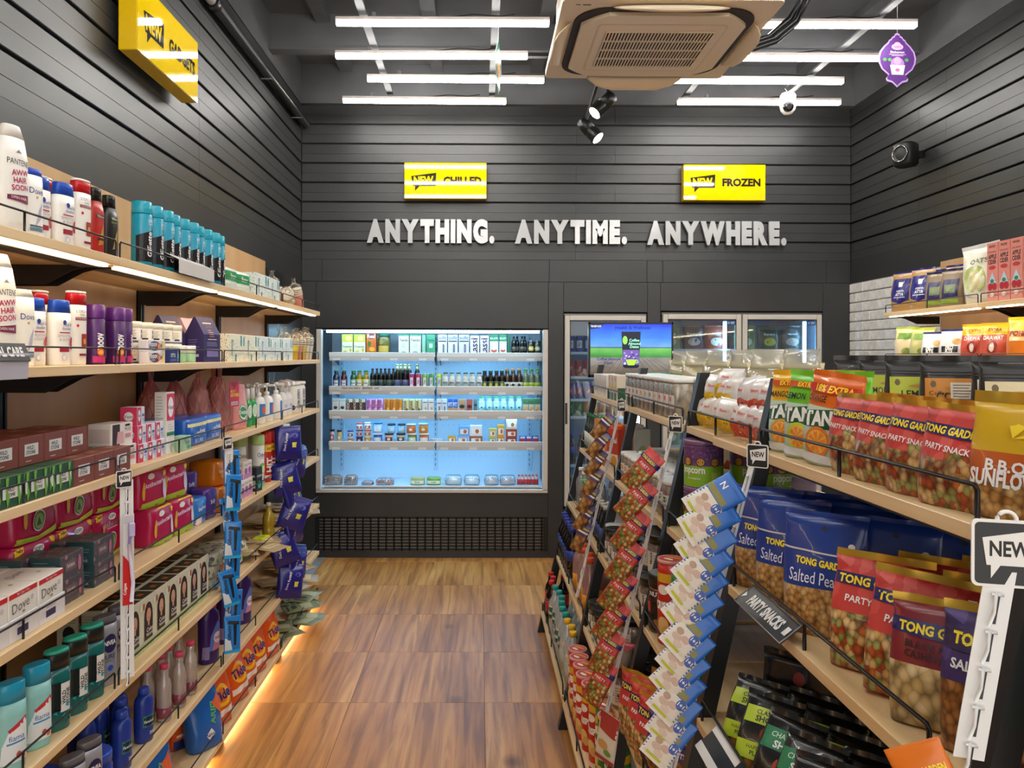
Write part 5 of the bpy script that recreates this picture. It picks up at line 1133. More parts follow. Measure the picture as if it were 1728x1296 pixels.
vim = carton('dish_bar', .085, .05, .055, M('#d9dc1e', .35), {'front': lambda d: (d.text('Vim', 0, .03, .024, M('#1d6a34'), .03), d.rect(-.04, .04, .004, .010, M('#5aa03a'))), 'near': lambda d: d.text('Vim', 0, .028, .02, M('#1d6a34'), .03), 'top': lambda d: d.ell(0, 0, .03, .016, M('#9ac23a'))})
vim.put((-1.045, 3.78, LZ[4]), R(80), 'bright yellow dish bar standing by the rail', 'yellow dish bars', order='same'); vim.put((-1.09, 3.56, LZ[4]), R(70), 'bright yellow dish bar lying nearer the blue strip', 'yellow dish bars', order='same')
yl = pet('dish_liquid_bottle', .03, .19, clear('yellow_pet', '#e8d84a', .25, .08), plastic('#e7e2d6'), M('#cfae12', .2), None, None, None, .012, .12); yl.put((-1.05, 3.93, LZ[4]), 0, 'yellow dish liquid bottle with white cap', 'bottle', order='same')
wp = carton('small_white_box', .06, .035, .04, card('#dfe6ea'), {'front': lambda d: d.rect(-.02, .02, .012, .028, M('#3a8ab0'))})
for i, (x, y) in enumerate(((-1.05, 4.62), (-1.05, 4.76))): wp.put((x, y, LZ[4]+.0), R(80), 'small white box at the end of the fifth shelf', 'small white boxes')
# ---- sixth shelf
PBL = plastic('#1d3a96', .3)
def p_par(d): d.rect(-.018, .022, .05, .085, M('#2f9a6a')); d.rect(-.016, .020, .052, .083, M('#0e1f4a')); d.text('Parachute', .002, .067, .008, W_, .02, 0, 1, .034); d.text('200', .012, .03, .010, W_, .02, R(0))
par = oval_bottle('hair_oil_bottle', .062, .05, .168, PBL, plastic('#2a50b8', .3), .12, 2.1, p_par, 0, .95, neck=.016)
for i, (x, y) in enumerate(((-1.06, 2.50), (-1.055, 2.335), (-1.095, 2.415), (-1.14, 2.50), (-1.15, 2.40), (-1.145, 2.31), (-1.2, 2.36))): par.put((x, y, LZ[5]), R(60+i*7), 'blue hair oil bottle in the cluster on the sixth shelf', 'blue hair oil bottles')
pj = jar('hair_oil_jar', .052, .115, PBL, plastic('#2c52bc', .3), .24, lambda d: (d.rect(-.005, .05, .02, .07, M('#2f9a6a')), d.rect(-.002, .047, .023, .067, M('#0e1f4a')), d.text('Parachute', .022, .045, .010, W_, .02, 0, 1, .04)), lidr=.97)
pj.put((-1.075, 2.20, LZ[5]), R(40), 'wide blue hair oil jar beside the silver bottles', 'blue hair oil jars', order='same'); pj.put((-1.16, 2.09, LZ[5]), R(50), 'wide blue hair oil jar behind the silver bottles', 'blue hair oil jars', order='same'); pj.put((-1.12, 1.97, LZ[5]), R(50), 'wide blue hair oil jar nearest the camera', 'blue hair oil jars', order='same')
for y in (1.93, 2.02, 2.11): niv.put((-1.04, y, LZ[5]-.0), R(62), 'silver shower gel bottle on the sixth shelf', 'silver shower gel bottles')
ROS = clear('rose_bottle', '#f8f2ec', .28, .10)
ros = pet('rose_water_bottle', .024, .19, ROS, plastic('#d2486a', .35), clear('rose_water', '#f6ece4', .18, .02), (.08, .26), clear('rose_label', '#c0647a', .4, .05), None, .014)
for i, (x, y) in enumerate(((-1.04, 2.74), (-1.04, 2.845), (-1.095, 2.72), (-1.10, 2.80), (-1.15, 2.74), (-1.05, 2.635), (-1.10, 2.62), (-1.15, 2.88), (-1.11, 2.92))): ros.put((x, y, LZ[5]), 0, 'clear rose water bottle with pink cap', 'rose water bottles')
PUD = plastic('#3a1f66', .28)
def p_det2(d): d.poly([(-.02, .05), (.036, .06), (.036, .15), (.018, .165), (-.012, .11)], M('#5a7ad0')); d.poly([(-.006, .05), (.036, .056), (.036, .125), (.012, .12)], M('#d88aa4')); d.ell(.018, .10, .018, .022, M('#e9e4f2')); d.text('Vanish', .018, .10, .012, M('#b01f50'), .02, 0, 1, .03); d.rect(-.04, -.018, .02, .07, M('#8f7fb4'))
pd = oval_bottle('stain_remover_bottle', .086, .062, .27, PUD, plastic('#c8285a', .3), .2, 2.4, p_det2, 0, .95, neck=.024)
for i, (x, y) in enumerate(((-1.075, 3.14), (-1.08, 3.36), (-1.08, 3.60))): pd.put((x, y, LZ[5]), R(55), 'purple stain remover bottle with pink cap', 'purple stain remover bottles')
kr2 = sachet('kraft_sachet', .14, .2, .016, film('#a58a62'), lambda d: (d.rect(-.05, .05, .10, .16, M('#c9b88c')), d.rect(-.05, .05, .02, .03, M('#7a3a24'))), 'packet', 6)
for i in range(10): kr2.put((-1.10+.03*math.sin(i*1.3), 3.95+.05*i, LZ[5]+.010+.008*(i % 5)), R(70+35*i), 'brown sachet in the pile on the sixth shelf', 'brown sachets', rx=R(-90+5*math.sin(2*i)), order='same')
ylw = sachet('yellow_sachet', .14, .22, .016, film('#d6a72c'), lambda d: (d.rect(-.05, .05, .10, .16, M('#b5762c')), d.text('MASALA', 0, .13, .018, M('#5a2a10'), .02), d.rect(-.04, .04, .05, .06, M('#6a3a14'))), 'packet', 6)
for i in range(3): ylw.put((-1.06, 4.60+.06*i, LZ[5]+.045+.012*i), R(100+14*i), 'yellow sachet on top of the pile at the shelf end', 'yellow sachets', rx=R(-86))
# ---- bottom shelf
ORG = film('#e2581a')
def p_tide(d): d.ell(.0, .12, .045, .045, M('#f0b81c')); d.ell(0, .12, .030, .030, M('#e8741c')); d.text('Tide', .0, .12, .040, M('#28226a'), .04, .15, 1, .10); d.rect(-.04, .0, .20, .225, M('#28226a')); d.text('PLUS', -.02, .212, .014, W_); d.poly([(-.06, .06), (.06, .07), (.06, .045), (-.06, .035)], M('#f2e6d8'))
tide = pouch('detergent_bag', .15, .085, .27, ORG, p_tide, ORG, wr=.004, seed=2, cat='bag')
for i, (x, y, a, e) in enumerate(((-1.06, 3.19, 70, -6), (-1.055, 3.42, 74, -10), (-1.06, 3.56, 70, -8), (-1.06, 3.72, 72, -6), (-1.05, 3.93, 76, -4))): tide.put((x, y, LZ[6]), R(a), 'orange detergent bag leaning on the bottom shelf', 'orange detergent bags', rx=R(e))
SRF = film('#1c62b4')
def p_srf(d): d.poly([(-.05, .20), (.05, .21), (.04, .24), (-.04, .24)], M('#b04a30')); d.text('ARIEL', .02, .13, .026, M('#5fae5a'), .03, R(75), 1, .10); d.poly([(-.02, .05), (0, .075), (.02, .05), (0, .025)], W_); d.text('NEW', 0, .05, .012, M('#1c3a8a'), .03); d.poly([(.02, .16), (.06, .10), (.06, .19)], M('#d8643a'))
srf = pouch('detergent_bag', .15, .09, .27, SRF, p_srf, SRF, wr=.004, seed=4, cat='bag')
srf.put((-1.045, 3.01, LZ[6]), R(60), 'blue detergent bag leaning against the orange one', 'blue detergent bags', rx=R(-8), order='same'); srf.put((-1.06, 2.56, LZ[6]), R(55), 'blue detergent bag closest to the camera on the bottom shelf', 'blue detergent bags', rx=R(-6), order='same')
softpack('orange_wipe_pack', .13, .07, .09, ORG, lambda d: (d.rect(-.06, .06, .0, .04, M('#1c2a66')), d.rect(-.05, .05, .05, .06, M('#e9dcc8'))), 'pack', .002, 3).put((-1.14, 3.03, LZ[6]), R(60), 'orange and navy pack behind the blue detergent bag', 'pack', order='same')
grs = sachet('green_sachet', .13, .2, .014, film('#8a8c66'), lambda d: (d.rect(-.05, .05, .1, .16, M('#b9bb94')), d.ell(0, .06, .03, .016, M('#3f4a2c')), d.rect(-.04, .04, .02, .03, M('#3f4a2c'))), 'packet', 9)
for i in range(14): grs.put((-1.09+.03*math.sin(i*1.9), 4.02+.055*i, LZ[6]+.010+.007*(i % 6)), R(80+24*i), 'olive green sachet in the pile on the bottom shelf', 'olive sachets', rx=R(-90+4*math.sin(3*i)), order='same')
for i in range(4): grs.put((-1.12, 3.66+.07*i, LZ[6]+.010+.008*i), R(30+24*i), 'olive green sachet behind the orange detergent bags', 'olive sachets behind the bags', rx=R(-90), order='same')

# ------------------------------------------------------------------ hanging merchandise strips on the toiletries side
def new_tag(loc, rz, label, rx=0.0, s=1.0):
    r = thing('price_talker', label, 'sign', loc, rz, 'NEW shelf talkers'); r.rotation_euler = (rx, 0, rz); r.scale = (s, s, s)
    MB().prism(rr(.044, .047, .008), -.002, .002, plastic('#e9e7e2'), 'y').build('plate', r)
    MB().prism(rr(.040, .043, .006), -.0026, -.0019, M('#242526', .45), 'y').build('panel', r)
    d = Dec(lambda u, v, o: (u, -.0027-o, v)); bubble(d, .002, .002, .066, .066, M('#e6e4df')); d.text('NEW', .003, .007, .022, INK, .03, 0, 1, .05); d.build('lettering', r)
    MB().tube([(.012*math.cos(a*.35), 0, .047+.012*math.sin(a*.35)) for a in range(10)], .003, plastic('#e9e7e2'), 6).build('hang_loop', r)
    return r
def hang_strip(p0, p1, w, n, label, rz, hooks=True):
    """white plastic strip between two points with hook slots"""
    r = thing('merchandising_strip', label, 'display strip', p0, 0)
    p0, p1 = Vector(p0), Vector(p1); v = p1-p0; X = Matrix.Rotation(rz, 4, 'Z'); u = (X @ Vector((1, 0, 0, 0))).to_3d()*w/2; nrm = (X @ Vector((0, -1, 0, 0))).to_3d()*.0012
    vs = [-u-nrm, u-nrm, u+nrm, -u+nrm, v-u-nrm, v+u-nrm, v+u+nrm, v-u+nrm]
    PS = plastic('#e6e5e3')
    MB().add(vs, [(0, 1, 2, 3), (4, 7, 6, 5), (0, 4, 5, 1), (1, 5, 6, 2), (2, 6, 7, 3), (3, 7, 4, 0)], PS).build('strip', r)
    for i in range(n):
        t = (i+.6)/n; c = v*t+nrm*1.5; m = MB()
        dn = v.normalized(); m.tube([c-u*.1, c-u*.1+nrm*4, c-u*.1+nrm*5+dn*.02, c-u*.25+nrm*4+dn*.036], .0022, PS, 5)
        m.tube([c-u*.4+nrm*3, c+u*.4+nrm*3], .0018, PS, 5)
        m.add([c+u*.0+nrm*.2, c+u*.22+nrm*.2, c+u*.22+nrm*.2+dn*.034, c+nrm*.2+dn*.034], [(0, 1, 2, 3)], M('#2a2a2a'))
        m.build('hook', r)
    return r
hang_strip((-.985, 2.205, 1.20), (-.985, 2.215, .645), .036, 14, 'white hooked strip holding the toothbrush between two shelving bays', R(42))
new_tag((-.985, 2.19, 1.205), R(48), 'NEW shelf talker above the toothbrush strip', s=.5)
tb = thing('toothbrush_pack', 'carded white and purple toothbrush hanging on the strip', 'toothbrush', (-.968, 2.18, 1.0), R(42))
MB().bbox(-.015, .015, -.001, .001, -.14, .11, M('#d8d4d4', .4), .0004).build('backing_card', tb)
d = Dec(lambda u, v, o: (u, -.0012-o, v)); d.poly([(-.015, .0), (.0, -.02), (.013, -.085), (.012, -.14), (-.015, -.14)], M('#c81e20')); d.text('Colgate', -.008, -.095, .010, W_, .02, R(90), 1, .07); d.rect(-.012, .012, .085, .105, M('#c4c0c8')); d.build('card_print', tb)
m = MB().tube([(.006, -.008, -.13), (.009, -.012, -.08), (.004, -.010, -.02), (.0, -.008, .03)], .0055, plastic('#dcd8ea'), 8); m.tube([(.0, -.008, .03), (.004, -.010, .085)], .004, plastic('#8a78b4'), 8); m.bbox(-.004, .012, -.02, -.008, .05, .088, plastic('#b9aed4'), .002); m.build('brush', tb)
# blue sachet strip
hang_strip((-.985, 3.10, 1.20), (-.98, 3.11, .42), .034, 12, 'white strip with blue razor sachets hanging from the third shelf', R(40))
new_tag((-.985, 3.085, 1.205), R(60), 'NEW shelf talker above the blue razor sachets', s=.5)
RZB = film('#1479c8')
rz_s = sachet('razor_sachet', .065, .14, .016, RZB, lambda d: (d.poly([(-.03, .01), (.0, .01), (-.01, .05), (-.03, .06)], M('#cfd8dc')), d.text('Gillette', -.014, .078, .014, INK, .02, R(90), 1, .07), d.poly([(.004, .03), (.012, .03), (.016, .115), (.002, .112)], M('#0d0f14')), d.poly([(-.02, .112), (.026, .105), (.024, .118), (-.016, .124)], INK), d.rect(-.031, .031, .0, .012, M('#1fa0d8'))), 'sachet', 5)
for i in range(8):
    z = 1.095-.092*i
    rz_s.put((-.972+.012*(i % 2), 3.105-.035*(i % 2), z-.06), R(36+10*math.sin(i*1.8)), 'blue razor sachet hanging on the strip', 'blue razor sachets', ry=R(8*math.sin(i*2.2)), rx=R(-7), order='top')
tans = sachet('razor_sachet', .055, .12, .014, film('#d8b070'), lambda d: d.rect(-.02, .02, .02, .05, M('#c8c8d0')), 'sachet', 3)
for i, z in enumerate((1.06, .86, .70, .50)): tans.put((-.985, 3.16, z-.05), R(100), 'tan backed sachet peeking behind the blue razor sachets', 'tan sachets', order='top')
# dark blue bags near the chiller
hang_strip((-.985, 4.02, 1.20), (-.985, 4.03, .35), .034, 8, 'white strip with dark blue bags hanging near the chiller', R(30))
DKB = film('#1f1f78')
dk = sachet('snack_bag', .14, .17, .05, DKB, lambda d: (d.text('Dark Fantasy', -.02, .09, .016, W_, .01, R(80), 1, .10), d.rect(.01, .04, .06, .085, M('#d8d04a')), d.ell(.03, .12, .016, .012, M('#5a5ab8'))), 'bag', 4, wr=.005)
for i in range(9):
    dk.put((-.965+.02*(i % 2), 4.02+.06*((i % 2)-.4), 1.02-.088*i), R(34+26*(i % 2)+14*math.sin(i*2.7)), 'dark blue snack bag hanging on the strip near the chiller', 'dark blue hanging bags', ry=R(20*math.sin(i*1.9)), rx=R(-8), order='top')
# care talker
ctk = thing('price_talker', 'dark talker reading CARE clipped to the second toiletries shelf', 'sign', (-.99, 1.56, 1.522)); ctk.rotation_euler = (0, 0, R(90))
MB().prism([(0, -.02), (.03, -.024), (.034, .03), (.0, .034)], -.12, .07, M('#b9b3bc', .35), 'x', X=Matrix.Rotation(R(180), 4, 'Z')).build('holder', ctk)
MB().bbox(-.07, .12, -.04, -.036, .0, .04, M('#3a3a3c', .4), .001, X=Matrix.Rotation(R(-20), 4, 'X')).build('panel', ctk)
d = Dec(lambda u, v, o: tuple(Matrix.Rotation(R(-20), 4, 'X') @ Vector((u, -.0405-o, v)))); d.text('PERSONAL CARE', .015, .02, .022, W_, .04, 0, 1, .17); d.build('lettering', ctk)
# dark board with chalk outlines between shelving and chiller
cb = thing('chalk_board', 'black board with white line drawings between shelving and chiller', 'board', (-1.352, 5.25, 0))
MB().box(-.012, .0, -.27, .17, .3, 2.1, M('#17181a', .35)).build('board', cb)
rn = random.Random(4)
m = MB()
for k in range(9):
    y, z = rn.uniform(-.22, .1), .75+k*.13
    P = [(.001, y+.045*math.sin(i*.9+k)*(1-i/9), z+.028*i-.07*abs(math.sin(i*.6+k*.7))) for i in range(9)]
    m.tube(P, .002, M('#b9bcc0'), 4)
m.build('line_drawing', cb)
# ------------------------------------------------------------------ goods on the snack gondola (front faces -x, towards the aisle)
GA = R(-90)
GT = ['top', 'second', 'third', 'fourth', 'bottom']
def og(k): return 'on the %s gondola shelf' % GT[k]
PARTY = nuts('party_mix_print', [(0, '#b9562a'), (.2, '#8a9a4a'), (.36, '#d8b070'), (.52, '#c26a34'), (.68, '#a9ac66'), (.84, '#e0c48c')], 150, '#6a3a1c')
PEAN = nuts('peanut_print', [(0, '#c89a5c'), (.3, '#d6ae72'), (.6, '#b98548'), (.8, '#dcb980')], 170, '#7a5228')
CASH = nuts('cashew_print', [(0, '#d9c08c'), (.4, '#c8aa70'), (.7, '#e3d0a4')], 105, '#6a5830')
ALM = nuts('almond_print', [(0, '#a8713c'), (.4, '#b98450'), (.7, '#8f5a2c')], 150, '#4a2a14')
GRAN = nuts('granola_print', [(0, '#6a4220'), (.3, '#9a6a34'), (.6, '#4a2c16'), (.8, '#b98a4a')], 110, '#2a160a')
GOLD = M('#c9a23a', .28, .55); TGR = film('#c0322c'); TGB = M('#1f1c5e', .35); TGY = M('#f3d81c', .4)
CHK = specks('red_check_print', '#c23a34', ['#cf4a42', '#b42c28', '#d0544c'], 40, .5)
def p_party(w, h):
    def f(d):
        a = w/2*.93
        d.poly([(-a, h*.70), (a, h*.66), (a, h*.78), (-a, h*.80)], TGB); d.text('TONG GARDEN', -.002, h*.735, h*.075, TGY, .035, -.03, 1, w*.82); d.text('PARTY SNACK', -.002, h*.575, h*.058, W_, .02, -.04, 1, w*.70)
        d.rect(a*.72, a*.88, h*.82, h*.86, W_)
    return f
def mk_party(w, d_, h, seed, win=PARTY, top='#c0322c', chk=CHK, name='party_snack_pouch', pr=None):
    return pouch(name, w, d_, h, chk, pr or p_party(w, h), GOLD, wr=.0022, seed=seed, paint=lambda x, y, z: (win if z < h*.5+.02*math.sin(x*30)*.3 else None) if y < .4*d_ else (film('#8c2a26') if True else None))
ps1, ps2 = mk_party(.112, .06, .145, 1), mk_party(.112, .06, .145, 5)
for i, (x, y, a, e) in enumerate(((.678, 1.418, -80, 0), (.672, 1.305, -76, 2), (.670, 1.198, -72, 3), (.668, 1.098, -72, 3), (.748, 1.42, -85, 0), (.748, 1.30, -85, 0), (.748, 1.18, -82, 0))):
    (ps1, ps2)[i % 2].put((x, y, GZ[0]), R(a), 'red party snack pouch in the top gondola shelf %s row' % ('front' if i < 4 else 'rear'), 'red party snack pouches', ry=R(e))
# drink powder pouches
TG = film('#bcd3bd'); TDK = M('#14502f', .35)
def p_tang(fruit, col, word, extra=False):
    def f(d):
        d.poly([(-.062, .100), (.062, .118), (.062, .086), (.03, .072), (-.062, .072)], TDK); d.text('TANG', -.004, .092, .030, W_, .05, .12, 1, .095)
        d.ell(-.012, .045, .030, .030, fruit); d.ell(-.012, .045, .023, .023, M('#f0b95a')); [d.tris([(-.012, .045), (-.012+.021*math.cos(k*.785), .045+.021*math.sin(k*.785)), (-.012+.021*math.cos(k*.785+.5), .045+.021*math.sin(k*.785+.5))], [(0, 1, 2)], M('#e88a2a')) for k in range(8)]
        d.rect(-.055, .03, .006, .022, M('#dfe3e8')); d.rect(.022, .052, .02, .066, M(col)); d.lines(.024, .05, .062, 7, .006, .0022, M('#6a5a1a'), 2)
        d.text(word, -.028, .128, .013, INK, .02, .02, 1, .05)
        if extra: d.rect(-.06, .06, .140, .156, M('#c82a24')); d.text('18% EXTRA', .005, .148, .014, TGY, .03, 0, 1, .09)
        else: d.rect(-.055, .03, .146, .158, M('#c84a2a')); d.text('EXTRA', -.01, .152, .010, TGY, .03)
    return f
def mk_tang(top, fr, col, wd, ex, sd): return pouch('drink_powder_pouch', .125, .062, .182, TG, p_tang(fr, col, wd, ex), top, wr=.003, seed=sd, paint=lambda x, y, z: top if z > .112 else (top if z < .006 else None))
tm, tl, to = mk_tang(film('#e8b01c'), M('#d8a04a'), '#e8c83a', 'MANGO', False, 2), mk_tang(film('#6fc02c'), M('#c8d23a'), '#9ac83a', 'LEMON', False, 6), mk_tang(film('#dd6a1a'), M('#e07a24'), '#e8b03a', 'ORANGE', True, 9)
for sp, x, y, a, e, nm_ in ((tm, .69, 1.715, -60, 0, 'yellow-topped mango drink powder pouch by the black upright'), (tl, .682, 1.615, -62, 3, 'green-topped lemon drink powder pouch beside the mango one'), (to, .678, 1.515, -66, 6, 'orange-topped drink powder pouch offering 18% extra'), (tm, .765, 1.68, -60, 0, 'yellow-topped drink powder pouch in the second row'), (tl, .745, 1.60, -62, 0, 'green-topped drink powder pouch in the second row')): sp.put((x, y, GZ[0]), R(a), nm_, 'drink powder pouches', ry=R(e), order='same')
# sunflower snack pouch
def p_sun(d):
    d.text('B.B.Q', -.01, .068, .018, W_, .03, -.03, 1, .06); d.text('SUNFLOWER', -.002, .052, .022, W_, .04, -.03, 1, .10)
    for k in range(5): d.poly([(-.005, .105), (.02+.022*math.cos(k*.7), .10+.024*math.sin(k*.7-1)), (.02+.030*math.cos(k*.7+.3), .095+.03*math.sin(k*.7-.7))], M('#e8c81c'))
sun = pouch('sunflower_snack_pouch', .115, .062, .165, film('#b8551c'), p_sun, GOLD, wr=.002, seed=3, paint=lambda x, y, z: PEAN if z < .045 else (film('#c8a01c') if z > .085 else None), sealh=.1)
sun.put((.700, 1.018, GZ[0]), R(-50), 'yellow and brown sunflower snack pouch at the camera end', 'pouch', order='same', ry=R(2))
sun.put((.79, 1.02, GZ[0]), R(-50), 'rear yellow sunflower snack pouch partly out of view', 'pouch', order='same')
# potato snack bags in two heaps
def p_pot(c):
    def f(d): d.rect(-.026, .026, .054, .064, M('#e8d8d0')); d.text('Bikano', 0, .059, .008, RED, .02); d.poly([(-.038, .0), (.038, .0), (.038, .028), (.0, .04), (-.038, .033)], M(c)); d.ell(.01, .022, .016, .016, M('#e8c02a' if c != '#c8432a' else '#d86a4a')); d.ell(.006, .025, .002, .003, INK); d.ell(.015, .025, .002, .003, INK)
    return f
pby = sachet('potato_snack_bag', .088, .092, .046, film('#dedad6'), p_pot('#d8b21c'), 'bag', 2, .004); pbr = sachet('potato_snack_bag', .088, .092, .046, film('#dcd8d6'), p_pot('#c8432a'), 'bag', 5, .004)
k = 0
for sp, nm_, y0 in ((pby, 'white snack bag with yellow foot', 2.13), (pbr, 'white snack bag with red foot', 1.845)):
    for l in range(2):
        for c_ in range(4 if l == 0 else 3):
            k += 1
            sp.put((.672+.02*l+.008*(c_ % 2), y0+.072*c_+.03*l, GZ[0]+.004+.06*l), R(-78+9*math.sin(k*2.1)), '%s in the %s layer' % (nm_, ('lower', 'upper')[l]), 'potato snack bags', rx=R(-8+5*math.sin(k)), ry=R(5*math.sin(k*1.3)))
    for c_ in range(3): sp.put((.79, y0+.1*c_, GZ[0]+.02), R(-80), '%s behind the heap' % nm_, 'potato snack bags', order='same', rx=R(-5))
sp = pby
sp.put((.70, 2.24, GZ[0]+.088), R(-64), 'white snack bag with yellow foot thrown on top', 'potato snack bags', rx=R(-20), order='same'); pbr.put((.71, 2.10, GZ[0]+.075), R(-84), 'white snack bag with red foot thrown on top', 'potato snack bags', rx=R(-24), order='same')
# rice and sugar bags on the far side of the top shelf
RICE = M('#d9cfa4', .6)
def ricebag(seed):
    s = pouch('rice_bag', .15, .09, .192, RICE, None, clear('bag_film', '#eceadf', .30, .08, .12), wr=.004, seed=seed, cat='bag', sealh=.02)
    s.part('film_top', MB().loft(Shape([(.165, .066, .026, 2.4), (.185, .060, .018, 2.2), (.205, .052, .010, 2), (.235, .060, .004, 2)], .004, seed), clear('bag_film', '#eceadf', .30, .08, .12), 20))
    s.part('film_skin', MB().loft(Shape([(.0, .07, .04, 3), (.05, .077, .050, 2.6), (.12, .077, .046, 2.4), (.17, .072, .030, 2.4)], .004, seed), clear('bag_film2', '#eceadf', .16, .10, .1), 20)); return s
rb = [ricebag(i*2.2) for i in range(3)]
for i, (x, y) in enumerate(((1.0, 3.86), (.99, 3.56), (1.0, 3.28), (1.03, 3.05), (1.04, 2.84), (1.09, 2.66), (1.12, 2.95))): rb[i % 3].put((x, y, GZ[0]), R(-30+17*math.sin(i*2)), 'clear bag of cream grain standing behind the jars', 'clear grain bags')
# black pouches on the far side
BKP = film('#1d1a18', .35)
def p_bk(col, t, nut=False):
    def f(d):
        d.rect(-.062, .062, .04, .160, M(col, .5)); d.text(t, 0, .118, .017, M('#33281c'), .02, 0, 1, .11); d.ell(-.045, .146, .006, .008, M('#6a5a3a')); d.ell(0, .137, .02, .004, M('#b98a3a'))
        if nut: d.rect(-.01, .055, .06, .150, M('#e6dccb')); d.lines(-.005, .05, .145, 12, .0065, .0022, M('#7a6a58'), 4); d.text('Coffee', -.035, .125, .010, INK); d.text('Almond', -.035, .105, .010, INK); d.text('Dates', -.035, .085, .010, INK)
        else: d.lines(-.05, .05, .09, 4, .008, .002, M('#8a7a5a'), 6)
        d.rect(-.066, .066, .168, .170, M('#34302c')); d.rect(-.066, .066, .175, .177, M('#34302c'))
    return f
for i, (x, y, c_, t, n_, nm_) in enumerate(((1.14, 2.36, '#b9cdbf', 'HONEY DATES', False, 'black pouch with pale green label at the far end'), (1.13, 2.18, '#b9c43a', 'LEMON DATES', False, 'black pouch with lime label'), (1.10, 1.98, '#b9c43a', 'LEMON', False, 'black pouch with lime label half hidden'), (1.12, 1.855, '#d08a34', 'COFFEE', True, 'black pouch with orange label and nutrition table'), (1.16, 1.72, '#e6dccb', '', True, 'black pouch with white nutrition table'), (1.10, 1.60, '#d6c8a2', 'CHOCOLATE DATES', False, 'black pouch labelled CHOCOLATE DATES'))):
    pouch('date_pouch', .145, .055, .215, BKP, p_bk(c_, t or 'DATES', n_), BKP, wr=.002, seed=i*1.7).put((x, y, GZ[0]), R(-18 if i < 3 else -22), nm_, 'black date pouches', order='same')
hb = pouch('date_pouch', .13, .05, .20, BKP, None, BKP, wr=.002, seed=3)
for x, y in ((1.2, 2.2), (1.22, 2.0), (1.2, 1.62)): hb.put((x, y, GZ[0]), R(-30), 'plain back of a black pouch in the rear row', 'black date pouches behind', order='same')
# slim cartons and pouches at the far end of the top shelf, then clear jars
slim = carton('slim_white_box', .045, .11, .112, card('#dcd5cc'), {'front': lambda d: (d.rect(-.02, .02, .02, .09, M('#cbbfb2')), d.text('SEEDS', 0, .06, .010, M('#6a5a4a'), .02, R(90)))})
for i in range(7): slim.put((.69, 4.36-.062*i, GZ[0]), GA, 'slim white box at the screen end of the top gondola shelf', 'slim white boxes')
def p_gy(d): d.poly([(-.03, .04), (.03, .065), (.03, .085), (-.03, .06)], M('#d8b02c')); d.rect(-.03, .03, .0, .035, M('#23573a')); d.ell(0, .1, .01, .01, M('#c8482c'))
gy = carton('tea_box', .065, .10, .118, card('#cfc6b4'), {'front': p_gy, 'far': lambda d: d.rect(-.045, .045, 0, .06, M('#23573a'))})
for i in range(3): gy.put((.685, 3.86-.085*i, GZ[0]), GA, 'green and yellow tea box beside the clear jars', 'green tea boxes')
PETC = clear('clear_pet', '#f1efea', .17, .10); LIDW = M('#e9ebe9', .35)
def dry(name, c): return nuts(name, c, 60, '#5a3a24')
D1, D2, D3, D4 = dry('dry_brown', [(0, '#8a6a4c'), (.5, '#6f4f38'), (.8, '#a58562')]), dry('dry_rose', [(0, '#c99a8a'), (.5, '#b4806c'), (.8, '#d8b4a0')]), dry('dry_cream', [(0, '#d9cdb4'), (.5, '#c4b596'), (.8, '#e6dcc8')]), dry('dry_amber', [(0, '#b9844a'), (.5, '#a06a34'), (.8, '#cf9f60')])
def p_dry(pc): return lambda d: (d.rect(-.031, .031, .036, .080, M('#dcd2c6')), d.ell(0, .066, .012, .009, M(pc)), d.text('Dry Fruit', 0, .047, .010, M('#4a3a30'), .01, 0, 1, .05))
tj = [jar('dry_fruit_jar', .036, .135, PETC, LIDW, .1, p_dry(pc), 'jar', c_, .95, 4.5) for c_, pc in ((D1, '#8c2f2a'), (D2, '#c8862a'), (D3, '#c83a30'), (D4, '#2f6a4a'))]
for i in range(11):
    tj[(0, 0, 0, 0, 1, 1, 3, 1, 2, 2, 2)[i]].put((.672, 3.42-.0795*i, GZ[0]), GA, 'tall clear dry fruit jar in the top front row', 'tall clear dry fruit jars')
    tj[(0, 1, 2, 3)[i % 4]].put((.752, 3.42-.0795*i, GZ[0]), GA, 'tall clear dry fruit jar in the second row', 'tall clear dry fruit jars behind', order='same')
gp_ = film('#176a44'); sachet('green_bag', .2, .15, .04, gp_, None, 'bag', 4, .004).put((.90, 3.75, GZ[0]+.03), R(-20), 'green bag lying behind the slim boxes', 'bag', rx=R(-50), order='same')
# ---- second shelf
PKB = film('#1d3a88')
def p_pk(d):
    d.poly([(-.072, .155), (.072, .148), (.072, .151), (-.072, .158)], M('#c9c4bc')); d.text('TONG GARDEN', 0, .135, .013, TGY, .045, -.04, 1, .095); d.text('Salted Peanuts', 0, .108, .022, M('#e9e6ee'), .0, -.04, 1, .115); d.ell(.048, .17, .006, .005, W_); d.ell(0, .196, .005, .004, INK)
pk = [pouch('peanut_pouch', .15, .072, .225, PKB, p_pk, PKB, wr=.0022, seed=q, sealh=.04, paint=lambda x, y, z: ((PEAN if z < .082 and abs(x) < .066 else (film('#a8937c') if z < .082+x*x*3 else None)) if y < .01 else (film('#8a7a68') if z < .09 else None))) for q in (1.0, 4.2)]
fr_ = [(.640, 1.735, -42), (.640, 1.60, -40), (.642, 1.455, -38), (.735, 1.66, -42), (.735, 1.54, -40), (.745, 1.40, -40), (.815, 1.60, -40), (.82, 1.48, -40), (.83, 1.34, -40)]
for i, (x, y, a) in enumerate(fr_): pk[i % 2].put((x, y, GZ[1]), R(a), 'blue salted peanut pouch %s' % ('in the front row' if i < 3 else 'in the rows behind'), 'blue peanut pouches')
ps3 = mk_party(.155, .07, .19, 2.4)
ps4 = mk_party(.155, .07, .19, 7.1)
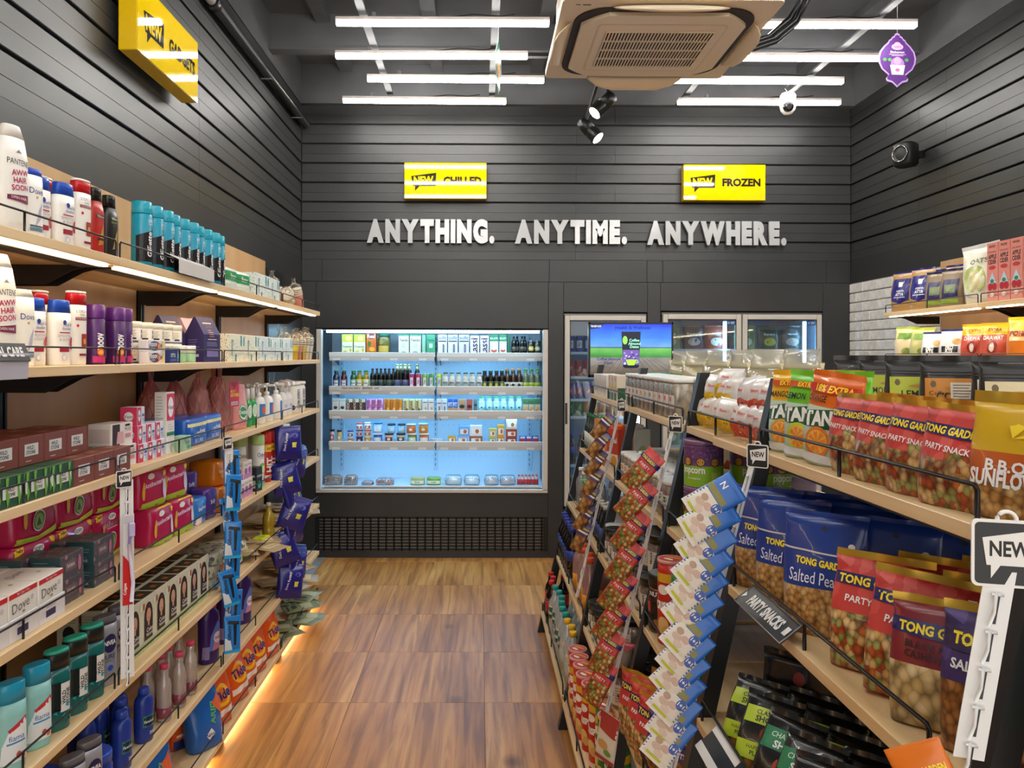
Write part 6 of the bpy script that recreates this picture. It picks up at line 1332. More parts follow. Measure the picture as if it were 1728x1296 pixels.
for i, (x, y, a, e) in enumerate(((.648, 1.275, -44, 0), (.652, 1.17, -40, 4), (.74, 1.25, -44, 0), (.745, 1.13, -44, 0), (.83, 1.22, -44, 0), (.835, 1.10, -44, 0))): (ps3, ps4)[i % 2].put((x, y, GZ[1]), R(a), 'red party snack pouch on the second gondola shelf, %s' % ('front row' if i < 2 else 'rear rows'), 'red party snack pouches', rx=R(-10), ry=R(e))
MAR = film('#7c1f2a')
def p_cash(d): d.poly([(-.065, .122), (.065, .112), (.065, .135), (-.065, .142)], TGB); d.text('TONG GARDEN', 0, .128, .014, TGY, .04, -.05, 1, .11); d.text('BLACK PEPPER', -.005, .107, .010, M('#2a1414'), .02, -.05, 1, .08); d.text('CASHEW NUTS', -.005, .094, .010, M('#2a1414'), .02, -.05, 1, .08)
cash = pouch('cashew_pouch', .135, .065, .175, MAR, p_cash, GOLD, wr=.002, seed=5, paint=lambda x, y, z: CASH if z < .082 and y < .02 else None)
cash.put((.640, 1.085, GZ[1]), R(-40), 'maroon black pepper cashew pouch by the rail', 'pouch', rx=R(-8), order='same')
PRP = specks('purple_check_print', '#3a2560', ['#4c3678', '#2c1a4e', '#56407f'], 40, .5)
def p_alm(d): d.poly([(-.07, .128), (.07, .120), (.07, .150), (-.07, .156)], M('#2a1846')); d.text('TONG GARDEN', 0, .140, .016, TGY, .045, -.05, 1, .12); d.text('SALTED PEANUTS', 0, .108, .013, W_, .03, -.06, 1, .12)
alm = pouch('salted_peanut_pouch', .15, .07, .19, PRP, p_alm, GOLD, wr=.002, seed=6, paint=lambda x, y, z: ALM if z < .088 and y < .02 else None)
for i, (x, y) in enumerate(((.668, .995), (.75, 1.0), (.76, .955))): alm.put((x, y, GZ[1]), R(-42), 'purple salted nut pouch %s' % ('nearest the white strip' if i == 0 else 'behind the front one'), 'purple nut pouches', rx=R(-8))
# popcorn tins and coffee jars
PUT = specks('purple_dot_tin', '#6a4478', ['#7c568a', '#5a3468', '#8a6498'], 120, .4); LIM = M('#86b52a', .35)
def tin():
    s = Spec('popcorn_tin', 'tin'); r, h = .056, .135
    s.part('popcorn_tin', MB().lathe([(0, r), (.002, r, LIM), (.062, r, PUT), (.112, r), (.114, r*1.02), (.118, r*1.02), (.12, r)], PUT, 26)); s.part('lid', MB().lathe([(.1202, r*1.03), (.133, r*1.03), (.135, r*1.0), (.134, r*.93)], M('#8a6a94', .25, .4), 26))
    d = Dec(cyl(r), .0007, .012); d.text('popcorn', -.01, .045, .022, W_, .03, 0, 1, .075); d.text('& company', -.005, .026, .008, W_)
    for u in (-.06, -.025, .015, .055): d.ell(u, .074, .013, .013, M('#4a2a1c')); d.ell(u, .074, .0105, .0105, M('#c08a34'))
    d.rect(.045, .075, .012, .045, M('#a8c85a')); s.part('label_print', d); return s
tn = tin()
for i, (x, y) in enumerate(((.655, 2.30), (.665, 2.165), (.79, 2.30), (.80, 2.16))):
    for l in range(2):
        if i == 1 and l: continue
        tn.put((x, y, GZ[1]+.1355*l), R(-40+25*i), 'purple and lime popcorn tin %s layer, %s' % (('lower', 'upper')[l], 'aisle side' if i < 2 else 'rear side'), 'popcorn tins')
BLD = M('#1c1a18', .35)
cof = jar('coffee_jar', .047, .17, clear('brown_glass', '#6a4a34', .25, .1), BLD, .22, lambda d: (d.rect(-.05, .05, .01, .09, M('#1d1614', .35)), d.rect(-.045, -.01, .06, .09, M('#c02a2a')), d.text('NUTS', .012, .115, .014, W_, .02), d.ell(.02, .03, .02, .014, M('#8a6a3a'))), 'jar', ALM, .97)
cof.part('lid_disc', MB().lathe([(.1705, .044), (.172, .043)], M('#9aa6ae', .25, .5), 22))
for i, (x, y, z) in enumerate(((.655, 2.04, .10), (.66, 1.93, .09), (.78, 2.02, .0), (.655, 2.04, 0), (.66, 1.93, 0))):
    if z: cof.put((x, y, GZ[1]+.0), R(-50), 'dark nut jar with black lid beside the popcorn tins', 'dark nut jars')
for i, (x, y) in enumerate(((.77, 2.03), (.76, 1.88), (.655, 1.83))): cof.put((x, y, GZ[1]), R(-50), 'dark nut jar with black lid in the row behind', 'dark nut jars')
LPO = film('#c9b4d8'); pouch('pastel_pouch', .14, .05, .2, LPO, None, film('#e2e8ea'), wr=.003, seed=3).put((.85, 2.12, GZ[1]), R(-60), 'pastel pouch leaning behind the popcorn tins', 'pouch', order='same')
# low clear jars in the next bay
lj = [jar('dry_fruit_jar', .033, .125, PETC, LIDW, .12, p_dry(pc), 'jar', c_, .95) for c_, pc in ((D1, '#8c2f2a'), (D4, '#c8862a'), (D3, '#5a4a34'), (D2, '#2f6a4a'))]
for rw in range(4):
    for c_ in range(11):
        lj[(1, 1, 2, 2, 0, 2, 2, 0, 2, 3, 3)[c_] if rw == 0 else (c_+rw) % 4].put((.608+.071*rw, 3.20-.0735*c_, GZ[1]), R(-72), 'low clear dry fruit jar in the %s row' % ('aisle', 'second', 'third', 'fourth')[rw], 'low clear jars', order='cam')
wb1 = pouch('white_refill_bag', .16, .07, .24, film('#d7e2ea'), lambda d: (d.text('24', .02, .10, .03, M('#6a8aa8')), d.lines(-.03, .05, .07, 4, .012, .003, M('#8aa4b8'))), film('#e2eaee'), wr=.006, seed=3, cat='bag')
for i, (x, y) in enumerate(((.99, 2.56), (1.02, 2.85))): wb1.put((x, y, GZ[1]), R(-60), 'white crumpled bag on the far side of the second shelf', 'white bags on the far side')
gw = carton('green_white_carton', .11, .08, .20, card('#dbe8d4'), {'far': lambda d: (d.poly([(-.04, .12), (.04, .16), (.04, .10), (-.04, .07)], M('#3f9a4a'))), 'front': lambda d: (d.poly([(-.055, .10), (.055, .15), (.055, .11), (-.055, .06)], M('#3f9a4a')), d.ell(0, .05, .03, .02, M('#d8642a')))})
gw.put((1.0, 3.10, GZ[1]), R(-70), 'green and white carton seen through the gondola', 'carton', order='same'); carton('orange_white_carton', .10, .07, .17, card('#e9e2d6'), {'front': lambda d: (d.poly([(-.05, .04), (.05, .02), (.05, .10), (-.02, .12), (-.05, .09)], M('#d8582a')))}).put((.98, 2.98, GZ[1]), R(-70), 'orange and white carton seen through the gondola', 'carton', order='same')
# juice cartons at the far bay, second shelf
def jc(c1, c2, c3): return carton('juice_carton', .07, .07, .20, card(c1), {'front': lambda d: (d.rect(-.035, .035, .0, .09, M(c2)), d.ell(0, .06, .026, .024, M(c3)), d.text('Real', 0, .15, .024, W_, .03)), 'far': lambda d: (d.rect(-.035, .035, .0, .07, M(c2)), d.ell(0, .10, .02, .03, M(c3)))})
J1, J2, J3 = jc('#d8862a', '#c8641c', '#f0c060'), jc('#dfe4d6', '#3f8a44', '#b9d08a'), jc('#c8442a', '#e8e0d0', '#e8a23a')
for sp in (J1, J2, J3): sp.part('screw_cap', MB().lathe([(.2005, .016), (.218, .016), (.22, .014)], plastic('#3fa46a'), 16) if sp is J1 else MB().lathe([(.2005, .018), (.214, .018), (.216, .016)], plastic('#e8e4da' if sp is J2 else '#e06a24'), 16))
for i in range(5): J1.put((.615, 3.92-.085*i, GZ[1]), GA+R(10), 'orange juice carton with green cap on the second shelf', 'orange juice cartons')
for i in range(2): J3.put((.61, 3.485-.085*i, GZ[1]), GA+R(20), 'red and white juice carton with orange cap', 'red juice cartons')
for i in range(3): J2.put((.69, 3.58-.09*i, GZ[1]), GA+R(12), 'green and white juice carton', 'green juice cartons')
gbt = pet('green_cap_bottle', .026, .2, M('#20241e', .15), plastic('#1f6a3c'), None, (.12, .5), M('#c9c8b8', .4), None, .013)
for i in range(6): gbt.put((.605, 4.36-.07*i, GZ[1]), 0, 'dark bottle with green cap on the second shelf', 'dark green-capped bottles')
# ---- third shelf
CRS = film('#171716', .25); LIMP = M('#b4c832', .4)
def p_lime(d):
    d.rect(-.05, .05, .085, .118, LIMP); d.text('CLASSIC', -.005, .108, .009, M('#2a3414'), .02, 0, 1, .05); d.text('SHOT', -.005, .095, .012, M('#2a3414'), .03); d.ell(.0, .068, .011, .013, M('#8c2418')); d.ell(0, .068, .005, .006, M('#e0a03a')); d.rect(-.052, .052, .018, .05, LIMP); d.text('HAPPY HOUR', 0, .04, .007, M('#2a3414')); d.text('PLATTER', 0, .03, .008, M('#2a3414'), .02)
def p_grn(d): d.rect(-.05, .05, .075, .115, M('#1f7a4c')); d.text('CHATPATA', 0, .103, .010, M('#c9e8d0'), .01, 0, 1, .08); d.text('SHOT', 0, .086, .014, W_, .03); d.ell(0, .05, .012, .014, M('#b03a20')); d.ell(0, .05, .005, .006, M('#e8b04a'))
lp = [pouch('trail_mix_pouch', .115, .055, .15, CRS, p_lime, CRS, wr=.003, seed=q, paint=lambda x, y, z: GRAN if z < .018 else None) for q in (1, 4)]
gpch = [pouch('trail_mix_pouch', .115, .055, .15, CRS, p_grn, CRS, wr=.003, seed=q) for q in (2, 6)]
P3 = []
for rw in range(3):
    for c_ in range(7): P3.append((.545+.085*rw, 1.60-.083*c_+.012*rw, c_))
for i, (x, y, c_) in enumerate(P3): (lp if c_ < (2 if i < 7 else 4) else gpch)[i % 2].put((x, y, GZ[2]+.006), R(-46+6*math.sin(i*1.7)), 'black trail mix pouch with %s label, %s row' % ('lime' if c_ < (2 if i < 7 else 4) else 'green', ('aisle', 'middle', 'rear')[i//7]), 'trail mix pouches', rx=R(-30), ry=R(3*math.sin(i)))
for i, (x, y) in enumerate(((.66, 1.66), (.72, 1.58))): pouch('trail_mix_pouch', .12, .05, .19, CRS, lambda d: (d.rect(-.055, .055, .06, .12, LIMP), d.text('HAPPY HOUR', 0, .10, .010, M('#2a3414'), .02), d.text('PLATTER', 0, .08, .010, M('#2a3414'), .02), d.ell(.02, .14, .012, .014, M('#8c2418'))), CRS, seed=i, paint=lambda a, b, z: GRAN if z < .06 else None).put((x, y, GZ[2]), R(-40), 'tall lime and granola pouch behind the trail mix pouches', 'tall trail mix pouches')
can('green_snack_can', .036, .22, M('#1c6a34', .3), M('#2a7a40', .35), .05, None, 'can').put((.80, 1.60, GZ[2]), 0, 'dark green tall can in the shade of the third shelf', 'can', order='same')
def crisp(name, c, c2=None):
    s = Spec(name, 'can'); r, h = .037, .235
    s.part(name, MB().lathe([(0, r*.98), (.003, r, M(c, .3)), (.175, r, M('#d8a828', .35)), (.2, r, M(c2 or c, .3)), (.228, r)], M(c, .3), 24))
    s.part('lid', MB().lathe([(.2282, r*1.04), (.236, r*1.04), (.238, r*1.01), (.2365, r*.94)], M('#e0a9a0', .25), 24))
    d = Dec(cyl(r), .0007, .012); d.text('CRISPS', 0, .11, .024, W_, .05, 0, 1, .06); d.ell(0, .155, .018, .014, M('#ece4d4')); d.rect(-.02, .02, .182, .194, M('#d8a828')); d.ell(.0, .055, .018, .024, M('#e0b870')); d.ell(.012, .04, .014, .016, M('#cf9f54')); s.part('label_print', d)
    d = Dec(lambda u, v, o: (u, v, .2366+o)); d.ell(0, 0, r*.9, r*.9, M('#c84a48', .3)); d.poly([(-.024, .0), (.024, .012), (.02, .022), (-.016, .016)], M('#e0a03a')); d.ell(.0, -.012, .016, .007, M('#f0e6da')); s.part('lid_print', d); return s
cr_r, cr_g = crisp('crisps_can', '#c0281c'), crisp('crisps_can', '#2f7a34')
for sp, x, y, nm_ in ((cr_r, .545, 2.24, 'red crisps can with pink lid on the third shelf'), (cr_g, .555, 2.12, 'green crisps can behind the garlic packets'), (cr_g, .55, 2.01, 'green crisps can close to the garlic packets'), (cr_r, .64, 2.22, 'red crisps can in the second row of the third shelf')): sp.put((x, y, GZ[2]), R(-50), nm_, 'crisps cans', order='same')
cof.put((.55, 2.335, GZ[2]), R(-60), 'dark olive jar beside the red crisps can', 'dark nut jars', order='same')
# black-lidded glass jars
BJ = [jar('spice_jar', .04, .13, PETC, BLD, .2, lambda d: (d.rect(-.035, .035, .015, .08, M('#d9d2c4')), d.text('Masala', -.002, .06, .010, INK, .02, R(90)), d.lines(.008, .03, .07, 6, .008, .002, M('#6a5a48'))), 'jar', c_, .95) for c_ in (D1, D3, D4)] + [jar('pickle_jar', .045, .125, PETC, M('#c9cac6', .4), .1, None, 'jar', dry('dry_green', [(0, '#8a9a3a'), (.5, '#a4ac4c'), (.8, '#74842c')]), .95)]
for rw in range(3):
    for c_ in range(9): BJ[(c_+rw) % 3].put((.54+.086*rw, 3.13-.086*c_, GZ[2]), R(-60), 'black-lidded spice jar in the %s row of the third shelf' % ('aisle', 'second', 'third')[rw], 'spice jars', order='cam')
for c_ in range(4): BJ[c_ % 3].put((.565+.086*(c_ % 2), 2.62-.086*(c_//2)-.09, GZ[2]+.1305), R(-60), 'black-lidded spice jar stacked in the upper layer', 'stacked spice jars')
for i in range(2): BJ[3].put((.56+.1*i, 3.215, GZ[2]), 0, 'clear jar of green olives beside the purple strip', 'olive jars')
gls = pet('juice_bottle', .028, .19, clear('amber_pet', '#c8a06a', .3, .08), plastic('#5fc07a'), M('#8a5a2c', .25), (.15, .5), M('#e2dcc8', .4), None, .015)
for i in range(5): gls.put((.535, 3.98-.075*i, GZ[2]), 0, 'amber juice bottle with light green cap', 'amber juice bottles')
gls2 = pet('juice_bottle', .028, .18, M('#141312', .15), plastic('#cfd2cc'), None, (.15, .5), M('#3a4a8a', .4), None, .015)
for i in range(5): gls2.put((.535, 3.60-.07*i, GZ[2]), 0, 'dark bottle with white cap on the third shelf', 'dark white-capped bottles')
wtb = pet('clear_bottle', .03, .2, PETC, plastic('#eef0ee'), clear('water_fill', '#e9eef0', .12, .05), None, None, None, .016)
for i in range(4): wtb.put((.56+.07*(i % 2), 4.33-.075*i, GZ[2]), 0, 'clear bottle with white cap at the far end', 'clear white-capped bottles')
# ---- fourth shelf
rosd = pet('rose_drink_bottle', .034, .25, clear('rose_pet', '#e8c0b4', .35, .08), plastic('#e0582c'), clear('rose_fill', '#d8a49a', .35, .02), (.1, .38), M('#d8902c', .4), None, .018)
for i in range(5): rosd.put((.475+.01*(i % 2), 3.72-.085*i, GZ[3]), 0, 'rosy drink bottle with orange cap', 'orange-capped drink bottles')
for i in range(4): rosd.put((.555, 3.70-.085*i, GZ[3]), 0, 'rosy drink bottle with orange cap in the second row', 'orange-capped drink bottles behind', order='same')
col = pet('cola_bottle', .034, .25, M('#160c0a', .12), plastic('#2338a0'), None, (.35, .55), M('#1d3c9a', .35), None, .016)
for i in range(6): col.put((.47, 4.36-.078*i, GZ[3]), 0, 'cola bottle with blue cap at the far gondola end', 'blue-capped cola bottles')
for rw in range(3):
    for c_ in range(9): BJ[(c_+2*rw) % 3].put((.48+.086*rw, 3.17-.086*c_, GZ[3]), R(-60), 'black-lidded jar in the %s row of the fourth shelf' % ('aisle', 'second', 'third')[rw], 'fourth-shelf jars', order='cam')
for i in range(3): BJ[i % 3].put((.50+.086*(i % 2), 2.80-.1*i, GZ[3]+.1305), R(-60), 'black-lidded jar stacked above the fourth shelf row', 'stacked jars on the fourth shelf')
yc = Spec('yogurt_cup', 'cup'); yc.part('yogurt_cup', MB().lathe([(0, .026), (.06, .034), (.062, .036)], plastic('#e9e4dc'), 20)); yc.part('foil_lid', MB().bbox(-.04, .04, -.034, .034, .0625, .064, M('#a83a40', .35), .0005)); d = Dec(lambda u, v, o: (u, v, .064+o)); d.rect(-.034, -.004, -.02, .022, W_); d.rect(.002, .034, .0, .02, M('#c8686c')); yc.part('lid_print', d)
yc.put((.455, 2.505, GZ[3]+.132), R(-40), 'white cup with red foil lid on top of the jars', 'cup', order='same')
BJ[0].put((.46, 2.51, GZ[3]), R(-60), 'black-lidded jar supporting the white cup', 'fourth-shelf jars', order='same')
for i, (x, y) in enumerate(((.475, 2.30), (.48, 2.215), (.485, 2.13), (.56, 2.29), (.57, 2.20), (.64, 2.26))): (ps3, ps4)[i % 2].put((x, y, GZ[3]), R(-52), 'red party snack pouch on the fourth gondola shelf', 'red party snack pouches', ry=R(4*math.sin(i)))
alm.put((.50, 2.04, GZ[3]), R(-50), 'purple nut pouch at the end of the fourth gondola shelf', 'purple nut pouches', order='same'); alm.put((.58, 2.04, GZ[3]), R(-50), 'second purple nut pouch on the fourth gondola shelf', 'purple nut pouches', order='same')
# ---- bottom shelf
coke = pet('cola_bottle', .032, .23, M('#170d0b', .12), plastic('#c81f22'), None, (.3, .55), M('#b81c1e', .35), None, .015)
for i, (x, y) in enumerate(((.395, 4.35), (.40, 4.27), (.385, 4.19), (.395, 4.11), (.46, 4.31))): coke.put((x, y, GZ[4]), 0, 'cola bottle with red cap on the bottom gondola shelf', 'red-capped cola bottles')
WAT = clear('water_bottle_pet', '#f2f7f7', .34, .16); WFL = clear('water_fill2', '#eef3f4', .22, .05)
wt = pet('water_bottle', .035, .25, WAT, plastic('#189a94'), WFL, (.36, .58), M('#16584a', .4), lambda d: d.text('bisleri', 0, .118, .018, W_, .02, 0, 1, .05), .016, .06)
for i, (x, y) in enumerate(((.39, 4.03), (.40, 3.945), (.405, 3.86), (.395, 3.775), (.47, 3.74), (.39, 3.69), (.395, 3.605), (.475, 3.62), (.47, 3.90))): wt.put((x, y, GZ[4]), R(-60), 'clear water bottle with teal cap', 'teal-capped water bottles')
yw = pet('tonic_water_bottle', .036, .25, WAT, plastic('#e3b21a'), WFL, (.1, .5), clear('pale_label', '#e9e7da', .4, .06), None, .016)
for i, (x, y) in enumerate(((.395, 3.52), (.405, 3.44), (.40, 3.36))): yw.put((x, y, GZ[4]), 0, 'clear bottle with yellow cap', 'yellow-capped bottles')
bw = pet('blue_label_bottle', .036, .25, WAT, plastic('#e9ecec'), WFL, (.1, .45), M('#3f62a8', .4), None, .016)
for i in range(4): bw.put((.555, 3.75-.1*i, GZ[4]), 0, 'clear bottle with blue label behind the water bottles', 'blue-labelled bottles')
cgr = [(cr_r, .40, 3.20), (cr_r, .395, 3.115), (cr_r, .40, 3.035), (cr_r, .40, 2.945), (cr_r, .41, 2.86), (cr_r, .425, 2.78), (cr_g, .435, 2.69), (cr_g, .43, 2.605), (cr_g, .44, 2.52), (cr_g, .435, 2.44)]
for sp, x, y in cgr: sp.put((x, y, GZ[4]), R(-60), '%s crisps can in the bottom shelf row' % ('red' if sp is cr_r else 'green'), 'bottom shelf crisps cans')
cr_w = crisp('crisps_can', '#b9b2ac')
for i in range(5): cr_w.put((.49+.004*i, 3.15-.14*i, GZ[4]), R(-60), 'grey crisps can in the second row of the bottom shelf', 'grey crisps cans')

# ------------------------------------------------------------------ hanging strips on the gondola
def strip_line(y, z0, z1, proto, n, label, group, dx, rz, tilt, side, roll=0.0, sc=1.0):
    for i in range(n):
        t = (i+.3)/n; z = z0+(z1-z0)*t; x = gx_at(z)-dx
        hh = max(v.co.z for v in proto.parts[0][1].vertices); rl = roll*(1.15-.5*t)+3*math.sin(i*1.7)
        X = Matrix.Translation((x, y-.02, z+.15)) @ Matrix.Scale(sc, 4) @ Matrix.Rotation(rz+R(3*math.sin(i*2.3)), 4, 'Z') @ Matrix.Rotation(R(rl), 4, 'Y') @ Matrix.Rotation(R(tilt), 4, 'X') @ Matrix.Translation((0, 0, -hh))
        proto.put(None, 0, label, group, order='top', mat=X)
ALMS = nuts('almond_pack_print', [(0, '#a8773c'), (.4, '#c0925a'), (.7, '#8f5f2c')], 80, '#5a3418')
pus = sachet('almond_sachet', .062, .15, .024, film('#43285e'), lambda d: (d.text('TONG GARDEN', 0, .12, .010, TGY, .02, 0, 1, .06), d.rect(-.03, .03, .098, .106, M('#e8e0d0'))), 'sachet', 2, paint=lambda x, y, z: (ALMS if z < .092 else None) if y < 0 else film('#8a8590'))
hang_strip((.585, 3.268, 1.35), (gx_at(.55)-.035, 3.268, .55), .014, 9, 'white strip of purple almond sachets on the gondola', R(-60))
strip_line(3.255, 1.18, .66, pus, 7, 'purple almond sachet hanging on the strip', 'purple almond sachets', .035, R(-38), -14, 1, 32, .82)
tgs = sachet('party_snack_sachet', .078, .16, .03, CHK, lambda d: (d.poly([(-.042, .115), (.042, .115), (.042, .132), (-.042, .132)], TGB), d.text('TONG GARDEN', -.006, .124, .011, TGY, .03, 0, 1, .06), d.text('PARTY', 0, .10, .010, W_)), 'sachet', 4, paint=lambda x, y, z: (PARTY if z < .088 else None) if y < 0 else film('#9a6f68'))
hang_strip((.590, 2.388, 1.35), (gx_at(.40)-.035, 2.388, .40), .014, 11, 'white strip of red party snack sachets on the gondola', R(-60))
strip_line(2.375, 1.135, .42, tgs, 8, 'red party snack sachet hanging on the strip', 'red party snack sachets', .035, R(-40), -14, 1, 34, .86)
GARL = film('#1c66c0')
def p_garl(d):
    d.rect(-.047, .047, .0, .085, M('#e4ddcf')); d.rect(-.047, .03, .088, .108, M('#8a8648')); d.ell(-.014, .045, .016, .012, M('#d2b8a4')); d.ell(.010, .055, .014, .011, M('#cfae9c')); d.ell(.002, .03, .014, .011, M('#dcc6b4')); d.ell(-.018, .064, .012, .010, M('#b99a84')); d.poly([(-.03, .010), (.02, .010), (.02, .018), (-.03, .018)], M('#c8d23a'))
    d.ell(.028, .072, .014, .016, M('#3a5aa8')); d.text('1+1', .028, .072, .012, W_, .03); d.text('N', -.02, .13, .02, W_, .02)
gar_s = sachet('garlic_bread_sachet', .095, .165, .020, GARL, p_garl, 'sachet', 3)
hang_strip((.580, 1.668, 1.33), (gx_at(.62)-.06, 1.668, .62), .014, 13, 'white strip of blue garlic packets on the gondola', R(-60))
strip_line(1.655, 1.145, .62, gar_s, 12, 'blue and cream garlic packet hanging on the strip', 'blue garlic packets', .035, R(-30), -16, 1, 50, .70)
new_tag((.585, 3.25, 1.345), R(-52), 'NEW shelf talker above the purple almond sachets', s=.5); new_tag((.590, 2.372, 1.345), R(-42), 'NEW shelf talker above the red party snack sachets', s=.52)
new_tag((.585, 1.655, 1.34), R(-40), 'NEW shelf talker above the blue garlic packets', s=.52)
new_tag((.590, .878, 1.330), R(-16), 'large NEW shelf talker at the camera end of the gondola', s=.80)
hang_strip((.585, .88, 1.31), (.549, .88, 1.10), .030, 5, 'empty white hook strip at the camera end of the gondola', R(-24))
orp = sachet('orange_snack_sachet', .062, .10, .022, film('#d8701c'), lambda d: (d.text('TONG GARDEN', 0, .072, .009, TGY, .03, .0, 1, .05), d.rect(-.029, .029, .065, .0665, INK), d.ell(0, .035, .02, .02, M('#e8a83a'))), 'sachet', 3)
orp.put((.528, .868, 1.018), R(-24), 'orange snack sachet on the lowest hook of the white strip', 'sachet', ry=R(-26), rx=R(-10), order='same')
grb = pouch('cashew_bag', .16, .09, .30, film('#2f8a3c'), lambda d: d.text('Cashew', -.03, .10, .03, M('#5a4a2a'), .02, -.1), film('#2f8a3c'), wr=.004, seed=2, cat='bag', paint=lambda x, y, z: film('#b59a6a') if z < .15 else None)
grb.put((.685, .80, .977), R(-30), 'green and tan bag at the right frame edge', 'bag', order='same')
soup = sachet('noodle_sachet', .075, .15, .018, film('#d9d2c4'), lambda d: (d.poly([(-.037, .10), (.037, .085), (.037, .15), (-.037, .15)], M('#a83a34')), d.ell(-.008, .055, .02, .014, M('#c89a5a')), d.ell(.012, .035, .014, .010, M('#6a9a4a')), d.rect(-.037, .037, .0, .014, M('#a83a34'))), 'sachet', 3)
for i in range(2): soup.put((gx_at(.40-.16*i)-.03, 2.37, .33-.17*i), R(-50), 'white and red noodle sachet below the party snack sachets', 'noodle sachets', ry=R(10), order='top')
# shelf talkers
pt = thing('shelf_talker', 'grey shelf talker reading PARTY SNACKS on the second gondola shelf', 'sign', (.552, 1.52, GZ[1]+.014), R(-90)); pt.rotation_euler = (R(-52), 0, R(-90))
MB().bbox(-.125, .125, -.003, .0, -.022, .03, M('#2f3032', .35), .001).build('plate', pt)
MB().tube([(-.124, -.004, -.021), (.124, -.004, -.021), (.124, -.004, .029), (-.124, -.004, .029)], .0012, M('#c8c8c8'), 4, True).build('border', pt)
d = Dec(lambda u, v, o: (u, -.0032-o, v)); d.text('PARTY SNACKS', .0, .004, .026, W_, .045, 0, 1, .165); d.tris([(-.118, .012), (-.118, -.006), (-.104, .004)], [(0, 1, 2)], W_); d.rect(.10, .116, -.006, .012, W_); d.build('lettering', pt)
st = thing('shelf_talker', 'black shelf talker with white stripes on the third gondola shelf', 'sign', (.478, 1.52, GZ[2]+.014), R(-90)); st.rotation_euler = (R(-48), 0, R(-90))
MB().bbox(-.13, .20, -.003, 0, -.03, .035, M('#1f1f20', .4), .001).build('plate', st)
d = Dec(lambda u, v, o: (u, -.0032-o, v)); d.rect(-.13, .02, .018, .035, M('#e8e6e2')); d.rect(-.13, .02, -.03, -.012, M('#e8e6e2')); d.text('CHIPS', .10, .002, .034, W_, .04); d.build('lettering', st)
# ------------------------------------------------------------------ goods on the brick-side shelves
RA = R(-90)
FLR = film('#b8925a')
flour = pouch('flour_bag', .16, .085, .245, FLR, lambda d: (d.poly([(-.06, .20), (.06, .20), (.06, .07), (0, .05), (-.06, .07)], M('#26287a', .35)), d.text('organic', 0, .125, .018, W_, .02), d.text('ATTA', 0, .105, .018, W_, .04), d.rect(-.012, .012, .15, .18, W_), d.rect(-.04, .04, .085, .089, W_)), film('#26287a'), wr=.004, seed=2, cat='bag', sealh=.05)
for i, (x, y) in enumerate(((2.56, 4.74), (2.56, 4.53), (2.66, 4.36), (2.7, 4.6))): flour.put((x, y, 1.82), R(-68), 'brown flour bag with blue label on the top brick-side shelf', 'brown flour bags')
qn = pouch('grain_pouch', .15, .08, .21, film('#8f7a5c'), lambda d: (d.rect(-.045, .05, .05, .15, M('#2a2658')), d.rect(-.03, .035, .075, .12, M('#6f7f4a')), d.rect(-.05, .05, .02, .04, M('#8ab03a'))), film('#2a2a4a'), wr=.002, seed=5)
for i, (x, y) in enumerate(((2.57, 4.40), (2.56, 4.24), (2.62, 4.12))): qn.put((x, y, 1.82), R(-70), 'brown grain pouch with violet label beside the flour', 'brown grain pouches')
wbg = pouch('oat_bag', .20, .10, .31, film('#dcd8c4'), lambda d: (d.ell(-.02, .13, .06, .07, M('#b9c878')), d.ell(-.02, .12, .04, .05, M('#d9cfa0')), d.text('OATS', .0, .22, .026, M('#6a7a4a'), .02)), film('#d2d2cc'), wr=.006, seed=4, cat='bag')
wbg.put((2.57, 3.98, 1.82), R(-66), 'large white oat bag slouching beside the cider cartons', 'bag', ry=R(-6), order='same')
def p_cid(d): d.rect(-.04, .04, .10, .29, M('#d88476')); d.text('ORGANIC', 0, .245, .010, INK); d.text('APPLE', 0, .222, .022, INK, .03, 0, 1, .06); d.text('CIDER', 0, .196, .022, INK, .03, 0, 1, .06); d.ell(0, .168, .026, .010, M('#b83a3a')); d.poly([(-.03, .09), (0, .145), (.03, .09)], M('#a9cce0')); d.ell(-.015, .075, .017, .018, M('#b0202c')); d.ell(.017, .075, .017, .018, M('#b0202c')); d.ell(0, .102, .014, .010, M('#3f7a3a')); d.ell(0, .035, .016, .010, M('#f0e0d0')); d.text('WOW', 0, .272, .012, M('#3a2a2a'), .02)
cid = carton('cider_carton', .082, .07, .29, card('#d98f80'), {'front': p_cid, 'far': lambda d: d.rect(-.03, .03, .05, .2, M('#e8b4a4'))})
for i in range(6): cid.put((2.545, 3.845-.087*i, 1.82), RA, 'pink apple cider carton on the top brick-side shelf', 'apple cider cartons')
R2 = [('clear_grain_bag', film('#d6c8a0'), film('#9ab85a'), 4.72, .21, 'pale grain bag with green header'), ('clear_grain_bag', film('#b9b97a'), film('#a8b84a'), 4.55, .20, 'olive green grain bag'), ('flour_pouch', film('#d4d3d6'), film('#2a3a80'), 4.43, .17, 'white flour pouch with navy band'), ('flour_pouch', film('#d9d9dc'), film('#2a3a80'), 4.25, .18, 'second white flour pouch with navy band'), ('rice_pouch', film('#c4503a'), film('#e0c02a'), 4.06, .20, 'red rice pouch with yellow header'), ('rice_pouch', film('#c4553c'), film('#e0c02a'), 3.90, .20, 'second red rice pouch with yellow header'), ('poha_pouch', film('#dd7a1c'), film('#d9b52a'), 3.70, .22, 'orange poha pouch with white window'), ('poha_pouch', film('#e0841c'), film('#d6d0b8'), 3.54, .20, 'second orange pouch further along')]
